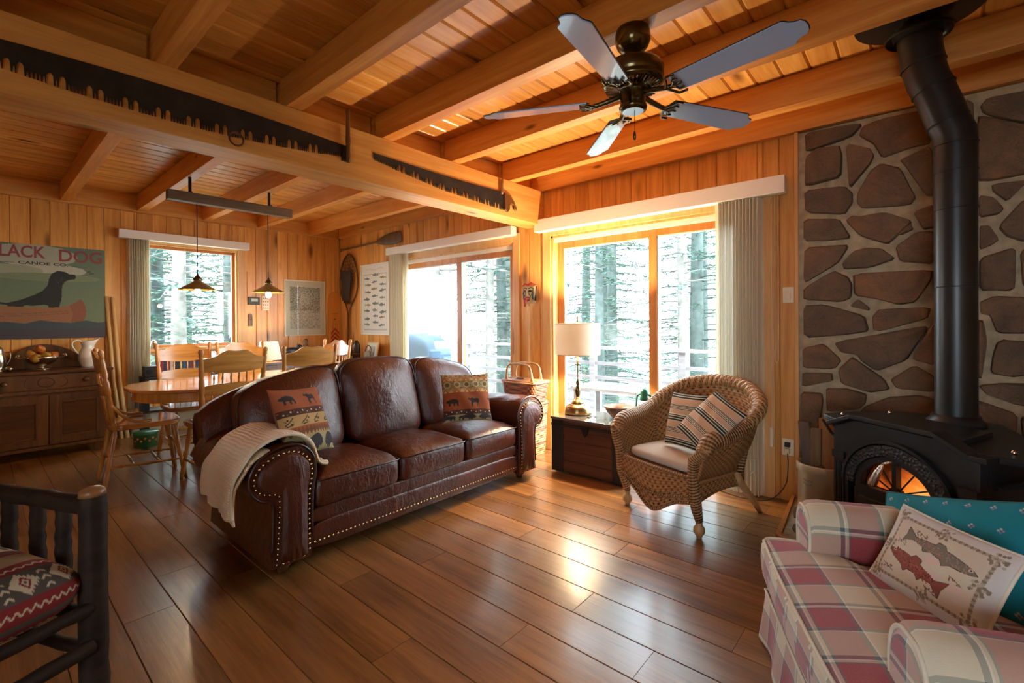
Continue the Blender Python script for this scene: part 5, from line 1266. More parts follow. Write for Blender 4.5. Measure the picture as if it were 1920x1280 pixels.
m = MB(); cushion(m, .545, .52, .15, .45, .25, 40, 12, (-.30, .275, .478)); m.build('filling', plain('cushion_edge_cloth', (.19, .12, .08), .9), KC, smooth=True)
# =====================================================================  FAN, SAWS, DINING CORNER
FN = thing('ceiling_fan', 'dark bronze ceiling fan with five blades tinted with a painted blue window reflection', 'fan', (-.97, 1.963, 2.606))
BZ = M['bronze']
m = MB(); m.lathe([(.072, 0), (.078, -.02), (.078, -.05), (.068, -.075), (.05, -.095), (.034, -.105), (.0, -.105)], 32); m.build('canopy', BZ, FN, smooth=True)
m = MB(); m.lathe([(.013, -.09), (.013, -.15), (.03, -.152), (.034, -.16)], 14); m.build('downrod', BZ, FN, smooth=True)
m = MB(); m.lathe([(.03, -.155), (.09, -.158), (.125, -.165), (.135, -.18), (.135, -.225), (.128, -.232), (.136, -.238), (.13, -.25), (.115, -.262), (.0, -.262)], 40); m.build('motor_housing', BZ, FN, smooth=True)
m = MB()
for i in range(40):
    a = 2 * PI * i / 40; m.tube([(.122 * math.cos(a), .122 * math.sin(a), -.262), (.095 * math.cos(a), .095 * math.sin(a), -.272), (.062 * math.cos(a), .062 * math.sin(a), -.274)], .0028, 4)
m.build('vent_fins', M['nickel'], FN, kind='stuff')
m = MB(); m.lathe([(.06, -.262), (.056, -.285), (.056, -.335), (.062, -.345), (.06, -.36), (.046, -.366)], 28, cap=False); m.build('switch_housing', BZ, FN, smooth=True)
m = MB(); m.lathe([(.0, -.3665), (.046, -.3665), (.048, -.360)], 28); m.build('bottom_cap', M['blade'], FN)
m = MB(); m.tube([(.012, -.01, -.366), (.012, -.01, -.46)], .0012, 5); m.lathe([(.0, -.50), (.006, -.497), (.007, -.475), (.003, -.46)], 8, (.012, -.01, 0)); m.build('pull_chain', BZ, FN, smooth=True)
OUT = [(.205, -.050), (.635, -.064), (.645, -.058), (.655, -.046), (.668, -.038), (.688, -.034), (.698, -.020), (.701, 0), (.698, .020), (.688, .034), (.668, .038), (.655, .046), (.645, .058), (.635, .064), (.205, .050), (.195, .02), (.195, -.02)]
tb = math.radians(-13); Tt = lambda a, b, h: (a, b * math.cos(tb) - h * math.sin(tb), b * math.sin(tb) + h * math.cos(tb) - .318)
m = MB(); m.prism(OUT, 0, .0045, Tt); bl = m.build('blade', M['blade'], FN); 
m = MB(); n_ = len(OUT); o2 = [(a * 1.0 + (.003 if a > .4 else -.003), b * 1.03) for a, b in OUT]
vs = [Tt(a, b, .0045) for a, b in o2] + [Tt(a, b, .0075) for a, b in o2]; m.add(vs, [tuple(range(n_)), tuple(range(2 * n_ - 1, n_ - 1, -1))] + [(i, (i + 1) % n_, n_ + (i + 1) % n_, n_ + i) for i in range(n_)]); bt = m.build('blade_back', M['bladeedge'], bl)
m = MB(); m.tube(spline([(.05, 0, -.288), (.10, 0, -.305), (.15, 0, -.318), (.185, 0, -.325)], 4), [.013] * 6 + [.012] * 7, 8)
for s_ in (-1, 1):
    m.tube(spline([Tt(.165, 0, -.008), Tt(.185, s_ * .03, -.008), Tt(.20, s_ * .056, -.007), Tt(.235, s_ * .058, -.006)], 5), .006, 7)
    m.tube(spline([Tt(.17, 0, -.008), Tt(.205, s_ * .012, -.008), Tt(.215, s_ * .03, -.008), Tt(.235, s_ * .028, -.006)], 5), .005, 6)
m.tube([Tt(.17, 0, -.008), Tt(.24, 0, -.006)], .005, 6)
br = m.build('blade_bracket', BZ, FN, smooth=True)
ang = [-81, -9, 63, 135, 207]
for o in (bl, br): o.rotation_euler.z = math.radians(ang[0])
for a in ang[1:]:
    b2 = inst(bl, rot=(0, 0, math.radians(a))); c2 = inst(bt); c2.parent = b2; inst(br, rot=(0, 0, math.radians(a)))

# crosscut saws hung on the face of the beam
BF = -2.87
def saw(name, label, top, bot, y0, y1, rake, group=None):
    s_ = thing(name, label, 'saw', (0, 0, 0), group=group); pts = []; y = y0
    N_ = 60
    for i in range(N_ + 1): yy_ = y0 + (y1 - y0) * i / N_; pts.append((yy_, top((yy_ - y0) / (y1 - y0))))
    y = y1; tooth = .0125; seq = 0; low_ = []
    while y > y0 + .01:
        zb = bot((y - y0) / (y1 - y0)); k_ = seq % 8
        d = 1.0
        if (y - y0) / (y1 - y0) > rake[1] or (y - y0) / (y1 - y0) < rake[0]: low_ += [(y, zb + .004), (y - .003, zb + .022), (y - .007, zb + .022), (y - .0095, zb + .004)]; y -= .0125
        elif k_ in (0, 6): low_ += [(y, zb), (y - .002, zb + .040), (y - .008, zb + .052), (y - .016, zb + .052), (y - .022, zb + .040), (y - .024, zb)]; y -= .027
        else: low_ += [(y, zb), (y - .0015, zb + .026), (y - .0055, zb + .028), (y - .0075, zb)]; y -= .0125
        seq += 1
    pts += low_
    m = MB(); m.prism(pts, BF + .004, BF + .008, lambda a, b, h: (h, a, b)); m.build('saw_blade', M['saw'], s_)
    return s_
S1 = saw('crosscut_saw', 'long two-man crosscut saw with toothed edge hung along the beam', lambda f: 2.468 + .028 * math.sin(PI * f), lambda f: 2.385 - .06 * math.sin(PI * f), -.15, 1.62, (.0, .92))
m = MB(); m.lathe([(.013, 2.355), (.016, 2.37), (.014, 2.46), (.017, 2.50), (.015, 2.52), (.012, 2.66), (.014, 2.69), (.010, 2.708), (0, 2.71)], 12, (BF + .028, 1.638, 0)); m.build('handle', M['walnut'], S1, smooth=True)
m = MB(); m.box(BF + .004, BF + .03, 1.60, 1.655, 2.36, 2.46); m.build('handle_bracket', M['blackm'], S1, bevel=.003)
S2 = saw('crosscut_saw', 'short one-man crosscut saw hung at the window end of the beam', lambda f: 2.478 - .010 * math.sin(PI * f) , lambda f: 2.425 - .045 * min(1, f * 2.2) - .07 * f + .0 * f, 1.842, 3.22, (.12, .97))
m = MB(); m.prism([(3.20, 2.468), (3.27, 2.46), (3.33, 2.42), (3.37, 2.36), (3.36, 2.33), (3.33, 2.345), (3.325, 2.38), (3.29, 2.39), (3.275, 2.37), (3.27, 2.33), (3.24, 2.30), (3.20, 2.32)], BF + .003, BF + .022, lambda a, b, h: (h, a, b)); m.build('end_handle', M['walnut'], S2, bevel=.003)
m = MB(); m.lathe([(.011, 2.45), (.016, 2.47), (.013, 2.52), (.016, 2.56), (.012, 2.585), (0, 2.592)], 12, (BF + .022, 3.16, 0)); m.build('helper_handle', M['cutwood'], S2, smooth=True)
HS = thing('iron_ring', 'rusty iron ring hanging under the long saw on the beam', 'ring', (BF + .016, .97, 2.318))
m = MB(); m.tube([(0, .036 * math.cos(a), .036 * math.sin(a)) for a in [2 * PI * i / 24 for i in range(24)]], .005, 7, closed=True); m.box(-.016, -.004, -.012, .012, .026, .048); m.build('ring', plain('rust', (.12, .035, .015), .8), HS, smooth=True)

# ---------------- dining table and six pressed-back chairs ----------------
DT = thing('dining_table', 'oval golden oak dining table under the two pendant lamps', 'table', (-4.93, 1.78, 0))
def oval(a, b, n=64, e=.75): return [(a * sq(math.cos(2 * PI * i / n), e), b * sq(math.sin(2 * PI * i / n), e)) for i in range(n)]
m = MB(); m.prism(oval(.57, .95), .735, .765, lambda a, b, h: (a, b, h)); m.build('tabletop', M['table'], DT, bevel=.008)
m = MB(); m.prism(oval(.52, .90), .655, .735, lambda a, b, h: (a, b, h)); m.build('apron', M['oak'], DT)
m = MB(); m.tube([(a * 1.0, b, .66) for a, b in oval(.523, .903)], .006, 6, closed=True); m.build('apron_bead', M['oak'], DT)
for y in (-.38, .38):
    m = MB(); m.lathe([(.07, .10), (.075, .16), (.05, .22), (.085, .34), (.09, .42), (.05, .52), (.06, .60), (.09, .655)], 24, (0, y, 0)); ped = m.build('pedestal', M['oak'], DT, smooth=True)
    for s_ in (-1, 1):
        m = MB(); m.tube(spline([(s_ * .04, y, .16), (s_ * .18, y, .15), (s_ * .30, y, .07), (s_ * .38, y, .03)], 4), [.045] * 5 + [.036] * 5 + [.03] * 3, 8); m.build('foot', M['oak'], DT, smooth=True)
CH = thing('dining_chair', 'golden oak pressed-back dining chair at the left head of the table', 'chair', (-4.89, .92, 0), math.radians(-4), 'oak dining chairs')
OK, OX = M['oak'], M['oak_x']
m = MB(); SP = [(-.20, -.20), (-.235, -.05), (-.24, .12), (-.20, .225), (0, .25), (.20, .225), (.24, .12), (.235, -.05), (.20, -.20), (0, -.225)]
sp = [(p.x, p.y) for p in spline([(a, b, 0) for a, b in SP + [SP[0]]], 4)[:-1]]
m.prism(sp, .465, .505, lambda a, b, h: (a, b, h)); m.build('seat', M['table'], CH, bevel=.010)
TURN = [(.012, 0), (.016, .04), (.019, .12), (.014, .20), (.020, .215), (.020, .24), (.014, .255), (.020, .36), (.021, .45), (.012, .49), (.012, .5)]
def turned(name, p0, p1, prof, parent, mat=OK, n=10):
    p0, p1 = Vector(p0), Vector(p1); L_ = (p1 - p0).length; q = (p1 - p0).to_track_quat('Z', 'Y').to_matrix().to_4x4()
    h = prof[-1][1]; m = MB(); m.lathe([(r, z / h * L_) for r, z in prof], n, p0, q); return m.build(name, mat, parent, smooth=True)
for x, y in ((-.17, .19), (.17, .19), (-.17, -.18), (.17, -.18)):
    turned('leg', (x * 1.32, y * 1.42, 0), (x, y, .475), TURN, CH)
STR = [(.006, 0), (.009, .08), (.007, .12), (.011, .16), (.011, .19), (.007, .22), (.013, .5), (.007, .78), (.011, .81), (.011, .84), (.007, .88), (.009, .92), (.006, 1)]
for s_ in (-1, 1): turned('stretcher', (s_ * .21, -.235, .19), (s_ * .21, .25, .17), STR, CH)
turned('stretcher', (-.19, .215, .30), (.19, .215, .30), STR, CH)
for y in (-.07, .09): turned('stretcher', (-.21, y, .18), (.21, y, .18), STR, CH)
POST = [(.016, 0), (.018, .05), (.014, .07), (.021, .10), (.019, .26), (.014, .29), (.021, .31), (.020, .40), (.014, .43), (.019, .455), (.017, .58), (.012, .60), (.018, .61), (.014, .622), (.019, .64), (.018, .655), (.008, .668), (0, .67)]
by = lambda z: -.19 - (z - .5) * .13
for s_ in (-1, 1): turned('back_post', (s_ * .205, by(.47), .47), (s_ * .235, by(1.10), 1.10), POST, CH, n=12)
def rail(zb, zt, x0, x1, name, bow=.03, th=.02):
    m = MB(); n = 28
    def side(t_, f): 
        x = x0 + (x1 - x0) * f; yb_ = -bow * (1 - (2 * f - 1) ** 2)
        return x, yb_
    vs = []
    for i in range(n + 1):
        f = i / n; x, yb_ = side(0, f)
        for z in (zb(f), zt(f)):
            for d_ in (-th / 2, th / 2): vs.append((x, by(z) + yb_ + d_, z))
    fs = []
    for i in range(n):
        a = i * 4; b = a + 4; fs += [(a, b, b + 2, a + 2), (a + 1, a + 3, b + 3, b + 1), (a, a + 1, b + 1, b), (a + 2, b + 2, b + 3, a + 3)]
    fs += [(0, 2, 3, 1), (n * 4, n * 4 + 1, n * 4 + 3, n * 4 + 2)]
    m.add(vs, fs); return m.build(name, OX, CH, bevel=.002)
crest = rail(lambda f: .905 + .018 * abs(math.cos(PI * f)) ** 3, lambda f: 1.012 + .075 * max(0, math.sin(PI * f)) ** 1.1 + .008 * math.cos(6 * PI * f), -.22, .22, 'crest_rail')
rail(lambda f: .745 - .012 * math.sin(PI * f), lambda f: .805 + .025 * math.sin(PI * f) ** .5 if 0 < f < 1 else .805, -.212, .212, 'lower_rail')
SPN = [(.004, 0), (.007, .15), (.005, .25), (.010, .5), (.005, .75), (.007, .85), (.004, 1)]
for i in range(6):
    x = -.145 + .058 * i; yb_ = -.03 * (1 - (x / .22) ** 2)
    turned('spindle', (x, by(.82) + yb_, .822), (x, by(.915) + yb_, .915), SPN, CH, n=8)
for i in range(7):
    x = -.155 + .052 * i; yb_ = -.03 * (1 - (x / .22) ** 2)
    turned('long_spindle', (x * .92, by(.5) - .01, .50), (x, by(.745) + yb_, .748), SPN, CH, n=8)
for s_ in (-1, 1):
    m = MB(); m.tube(spline([(s_ * .215, by(.68), .68), (s_ * .225, -.14, .58), (s_ * .225, -.06, .525), (s_ * .215, .04, .52)], 4), .011, 7); m.build('side_bracket', OK, CH, smooth=True)
dup(CH, 'golden oak pressed-back dining chair at the window side of the table nearest the sideboard', (-5.48, 1.44, 0), -PI / 2)
dup(CH, 'golden oak pressed-back dining chair at the window side of the table beside the corner lamp', (-5.37, 1.95, 0), -PI / 2 + .04)
dup(CH, 'golden oak pressed-back dining chair with its back to the sofa nearest the sideboard', (-4.37, 1.365, 0), PI / 2 + .02)
dup(CH, 'golden oak pressed-back dining chair with its back to the sofa second from the sideboard', (-4.42, 2.02, 0), PI / 2 - .03)
dup(CH, 'golden oak pressed-back dining chair at the far right head of the table', (-5.20, 2.60, 0), PI + .15)
# pendants on a weathered bar
PBAR = thing('pendant_bar', 'weathered wooden bar hung on black straps above the dining table', 'light bar', (-4.93, 0, 0))
m = MB(); m.box(-.04, .04, 1.12, 2.185, 2.38, 2.465); m.build('board', M['drift'], PBAR, bevel=.004)
for y in (1.292, 1.97):
    m = MB(); m.box(-.006, .006, y - .012, y + .012, 2.42, 2.66); m.box(-.045, .045, y - .012, y + .012, 2.465, 2.473); m.build('strap', M['blackm'], PBAR, bevel=.002)
    m = MB(); m.lathe([(.0, 2.648), (.012, 2.65), (.014, 2.662), (0, 2.665)], 8, (0, y, 0)); m.build('bolt', M['blackm'], PBAR)
for y in (1.254 + .06, 1.919 + .05): pass
GSH = plain('green_brass_shade', (.30, .22, .08), .28, .6); 
PL_ = []
for i, (y, lab) in enumerate(((1.345, 'brass pendant lamp over the table in front of the dining window'), (1.957, 'brass pendant lamp over the table in front of the pine wall'))):
    p = thing('pendant_lamp', lab, 'lamp', (-4.93, y, 1.60), group='pendant lamps over the table')
    m = MB(); m.lathe([(.150, .0), (.145, .006), (.105, .030), (.062, .056), (.036, .072), (.031, .085)], 36, cap=False); m.lathe([(.148, -.001), (.143, .004), (.103, .028), (.060, .054), (.034, .070)], 36, cap=False); sh = m.build('shade', GSH, p, smooth=True)
    m = MB(); m.lathe([(.031, .083), (.036, .090), (.034, .105), (.024, .112), (.018, .125), (.010, .132), (.006, .15), (0, .15)], 18); m.build('socket_cap', M['bronze'], p, smooth=True)
    m = MB(); m.tube([(0, 0, .14), (0, 0, .779)], .0035, 6); m.build('cord', M['blackm'], p)
    m = MB(); m.lathe([(0, -.055), (.016, -.05), (.027, -.03), (.027, -.012), (.014, .015), (.012, .04)], 14); m.build('bulb', M['bulb'], p, smooth=True)

# ---------------- sideboard with its fruit bowl and pitcher ----------------
SB_ = thing('sideboard', 'dark walnut sideboard with two panelled doors against the left wall', 'sideboard', (-6.40, .02, 0))
WN = M['walnut']
m = MB(); m.box(-.46, -.012, .01, .925, .09, .815); m.build('carcass', WN, SB_, bevel=.004)
m = MB(); m.box(-.49, .025, -.02, .955, .815, .845); m.build('top', M['walnut_y'], SB_, bevel=.006)
m = MB(); m.box(-.012, .0, .03, .905, .665, .805); dw = m.build('drawer', WN, SB_, bevel=.003)
for y in (.175, .745):
    m = MB(); m.lathe([(.024, 0), (.012, .006), (.010, .012), (.022, .024), (.018, .034), (0, .036)], 16, (0, y, .74), Matrix.Rotation(PI / 2, 4, 'Y')); m.build('knob', WN, dw, smooth=True)
m = MB(); m.tube([(.002, .455 + .058 * math.cos(a), .735 + .045 * math.sin(a)) for a in [2 * PI * i / 28 for i in range(28)]], .005, 6, closed=True)
for s_ in (-1, 1): m.tube([(.002, .455 + s_ * (.10 + .05 * math.cos(a)), .735 + .05 * math.sin(a)) for a in [-PI / 2 + PI * i / 14 for i in range(15)]], .0035, 5)
m.build('carved_rings', M['walnut_y'], dw, smooth=True)
m = MB(); m.box(-.012, .012, .0, .935, .625, .655); m.build('moulding', WN, SB_, bevel=.004)
m = MB(); m.box(-.012, .018, .0, .935, .085, .115); m.build('moulding', WN, SB_, bevel=.004)
for y0_, y1_ in ((.03, .465), (.472, .905)):
    m = MB(); 
    for b in ((y0_, y0_ + .075, .125, .605), (y1_ - .075, y1_, .125, .605), (y0_ + .075, y1_ - .075, .125, .19), (y0_ + .075, y1_ - .075, .54, .605)): m.box(-.012, .004, *b)
    d_ = m.build('door', WN, SB_, bevel=.003)
    m = MB(); m.box(-.010, -.004, y0_ + .07, y1_ - .07, .185, .545); m.build('panel', M['walnut_y'], d_)
    m = MB()
    for b in ((y0_ + .072, y0_ + .088, .187, .543), (y1_ - .088, y1_ - .072, .187, .543), (y0_ + .088, y1_ - .088, .187, .203), (y0_ + .088, y1_ - .088, .527, .543)): m.box(-.006, .007, *b)
    m.build('panel_moulding', WN, d_, bevel=.003)
for y in (.02, .80):
    m = MB(); m.prism([(y, .09), (y, 0), (y + .05, 0), (y + .09, .05), (y + .115, .09)], -.03, .008, lambda a, b, h: (h, a, b)); m.build('bracket_foot', WN, SB_)
for y in (.03, .86):
    m = MB(); m.box(-.45, -.40, y, y + .05, 0, .09); m.build('foot', WN, SB_)
gp = [(-.01, 0), (-.01, .03), (.10, .05), (.20, .09), (.27, .17), (.36, .225), (.46, .245), (.58, .225), (.68, .17), (.76, .11), (.85, .07), (.94, .03), (.94, 0)]
gs = [(p.x, p.y) for p in spline([(a, b, 0) for a, b in gp[1:-1]], 4)]
m = MB(); m.prism([gp[0]] + gs + [gp[-1]], -.47, -.45, lambda a, b, h: (h, a, .845 + b)); m.build('gallery_back', WN, SB_, bevel=.004)
FB = thing('footed_bowl', 'silver footed fruit bowl with scroll handles on the sideboard', 'bowl', (-6.585, .456, .847))
m = MB(); m.lathe([(.055, 0), (.06, .006), (.045, .014), (.022, .02), (.020, .035), (.06, .048), (.10, .075), (.118, .115), (.122, .135), (.118, .135), (.097, .08), (.045, .055), (0, .052)], 36, cap=False); m.build('bowl_body', M['silver'], FB, smooth=True)
for s_ in (-1, 1):
    m = MB(); m.tube(spline([(0, s_ * .125, .115), (0, s_ * .155, .12), (0, s_ * .175, .135), (0, s_ * .17, .15), (0, s_ * .155, .145), (0, s_ * .185, .125)], 4), .006, 7); m.build('handle', M['silver'], FB, smooth=True)
PR = NT('pear_skin'); v = PR.coords(); PR.base(PR.ramp(PR.noise(v, 9, 3), [(.38, (.42, .26, .03)), (.55, (.50, .10, .02)), (.7, (.24, .26, .03))])); PR.set(Roughness=.35)
m = MB(); m.lathe([(0, -.042), (.024, -.040), (.042, -.015), (.043, .005), (.034, .029), (.022, .050), (.014, .060), (0, .064)], 20); pr0 = m.build('pear', PR.m, smooth=True); pr0.location = (-6.575, .385, .985); tag(pr0, 'red and yellow pear at the left of the silver bowl', 'pear', 'pears in the footed bowl'); pr0.rotation_euler = (.5, .2, 0)
st_ = MB(); st_.tube([(0, 0, .060), (.004, 0, .082)], .002, 5); st_.build('stem', M['walnut'], pr0)
for loc, rot, lab in (((-6.53, .475, .985), (1.3, .3, 2), 'red and yellow pear lying at the front of the silver bowl'), ((-6.59, .535, .98), (1.2, 0, 4), 'yellowish pear at the right of the silver bowl'), ((-6.60, .445, 1.045), (.9, .4, 1), 'topmost red pear of the pile in the silver bowl'), ((-6.51, .41, .965), (1.4, .2, 5), 'pear lying at the lower left front of the silver bowl')):
    p = dup(pr0, lab, loc); p.rotation_euler = rot
PT_ = thing('pitcher', 'white ceramic pitcher with looped handle on the sideboard', 'pitcher', (-6.70, .815, .847))
def pit(u, v):
    prof = [(.0, 0), (.052, 0), (.056, .01), (.072, .06), (.078, .10), (.068, .15), (.048, .19), (.046, .22), (.055, .255), (.060, .275)]
    k_ = v * (len(prof) - 1); i = min(int(k_), len(prof) - 2); f = k_ - i; r = prof[i][0] * (1 - f) + prof[i + 1][0] * f; z = prof[i][1] * (1 - f) + prof[i + 1][1] * f
    a = 2 * PI * u; sp_ = max(0, math.cos(a - PI / 2)) ** 8 * max(0, v - .75) * 4; return (r * math.cos(a), r * math.sin(a) + .035 * sp_, z + .025 * sp_ - .012 * max(0, v - .8) * 5 * max(0, -math.sin(a)))
m = MB(); m.grid(pit, 40, 36, cu=True); b_ = m.build('body', M['white'], PT_, smooth=True); sd = b_.modifiers.new('t', 'SOLIDIFY'); sd.thickness = .004
m = MB(); m.tube(spline([(0, -.045, .255), (0, -.075, .28), (0, -.115, .265), (0, -.125, .225), (0, -.10, .17), (0, -.066, .125), (0, -.07, .115)], 4), .0075, 8); m.build('handle', M['white'], PT_, smooth=True)
CS = thing('silver_coffee_pot', 'tall silver coffee pot at the left edge of the sideboard', 'coffee pot', (-6.60, .165, .847))
m = MB(); m.lathe([(.045, 0), (.048, .01), (.035, .02), (.05, .06), (.055, .11), (.042, .17), (.034, .20), (.036, .21), (.02, .235), (.008, .245), (.010, .255), (0, .262)], 24); m.build('body', M['silver'], CS, smooth=True)
m = MB(); m.tube(spline([(0, .04, .18), (0, .075, .18), (0, .08, .12), (0, .05, .06)], 4), .005, 6); m.build('handle', M['silver'], CS, smooth=True)
m = MB(); m.lathe([(0, 0), (.016, .0), (.028, .015), (.03, .03), (.022, .045), (0, .05)], 16, (.04, .07, 0)); m.build('sugar_cup', M['silver'], CS, smooth=True)
# =====================================================================  THINGS ON THE WALLS
def text(name, s, size_w, loc, rot, mat, parent, h=None, ext=.0008):
    cu = bpy.data.curves.new(name, 'FONT'); cu.body = s; cu.size = 1; cu.extrude = ext; cu.offset = .018; cu.align_x = 'CENTER'; cu.align_y = 'CENTER'; cu.resolution_u = 3
    o = bpy.data.objects.new(name, cu); C.objects.link(o); bpy.context.view_layer.update()
    dx, dy = o.dimensions.x, o.dimensions.y
    k = size_w / dx; o.scale = (k, (h / dy) if h else k, 1); me = bpy.data.meshes.new_from_object(o); sc_ = tuple(o.scale); bpy.data.objects.remove(o); o = bpy.data.objects.new(name, me); C.objects.link(o); o.scale = sc_; o.location = loc; o.rotation_euler = rot; o.parent = parent; me.materials.append(mat); return o
LW = (PI / 2, 0, PI / 2); BWL = (PI / 2, 0, 0)
inkm = plain('black_ink', (.02, .02, .02), .7); redp = plain('faded_red_paint', (.24, .055, .05), .8)
# dog and canoe sign
PO = thing('dog_poster', 'green wall sign with black dog standing in an orange canoe', 'poster', (0, 0, 0))
PY0, PY1, PZ0, PZ1 = .0, .985, 1.147, 2.118
m = MB(); m.box(X0 + .001, X0 + .030, PY0, PY1, PZ0, PZ1); m.build('canvas_block', plain('sign_edge', (.05, .06, .05), .7), PO)
img = raster(240, 236, (.105, .155, .085)); rr = random.Random(2)
K_ = dict(sx=PY1 - PY0, sy=PZ1 - PZ0)
for i in range(60): 
    t_ = i / 60; fill(img, [(0, t_), (1, t_), (1, t_ + .02), (0, t_ + .02)], (.16 - .06 * t_, .19 - .03 * t_, .085 + .03 * t_), **K_)
disc(img, .42, .86, .34, (.33, .34, .25), ry=.115, **K_); disc(img, .50, .715, .33, (.38, .37, .28), ry=.07, **K_); disc(img, .2, .70, .3, (.28, .30, .2), ry=.06, **K_); disc(img, .55, .64, .4, (.17, .215, .12), ry=.045, **K_)
DOG = [(.20, .372), (.235, .366), (.33, .40), (.43, .455), (.49, .50), (.525, .555), (.535, .62), (.555, .68), (.60, .712), (.655, .708), (.69, .685), (.735, .682), (.745, .655), (.735, .632), (.69, .622), (.655, .600), (.635, .555), (.632, .47), (.628, .40), (.615, .36), (.61, .315), (.53, .315), (.53, .345), (.50, .355), (.42, .342), (.36, .345), (.33, .315), (.24, .315), (.24, .345), (.20, .352), (.12, .366), (.12, .384)]
fill(img, DOG, (.012, .014, .012), **K_); stroke(img, [(.585, .62), (.60, .585), (.625, .60), (.635, .65)], .004, (.05, .055, .04), **K_)
CAN = [(-.02, .345), (.2, .335), (.5, .322), (.62, .33), (.69, .35), (.745, .385), (.78, .42), (.81, .37), (.825, .29), (.815, .22), (.79, .175), (.6, .165), (.3, .165), (-.02, .17)]
fill(img, CAN, (.27, .115, .045), **K_); fill(img, [(.69, .35), (.745, .385), (.78, .42), (.81, .37), (.825, .29), (.815, .22), (.79, .175), (.70, .17), (.72, .26)], (.23, .075, .035), **K_)
for z in (.24, .262): stroke(img, [(.1, z - .01), (.4, z), (.68, z + .03)], .003, (.13, .05, .02), **K_)
WAT = [(-.02, -.02), (-.02, .185), (.1, .165), (.22, .18), (.36, .16), (.47, .195), (.58, .175), (.70, .165), (.82, .19), (.92, .165), (1, .18), (1, -.02)]
fill(img, WAT, (.045, .06, .06), **K_); fill(img, [(-.02, -.02), (-.02, .12), (.5, .09), (1, .11), (1, -.02)], (.055, .045, .05), **K_)
for x, y, a in ((.845, .72, .5), (.86, .71, -.7), (.87, .70, .3)): stroke(img, [(x - .02 * math.cos(a), y - .02 * math.sin(a)), (x + .02 * math.cos(a), y + .02 * math.sin(a))], .006, (.03, .03, .03), **K_)
img *= np.random.RandomState(1).uniform(.92, 1.06, img.shape[:2])[:, :, None]
printed('sign_print', lambda u, v: (X0 + .0305, PY0 + u * (PY1 - PY0), PZ0 + v * (PZ1 - PZ0)), img, vcol('sign_paint', .55, 0, spec=.4), PO)
text('lettering', 'BLACK', .40, (X0 + .0315, .305, 2.035), LW, redp, PO, .125); text('lettering', 'DOG', .345, (X0 + .0315, .785, 2.018), LW, redp, PO, .130)
text('lettering', 'CANOE CO.', .37, (X0 + .0315, .50, 1.925), LW, inkm, PO, .030)
m = MB(); m.box(X0 + .031, X0 + .0318, .17, .29, 1.922, 1.925); m.box(X0 + .031, X0 + .0318, .71, .83, 1.915, 1.918); m.build('ruled_line', inkm, PO)
# engraved print in a pale frame
EP = thing('framed_print', 'pale framed black and white engraving on the wall right of the dining window', 'picture', (0, 0, 0))
a0, a1, b0, b1 = 2.955, 3.567, 1.105, 1.92
m = MB(); frame_box(m, a0, a1, b0, b1, .012, X0, X0 + .022, xf); m.build('frame', M['frame_w'], EP)
img = raster(150, 200, (.66, .62, .52)); rs2 = np.random.RandomState(4); ns = rs2.uniform(0, 1, (200, 150))
ns = (ns + np.roll(ns, 1, 1)) / 2
y_, x_ = np.mgrid[0:200, 0:150]; ins = (x_ > 18) & (x_ < 132) & (y_ > 22) & (y_ < 178); dens = np.where(y_ < 110, .55, .36) - .25 * np.exp(-((x_ - 70) ** 2 + (y_ - 60) ** 2) / 900.) 
blk = ins & (ns < dens); img[ins] = (.60, .57, .50); img[blk] = (.10, .10, .09); img[(ns < .3) & ins & (y_ > 120)] = (.22, .12, .06)
printed('engraving', lambda u, v: (X0 + .012, a0 + .008 + u * (a1 - a0 - .016), b0 + .008 + v * (b1 - b0 - .016)), img, vcol('print_paper', .5, 0), EP)
m = MB(); m.box(X0 + .016, X0 + .018, a0 + .01, a1 - .01, b0 + .01, b1 - .01); m.build('pane', M['glass'], EP)
# fish chart
FC = thing('fish_chart', 'tall white framed chart of small fish beside the smaller sliding door', 'picture', (0, 0, 0))
c0, c1, e0, e1 = -6.275, -5.562, 1.115, 2.138
m = MB(); frame_box(m, c0, c1, e0, e1, .014, Y1 - .024, Y1, yf); m.build('frame', M['frame_w'], FC)
img = raster(180, 250, (.70, .67, .58)); K2 = dict(sx=.7, sy=1.0)
for (p, q) in (((.06, .06), (.64, .06)), ((.64, .06), (.64, .86)), ((.64, .86), (.06, .86)), ((.06, .86), (.06, .06))): stroke(img, [p, q], .005, (.3, .29, .25), **K2)
for i in range(9): stroke(img, [(.12 + .05 * i, .93 + .012 * math.sin(i)), (.15 + .05 * i, .93 + .012 * math.sin(i + 1))], .008, (.45, .42, .36), **K2)
rr = random.Random(21)
for r_ in range(8):
    for c_ in range(3):
        x = .16 + c_ * .185 + rr.uniform(-.02, .02); y = .13 + r_ * .096 + rr.uniform(-.015, .015) + (.03 if c_ == 1 else 0)
        col = (.16, .17, .15) if (r_ + c_) % 3 else ((.30, .22, .10) if r_ % 2 else (.22, .25, .16)); ww = rr.uniform(.13, .165)
        fill(img, rotp(FISH, x, y, ww, rr.uniform(.04, .06), rr.uniform(-.1, .1), c_ == 0), col, **K2); stroke(img, [(x - .03, y - .035), (x + .03, y - .035)], .004, (.5, .48, .42), **K2)
printed('chart_print', lambda u, v: (c0 + .01 + u * (c1 - c0 - .02), Y1 - .012, e0 + .01 + v * (e1 - e0 - .02)), img, vcol('chart_paper', .6, 0), FC)
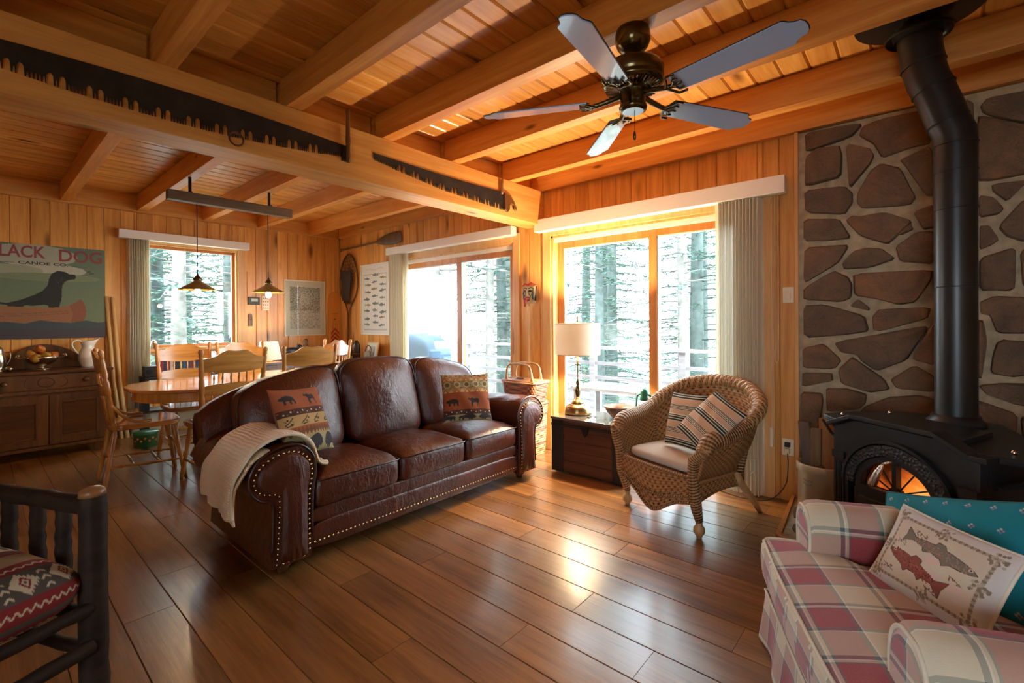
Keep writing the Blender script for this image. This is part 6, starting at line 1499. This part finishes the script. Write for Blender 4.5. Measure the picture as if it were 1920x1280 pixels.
# landing net
NETM = plain('dark_net_cord', (.035, .022, .014), .8)
LN2 = thing('landing_net', 'large oval landing net with dark mesh hung in the corner', 'net', (-6.60, Y1 - .03, 1.96), rot=(0, math.radians(2), 0))
m = MB(); m.tube([(.255 * math.cos(a) * (1 - .12 * math.sin(a)), 0, .375 * math.sin(a)) for a in [2 * PI * i / 40 for i in range(40)]], .013, 8, closed=True); m.build('hoop', M['walnut'], LN2, smooth=True)
m = MB()
for i in range(-9, 10):
    x = i * .026; h = .375 * math.sqrt(max(0, 1 - (x / .255) ** 2)); 
    m.tube([(x, -.008, h), (x * .7 + .01 * math.sin(i), -.035, h * .2 - .02), (x * .45 + .015, -.045, -h * .98 if abs(i) > 6 else -.36)], .0028, 4)
for j in range(14):
    z = .33 - j * .05; wv_ = .255 * math.sqrt(max(0.01, 1 - (z / .375) ** 2)) * (.95 - .035 * j)
    m.tube([(-wv_, -.02, z), (0, -.042, z - .025), (wv_, -.02, z)], .0026, 4)
m.build('net_mesh', NETM, LN2, kind='stuff')
m = MB(); m.grid(lambda u, v: ((2 * u - 1) * .15 * (1 - .35 * v), -.05 - .03 * math.sin(PI * u), .12 - .46 * v), 10, 12); m.build('net_bag', NETM, LN2, smooth=True)
m = MB(); m.tube([(-.10, 0, -.33), (-.02, 0, -.50), (0, 0, -.62)], .010, 7); m.tube([(.12, 0, -.33), (.03, 0, -.50), (.005, 0, -.62)], .010, 7); m.tube([(0, 0, -.58), (0, 0, -1.15)], .015, 8); m.box(-.13, .13, -.012, .008, -.375, -.355); m.build('handle', M['walnut'], LN2, smooth=True)
# water ski in the corner
WS = thing('water_ski', 'orange wooden water ski with red chevrons standing in the corner', 'ski', (X0 + .03, 3.722, 0), rot=(0, math.radians(-.6), 0))
pl_ = [(-.095, 0), (-.10, 1.2), (-.100, 1.62)] + [(.100 * math.cos(a), 1.65 + .125 * math.sin(a)) for a in [PI - PI * i / 14 for i in range(15)]] + [(.10, 1.2), (.095, 0)]
m = MB(); m.prism(pl_, -.008, .008, lambda a, b, h: (h, a, b)); m.build('board', wood('ski_varnish', (.72, .30, .06), (.56, .2, .03), 'z', .2, .0), WS, bevel=.003)
m = MB()
for i in range(3):
    z = 1.19 - i * .065; m.prism([(-.066, z - .055), (0, z + .02), (.066, z - .055), (.066, z - .085), (0, z - .012), (-.066, z - .085)], .0085, .0095, lambda a, b, h: (h, a, b))
m.build('chevrons', plain('red_decal', (.32, .02, .02), .5), WS)
m = MB(); m.tube([(.0092, -.052 + .104 * i / 40, 1.435 + .006 * math.sin(i * 1.9) * math.cos(i * .7)) for i in range(41)], .0014, 4); m.build('faded_script', plain('brown_script', (.22, .05, .02), .6), WS)
m = MB(); m.prism([(-.012, 1.33), (.012, 1.345), (-.012, 1.36), (-.012, 1.352), (-.002, 1.345), (-.012, 1.338)], .0085, .0095, lambda a, b, h: (h, a, b)); m.box(.0085, .0095, -.03, .03, 1.27, 1.273); m.build('small_marks', inkm, WS)
# paddles
OLVW = wood('olive_paddle', (.17, .095, .035), (.09, .05, .02), 'x', .4, 0)
def paddle(name, label, mat, L_, blade, bw, loc, rot, grip_w=.045):
    p = thing(name, label, 'paddle', loc, rot=rot)
    m = MB(); n = 26
    def fn(u, v):
        z = L_ * v; a = 2 * PI * u
        if z < blade: f = z / blade; wx = bw * (math.sin(PI * min(1, .12 + f * .88)) ** .55) * (.35 + .65 * (1 - f) ** .5) + .012; wy = .006 + .006 * f
        elif z < L_ - .10: wx = wy = .0135
        else: f = (z - L_ + .10) / .10; wx = .0135 + (grip_w - .0135) * f ** 1.5; wy = .0135
        if v == 0 or v == 1: wx *= .3; wy *= .3
        return (wx * math.cos(a), wy * math.sin(a), z)
    m.grid(fn, 14, 60, cu=True); m.build('paddle_body', mat, p, smooth=True); return p
paddle('canoe_paddle', 'dark canoe paddle hung level near the ceiling above the net', OLVW, 1.62, .62, .085, (-5.25, Y1 - .022, 2.452), (0, math.radians(-91.1), 0), .04)
paddle('canoe_paddle', 'pale wooden paddle standing upright between the doors below the mask', M['pale'], 1.44, .50, .07, (-3.045, Y1 - .04, .012), (0, 0, 0), .035)
for y, lab, h in ((1.135, 'pale wooden pole leaning left of the dining window, the right one', 1.60), (1.08, 'pale wooden pole leaning left of the dining window, the left one', 1.605)):
    p = thing('wooden_pole', lab, 'pole', (0, 0, 0), group='pale poles leaning by the window')
    m = MB(); m.tube([(-6.80, y + .02, .0), (-6.84, y - .03, .6), (-6.885, y - .088, h)], [.021, .019, .017], 10); m.build('shaft', M['pale'], p, smooth=True)
# carved mask
MK = thing('carved_mask', 'small carved painted face mask with red tongue between the doors', 'mask', (-3.045, Y1 - .002, 1.575)); MK.scale = (1.12, 1.12, 1.12)
mg, mr, mw, mbk = plain('mask_green', (.03, .12, .07), .4), plain('mask_red', (.36, .03, .02), .4), plain('mask_cream', (.62, .52, .34), .4), plain('mask_black', (.015, .015, .015), .4)
def face(u, v):
    x = 2 * u - 1; z = 2 * v - 1; r = max(0, 1 - abs(x) ** 2.6) * max(0, 1 - abs(z) ** 3)
    return (x * .070 * (1 - .22 * max(0, -z)), -.058 * r ** .5 - .014 * math.exp(-(x / .22) ** 2 - ((z - .05) / .35) ** 2), z * .085)
m = MB(); m.grid(face, 22, 22); m.build('face', mw, MK, smooth=True)
for s_ in (-1, 1):
    m = MB(); m.grid(lambda u, v: (s_ * .030 + (u - .5) * .038, face(.5 + (s_ * .030 + (u - .5) * .038) / .14, .5 + (.028 + (v - .5) * .022) / .17)[1] - .004, .028 + (v - .5) * .022 * math.sin(PI * max(.1, min(.9, u)))), 6, 4); m.build('eye', mbk, MK)
    m = MB(); m.tube([(s_ * (.010 + .012 * i), face(.5 + s_ * (.010 + .012 * i) / .14, .5 + (.05 + .01 * math.sin(i)) / .17)[1] - .003, .050 + .010 * math.sin(i * .8)) for i in range(5)], .006, 6); m.build('brow', mg, MK, smooth=True)
    m = MB(); m.tube([(s_ * .062, -.02 + .002 * i, -.06 + .022 * i) for i in range(7)], .009, 6); m.build('side_carving', mbk if s_ > 0 else mr, MK, smooth=True)
    m = MB(); m.lathe([(0, -.012), (.010, -.006), (.010, .006), (0, .012)], 10, (s_ * .045, -.045, -.01)); m.build('cheek_spot', mg, MK, smooth=True)
    m = MB(); m.tube([(s_ * .052, face(.5 + s_ * .37, .5 + (-.055 + .02 * i) / .17)[1] - .002, -.055 + .02 * i) for i in range(6)], [.004, .009, .007, .010, .007, .004], 6); m.tube([(s_ * .012, -.066, .02), (s_ * .022, -.058, -.004), (s_ * .034, -.052, -.03)], .004, 5); m.build('painted_band', mbk if s_ < 0 else mg, MK, smooth=True)
m = MB(); m.tube([(-.03, -.062, -.035), (0, -.072, -.028), (.03, -.062, -.035), (.022, -.062, -.055), (0, -.066, -.062), (-.022, -.062, -.055)], .007, 7, closed=True); m.tube([(0, -.07, -.045), (-.008, -.085, -.075), (-.014, -.08, -.115)], [.012, .014, .009], 8); m.build('mouth_and_tongue', mr, MK, smooth=True)
m = MB(); m.tube([(-.075, -.03, .080), (-.045, -.045, .095), (0, -.045, .085), (.03, -.04, .10), (.06, -.03, .082)], [.005, .008, .008, .010, .004], 7); m.build('crest', mr, MK, smooth=True)
# switch, outlet and plug, thermostat, calendar plate, dark plaque
SWP = thing('light_switch', 'ivory wall switch plate right of the big door', 'switch', (-.70, Y1, 1.472))
m = MB(); m.box(-.036, .036, -.006, .001, -.058, .058); m.build('plate', M['ivory'], SWP, bevel=.003)
m = MB(); m.box(-.016, .016, -.010, -.005, -.032, .032); m.lathe([(.010, 0), (.010, .004), (0, .005)], 12, (0, -.010, .012), Matrix.Rotation(PI / 2, 4, 'X')); m.build('dial', M['ivory'], SWP, bevel=.002)
OUTL = thing('wall_outlet', 'ivory outlet with black plug low on the wall by the hearth', 'outlet', (-.705, Y1, .385))
m = MB(); m.box(-.038, .038, -.006, .001, -.060, .060); m.build('plate', M['ivory'], OUTL, bevel=.003)
m = MB(); m.box(-.018, .016, -.036, -.006, .005, .036); m.build('plug', M['black'], OUTL, bevel=.003)
m = MB(); m.box(-.020, .012, -.030, -.006, -.045, -.008); m.build('charger', M['ivory'], OUTL, bevel=.004)
pc = bpy.data.objects.new('power_cord', None); bpy.data.objects.remove(pc)
m = MB(); m.tube(spline([(-.705, 3.80, .36), (-.70, 3.79, .25), (-.715, 3.77, .12), (-.80, 3.70, .02), (-.95, 3.66, .006), (-1.15, 3.70, .006), (-1.4, 3.70, .006), (-1.7, 3.68, .006)], 6), .0035, 6); tag(m.build('power_cord', M['black'], smooth=True), 'black power cord running from the outlet along the floor under the blind', 'cord')
TH_ = thing('thermostat', 'dark grey thermostat with pale display right of the dining window', 'thermostat', (X0, 2.545, 1.60))
m = MB(); m.box(-.001, .028, -.075, .075, -.055, .05); m.build('housing', plain('grey_plastic', (.05, .05, .045), .5), TH_, bevel=.004)
m = MB(); m.box(.028, .030, -.04, .045, -.01, .030); m.build('display', plain('lcd', (.42, .44, .36), .3), TH_)
m = MB(); m.box(.0, .010, -.082, -.072, .05, .40); m.build('conduit', M['trim'], TH_)
CP = thing('perforated_plate', 'ivory vented plate on the pine wall behind right pendant lamp', 'plate', (X0, 2.70, 1.57))
m = MB(); m.box(-.001, .012, -.048, .048, -.10, .10); m.build('plate', M['ivory'], CP, bevel=.003)
m = MB()
for i in range(3):
    for j in range(4): m.lathe([(.009, 0), (.009, .002), (0, .002)], 8, (.012, -.028 + i * .028, -.07 + j * .046), Matrix.Rotation(PI / 2, 4, 'Y'))
m.build('vent_holes', plain('rust_spot', (.40, .14, .06), .6), CP, kind='stuff')
DP = thing('bottle_opener', 'dark carved wooden plaque on the wall below the thermostat', 'plaque', (X0, 2.50, 1.335))
m = MB(); m.prism([(-.028, -.085), (.028, -.085), (.028, .05), (.018, .085), (-.018, .085), (-.028, .05)], 0, .016, lambda a, b, h: (h, a, b)); m.build('plaque', M['walnut'], DP, bevel=.003)
m = MB(); m.tube([(.022, .012 * math.cos(a), .02 + .016 * math.sin(a)) for a in [2 * PI * i / 14 for i in range(14)]], .003, 5, closed=True); m.build('opener', M['silver'], DP)

# ---------------- low shelf with books, corner lamp, corner chest ----------------
SHF = thing('low_shelf', 'black low shelf under the dining window behind the chairs', 'shelf', (0, 0, 0))
m = MB(); m.box(-6.79, -6.50, 1.26, 2.30, .66, .69); m.box(-6.79, -6.50, 1.28, 2.28, .30, .32); m.build('board', M['black'], SHF, bevel=.003)
for x, y in ((-6.76, 1.28), (-6.53, 1.28), (-6.76, 2.26), (-6.53, 2.26)):
    m = MB(); m.box(x - .02, x + .02, y - .02, y + .02, 0, .66); m.build('leg', M['black'], SHF)
cols = [('red', (.30, .02, .02)), ('dark blue', (.02, .04, .12)), ('red', (.34, .03, .03)), ('cream', (.6, .55, .42)), ('black', (.02, .02, .02)), ('green', (.03, .10, .06)), ('blue', (.03, .08, .2)), ('teal', (.03, .14, .14)), ('maroon', (.16, .02, .03)), ('brown', (.14, .07, .03)), ('navy', (.015, .03, .09)), ('white', (.7, .68, .6))]
yb = 1.42; rr = random.Random(8); order = ['first', 'second', 'third', 'fourth', 'fifth', 'sixth', 'seventh', 'eighth', 'ninth', 'tenth', 'eleventh', 'twelfth']
for i, (cn, cc_) in enumerate(cols):
    th = rr.uniform(.028, .045); hh = rr.uniform(.16, .21); b_ = thing('book', '%s book standing on the low shelf, %s from its left' % (cn, order[i]), 'book', (-6.66, yb, .69), group='books on the low shelf')
    m = MB(); m.box(-.065, .065, 0, .003, 0, hh); m.box(-.065, .065, th - .003, th, 0, hh); m.box(.062, .066, 0, th, 0, hh); m.build('cover', plain('book_%d' % i, cc_, .5), b_)
    m = MB(); m.box(-.060, .061, .003, th - .003, .003, hh - .004); m.build('pages', M['frame_w'], b_); yb += th + .002
RDI = thing('radio', 'small black radio at the left end of the low shelf', 'radio', (-6.64, 1.335, .69))
m = MB(); m.box(-.06, .06, -.065, .065, 0, .12); m.build('case', M['black'], RDI, bevel=.006)
m = MB(); m.lathe([(.03, 0), (.03, .003), (0, .004)], 16, (.06, -.02, .06), Matrix.Rotation(PI / 2, 4, 'Y')); m.build('speaker', M['blackm'], RDI)
KT = thing('wire_lantern', 'small wire handled lantern on the dining window rail behind a chair', 'lantern', (-6.87, 1.42, 1.0))
m = MB(); m.lathe([(.03, 0), (.034, .01), (.03, .06), (.02, .075), (.028, .085), (.012, .10), (0, .102)], 14); m.build('body', M['silver'], KT, smooth=True)
m = MB(); m.tube([(0, .042 * math.cos(a), .085 + .06 * math.sin(a)) for a in [PI * i / 12 for i in range(13)]], .003, 5); m.build('bail', M['blackm'], KT)
CT = thing('corner_console', 'brown side table under the corner lamp at the dining wall', 'table', (0, 0, 0))
m = MB(); m.box(-6.82, -6.38, 2.42, 3.22, .74, .775); m.build('top', M['walnut_y'], CT, bevel=.004)
for x, y in ((-6.79, 2.45), (-6.41, 2.45), (-6.79, 3.19), (-6.41, 3.19)):
    m = MB(); m.box(x - .02, x + .02, y - .02, y + .02, 0, .74); m.build('leg', WN, CT)
m = MB(); m.box(-6.80, -6.40, 2.44, 3.20, .67, .74); m.build('apron', WN, CT)
L2 = thing('corner_lamp', 'lamp with glowing cream cone shade on the side table by the dining wall', 'lamp', (-6.55, 2.60, .775))
m = MB(); m.lathe([(.06, 0), (.055, .012), (.015, .02), (.012, .10), (0, .11)], 18); m.build('base', M['bronze'], L2, smooth=True)
m = MB(); m.grid(lambda u, v: ((.155 - .045 * v) * math.cos(2 * PI * u), (.155 - .045 * v) * math.sin(2 * PI * u), .03 + .235 * v), 36, 3, cu=True); m.build('lamp_shade', M['shade'], L2, smooth=True, fix=False)
m = MB(); m.lathe([(0, .10), (.02, .12), (.028, .15), (.02, .18), (0, .19)], 14); m.build('bulb', M['bulb'], L2, smooth=True)
light('corner_lamp_glow', 'POINT', (-6.55, 2.60, .97), 7, WARM, .03)
BR = thing('bear_figurine', 'black bear figurine on the side table beside the corner lamp', 'figurine', (-6.55, 2.90, .775))
m = MB(); cushion(m, .10, .20, .12, .9, .8, 24, 12, (0, 0, .12)); m.build('body', M['black'], BR, smooth=True)
m = MB(); cushion(m, .075, .09, .085, .9, .9, 18, 10, (0, .11, .17)); m.tube([(0, .14, .155), (0, .185, .145)], [.028, .018], 10); m.build('head', M['black'], BR, smooth=True)
for x in (-.03, .03):
    for y in (-.06, .06):
        m = MB(); m.tube([(x, y, .10), (x, y * 1.1, 0)], [.026, .022], 9); m.build('leg', M['black'], BR, smooth=True)
    m = MB(); m.lathe([(0, -.012), (.013, 0), (0, .012)], 8, (x * .9, .10, .215)); m.build('ear', M['black'], BR, smooth=True)
CF = thing('carved_figure', 'slim dark carved wooden figure on the side table at its right end', 'figurine', (-6.55, 3.10, .775))
m = MB(); m.lathe([(.045, 0), (.04, .02), (.03, .10), (.042, .16), (.035, .21), (.02, .225), (.032, .25), (.028, .28), (0, .295)], 16); m.build('figure_body', M['walnut'], CF, smooth=True)
CC = thing('corner_chest', 'low brown chest along the window wall under the fish chart', 'chest', (0, 0, 0))
m = MB(); m.box(-6.55, -5.58, 3.44, 3.80, .05, .72); m.build('chest_body', M['walnut'], CC, bevel=.004)
m = MB(); m.box(-6.58, -5.55, 3.42, 3.805, .72, .75); m.build('lid', M['walnut'], CC, bevel=.004)
for x in (-6.5, -5.63):
    for y in (3.48, 3.76):
        m = MB(); m.box(x - .03, x + .03, y - .03, y + .03, 0, .05); m.build('foot', M['walnut'], CC)
SPc = thing('small_picture', 'small cream framed picture leaning on the corner chest', 'picture', (-5.80, 3.66, .753), rot=(math.radians(-10), 0, 0))
m = MB(); frame_box(m, -.14, .14, 0, .27, .02, -.01, .01, yf); m.build('frame', M['trim'], SPc)
img = raster(60, 60, (.62, .58, .45)); fill(img, [(.2, .2), (.8, .2), (.8, .8), (.2, .8)], (.42, .42, .34))
for (x, h_) in ((.27, .5), (.34, .4), (.68, .45), (.75, .55)): fill(img, [(x - .05, .25), (x, .25 + h_), (x + .05, .25)], (.08, .12, .08))
fill(img, [(.2, .2), (.8, .2), (.6, .36), (.4, .3)], (.16, .18, .14)); printed('picture_print', lambda u, v: (-.12 + .24 * u, -.004, .02 + .23 * v), img, vcol('small_print_paper', .6, 0), SPc)
LB = thing('loop_basket', 'small basket with tall reddish loop handle at the right end of the corner chest', 'basket', (-5.68, 3.55, .75))
LB.location = (-5.64, 3.53, .75)
m = MB(); boxloft(m, .13, .11, .17, .13, 0, .07, r=.7); m.build('basket_body', M['basket_r'], LB, smooth=True)
m = MB(); m.tube([(.095 * math.cos(a), 0, .05 + .18 * math.sin(a)) for a in [PI * i / 18 for i in range(19)]], .008, 7); m.build('handle', plain('red_cane', (.16, .045, .02), .4), LB, smooth=True)
m = MB(); cushion(m, .13, .09, .12, .8, .7, 20, 10, (0, 0, .10)); m.build('bundle', plain('grey_green_cloth', (.22, .20, .13), .9, bump=.6, bsc=60), LB, smooth=True)
BT = thing('dark_bottle', 'dark round-shouldered bottle standing on the corner chest', 'bottle', (-6.06, 3.60, .75))
m = MB(); m.lathe([(.05, 0), (.055, .01), (.055, .17), (.05, .22), (.035, .26), (.02, .275), (.018, .29), (0, .29)], 20); m.build('bottle_body', plain('brown_glass', (.03, .012, .006), .2), BT, smooth=True)
m = MB(); m.tube([(.056 * math.cos(a), .056 * math.sin(a), .10) for a in [2 * PI * i / 20 for i in range(20)]], .003, 5, closed=True); m.build('label_band', M['cutwood'], BT)
WSg = thing('sailboat_carving', 'small brown and cream carved block on the corner chest at left', 'carving', (-6.26, 3.60, .75))
m = MB(); m.box(-.05, .05, -.03, .03, 0, .06); m.build('cream_block', M['ivory'], WSg, bevel=.004)
m = MB(); m.prism([(-.055, .06), (.055, .06), (.045, .12), (.01, .20), (-.02, .17), (-.05, .10)], -.03, .03, lambda a, b, h: (a, h, b)); m.build('brown_carving', M['walnut'], WSg, bevel=.004)
TN = thing('green_tin', 'green round tin with orange spots on the floor beside the sideboard', 'tin', (-6.17, 1.20, 0))
m = MB(); m.lathe([(.10, 0), (.105, .005), (.105, .13), (.11, .135), (.11, .16), (0, .165)], 28); m.build('tin_body', plain('green_tin_paint', (.02, .12, .045), .3), TN, smooth=True)
for i in range(8):
    a = -1.2 + i * .32; m = MB(); m.lathe([(0, 0), (.012, .001), (0, .004)], 8, (.105 * math.cos(a), .105 * math.sin(a), .075 + .025 * (i % 2)), Matrix.Rotation(a, 4, 'Z') @ Matrix.Rotation(PI / 2, 4, 'Y')); m.build('orange_spot', plain('orange_spot', (.5, .14, .03), .5), TN)

# =====================================================================  OUTDOORS
GRD = NT('forest_floor'); v = GRD.coords(rand=False); GRD.base(GRD.ramp(GRD.noise(v, 1.6, 5, .65), [(.35, (.20, .24, .16)), (.55, (.42, .44, .38)), (.7, (.62, .62, .58))])); GRD.set(Roughness=.95)
m = MB(); m.grid(lambda u, v: (-40 + 60 * u, -20 + 65 * v, -1.6 + .5 * math.sin(u * 9) * math.cos(v * 7) - 2.0 * max(0, v - .45)), 40, 40); struct(m.build('ground', GRD.m, smooth=True))
DK_ = wood('deck_board', (.46, .45, .44), (.30, .29, .29), 'x', .6, .12, 0); RL = wood('rail_grey', (.34, .30, .29), (.2, .18, .18), 'x', .6, .1, 0)
deck = thing('wooden_deck', 'grey wooden deck with railing outside the sliding doors', 'deck', (0, 0, 0))
m = MB(); m.box(-8.2, .8, 0, .135, -.03, 0); me_ = m.build('board', DK_); bd_ = me_.data; bpy.data.objects.remove(me_)
for i in range(17): put(bd_, 'board', (0, 4.0 + i * .142, -.06), deck)
m = MB(); m.box(-8.1, .7, 4.0, 6.4, -.22, -.10); m.build('deck_joists', RL, deck)
RY = 6.3
post_m = MB().box(-.045, .045, -.045, .045, -.3, .86).build('railing_post', RL); pmd = post_m.data; bpy.data.objects.remove(post_m)
for x in (-8.0, -6.6, -5.2, -3.8, -2.4, -1.0, .4): put(pmd, 'railing_post', (x, RY, 0), deck)
m = MB(); m.box(-8.1, .6, RY - .08, RY + .08, .86, .90); m.build('hand_rail', RL, deck, bevel=.005)
for z in (.18, .40, .62):
    m = MB(); m.box(-8.1, .6, RY - .02, RY + .02, z, z + .05); m.build('mid_rail', RL, deck)
# things on the deck
BN = thing('deck_table', 'grey slatted table on the deck outside the big sliding door', 'table', (-2.6, 5.1, -.03))
for i in range(6):
    m = MB(); m.box(-.62, .62, -.30 + i * .10, -.215 + i * .10, .50, .53); m.build('slat', DK_, BN, bevel=.003)
for x in (-.55, .55):
    for y in (-.26, .26):
        m = MB(); m.box(x - .03, x + .03, y - .03, y + .03, 0, .50); m.build('leg', RL, BN)
GC = thing('covered_grill', 'blue grey covered grill on the deck outside the smaller door', 'grill cover', (-6.55, 5.15, -.03))
m = MB(); cushion(m, 1.1, .6, 1.15, .35, .35, 36, 16, (0, 0, .55), warp=lambda p, x, y, z: (p[0] * (1 - .12 * max(0, z)) , p[1], p[2] * (1 - .10 * max(0, x) * max(0, z)) + .0)); m.build('fabric_cover', plain('slate_cover', (.035, .065, .10), .8, bump=.4, bsc=20), GC, smooth=True)
# evergreen and bare trees beyond the deck
BK2 = [plain('tree_bark_grey', (.10, .12, .11), .95, 0, 6, .35), plain('tree_bark_pale', (.20, .18, .155), .95, 0, 6, .35, .6, 14)]
LF = [plain('spruce_needles', (.085, .20, .135), .8), plain('teal_needles', (.095, .22, .195), .8), plain('pale_needles', (.22, .33, .20), .8)]
def foliage(seed, H_, R_, n_b, zb, mat, droop=.25):
    r3 = random.Random(seed); m = MB(); bm_2 = MB()
    for b in range(n_b):
        f = (b + r3.random()) / n_b; z = zb + (H_ - zb) * f; L_ = R_ * (1 - f * .75) * r3.uniform(.6, 1.15); a = r3.uniform(0, 2 * PI); d = Vector((math.cos(a), math.sin(a), 0)); s = Vector((-d.y, d.x, 0))
        p0 = Vector((0, 0, z)); pts = [p0 + d * L_ * t_ + Vector((0, 0, .12 * L_ * t_ - droop * L_ * t_ * t_)) for t_ in (0, .33, .66, 1)]
        bm_2.tube(pts, [.022, .016, .010, .004], 4, cap=False)
        for k in range(int(26 * L_ / R_) + 6):
            t_ = r3.uniform(.18, 1.0); c = p0 + d * L_ * t_ + Vector((0, 0, .12 * L_ * t_ - droop * L_ * t_ * t_)); side = r3.choice((-1, 1)); l2 = r3.uniform(.10, .30) * (1.15 - t_ * .6)
            q = (s * side + d * r3.uniform(.2, .9) + Vector((0, 0, r3.uniform(-.35, .15)))).normalized(); w_ = q.cross(Vector((0, 0, 1))).normalized() * .018
            for kk in range(3):
                o_ = c + q * l2 * kk * .3; qq = (q + Vector((r3.uniform(-.4, .4), r3.uniform(-.4, .4), r3.uniform(-.3, .3)))).normalized() * l2 * .55
                m.add([o_ - w_, o_ + qq * .5 - w_ * 1.6, o_ + qq, o_ + qq * .5 + w_ * 1.6], [(0, 1, 2, 3)])
    return m, bm_2
PRO = []
for i, (H_, R_, nb, zb) in enumerate(((11, 2.2, 120, .6), (12, 2.6, 90, 2.2), (9, 1.8, 110, .2))):
    fm, bb = foliage(30 + i, H_, R_, nb, zb, LF[i]); fo = fm.build('needles', LF[i], fix=False); bo = bb.build('branches', BK2[i % 2], fix=False)
    tm = MB(); tm.tube([(0, 0, -1.5), (.02, .03, 2), (-.03, .02, 6), (0, 0, H_)], [.17, .145, .10, .02], 12); to = tm.build('trunk', BK2[i % 2], smooth=True)
    PRO.append((to.data, bo.data, fo.data))
    for o in (fo, bo, to): bpy.data.objects.remove(o)
TR = [(-3.9, 10.2, 1, .9), (-5.6, 9.6, 0, .8), (-9.2, 7.6, 1, 1.6), (-8.5, 8.9, 1, .9), (-8.9, 9.8, 2, 1.1), (-6.3, 11.5, 2, 1.0), (-4.4, 12.5, 0, 1.2), (-2.5, 12.2, 2, 1.1), (-1.2, 10.8, 1, .8), (-.2, 13.5, 0, 1.2), (-3.6, 15.5, 1, 1.3), (-7.7, 13.6, 0, 1.3), (-10.2, 12.4, 1, 1.2), (-9.8, 15.8, 2, 1.3), (-6.0, 17.5, 0, 1.4), (-12.6, 14.2, 0, 1.3), (-2.0, 18.0, 0, 1.3),
      (-12.4, 3.05, 1, 1.0), (-13.4, 4.9, 0, .9), (-12.2, 1.7, 2, .9), (-15.8, 3.1, 0, 1.1), (-14.6, 4.8, 2, 1.3), (-13.2, 5.9, 1, 1.1), (-16.4, 3.4, 0, 1.5), (-17.0, 6.4, 1, 1.4), (-15.6, 1.2, 1, 1.2), (-18.5, 4.6, 2, 1.5)]
KND = ['dense spruce', 'tall pale-barked pine', 'light green bushy fir']
for i, (x, y, k, s_) in enumerate(TR):
    left = y < 7.5 and x < -10
    lab = '%s tree seen through the %s' % (KND[k], 'dining window on the left' if left else 'sliding doors beyond the deck')
    t_ = thing('evergreen_tree', lab, 'tree', (x, y, -1.2 if not left else -.8), i * 1.7, group='%s trees beyond the %s' % (KND[k], 'dining window' if left else 'deck')); t_.scale = (s_, s_, s_)
    for nm, me_ in zip(('trunk', 'branches', 'needles'), PRO[k]): put(me_, nm, (0, 0, 0), t_)
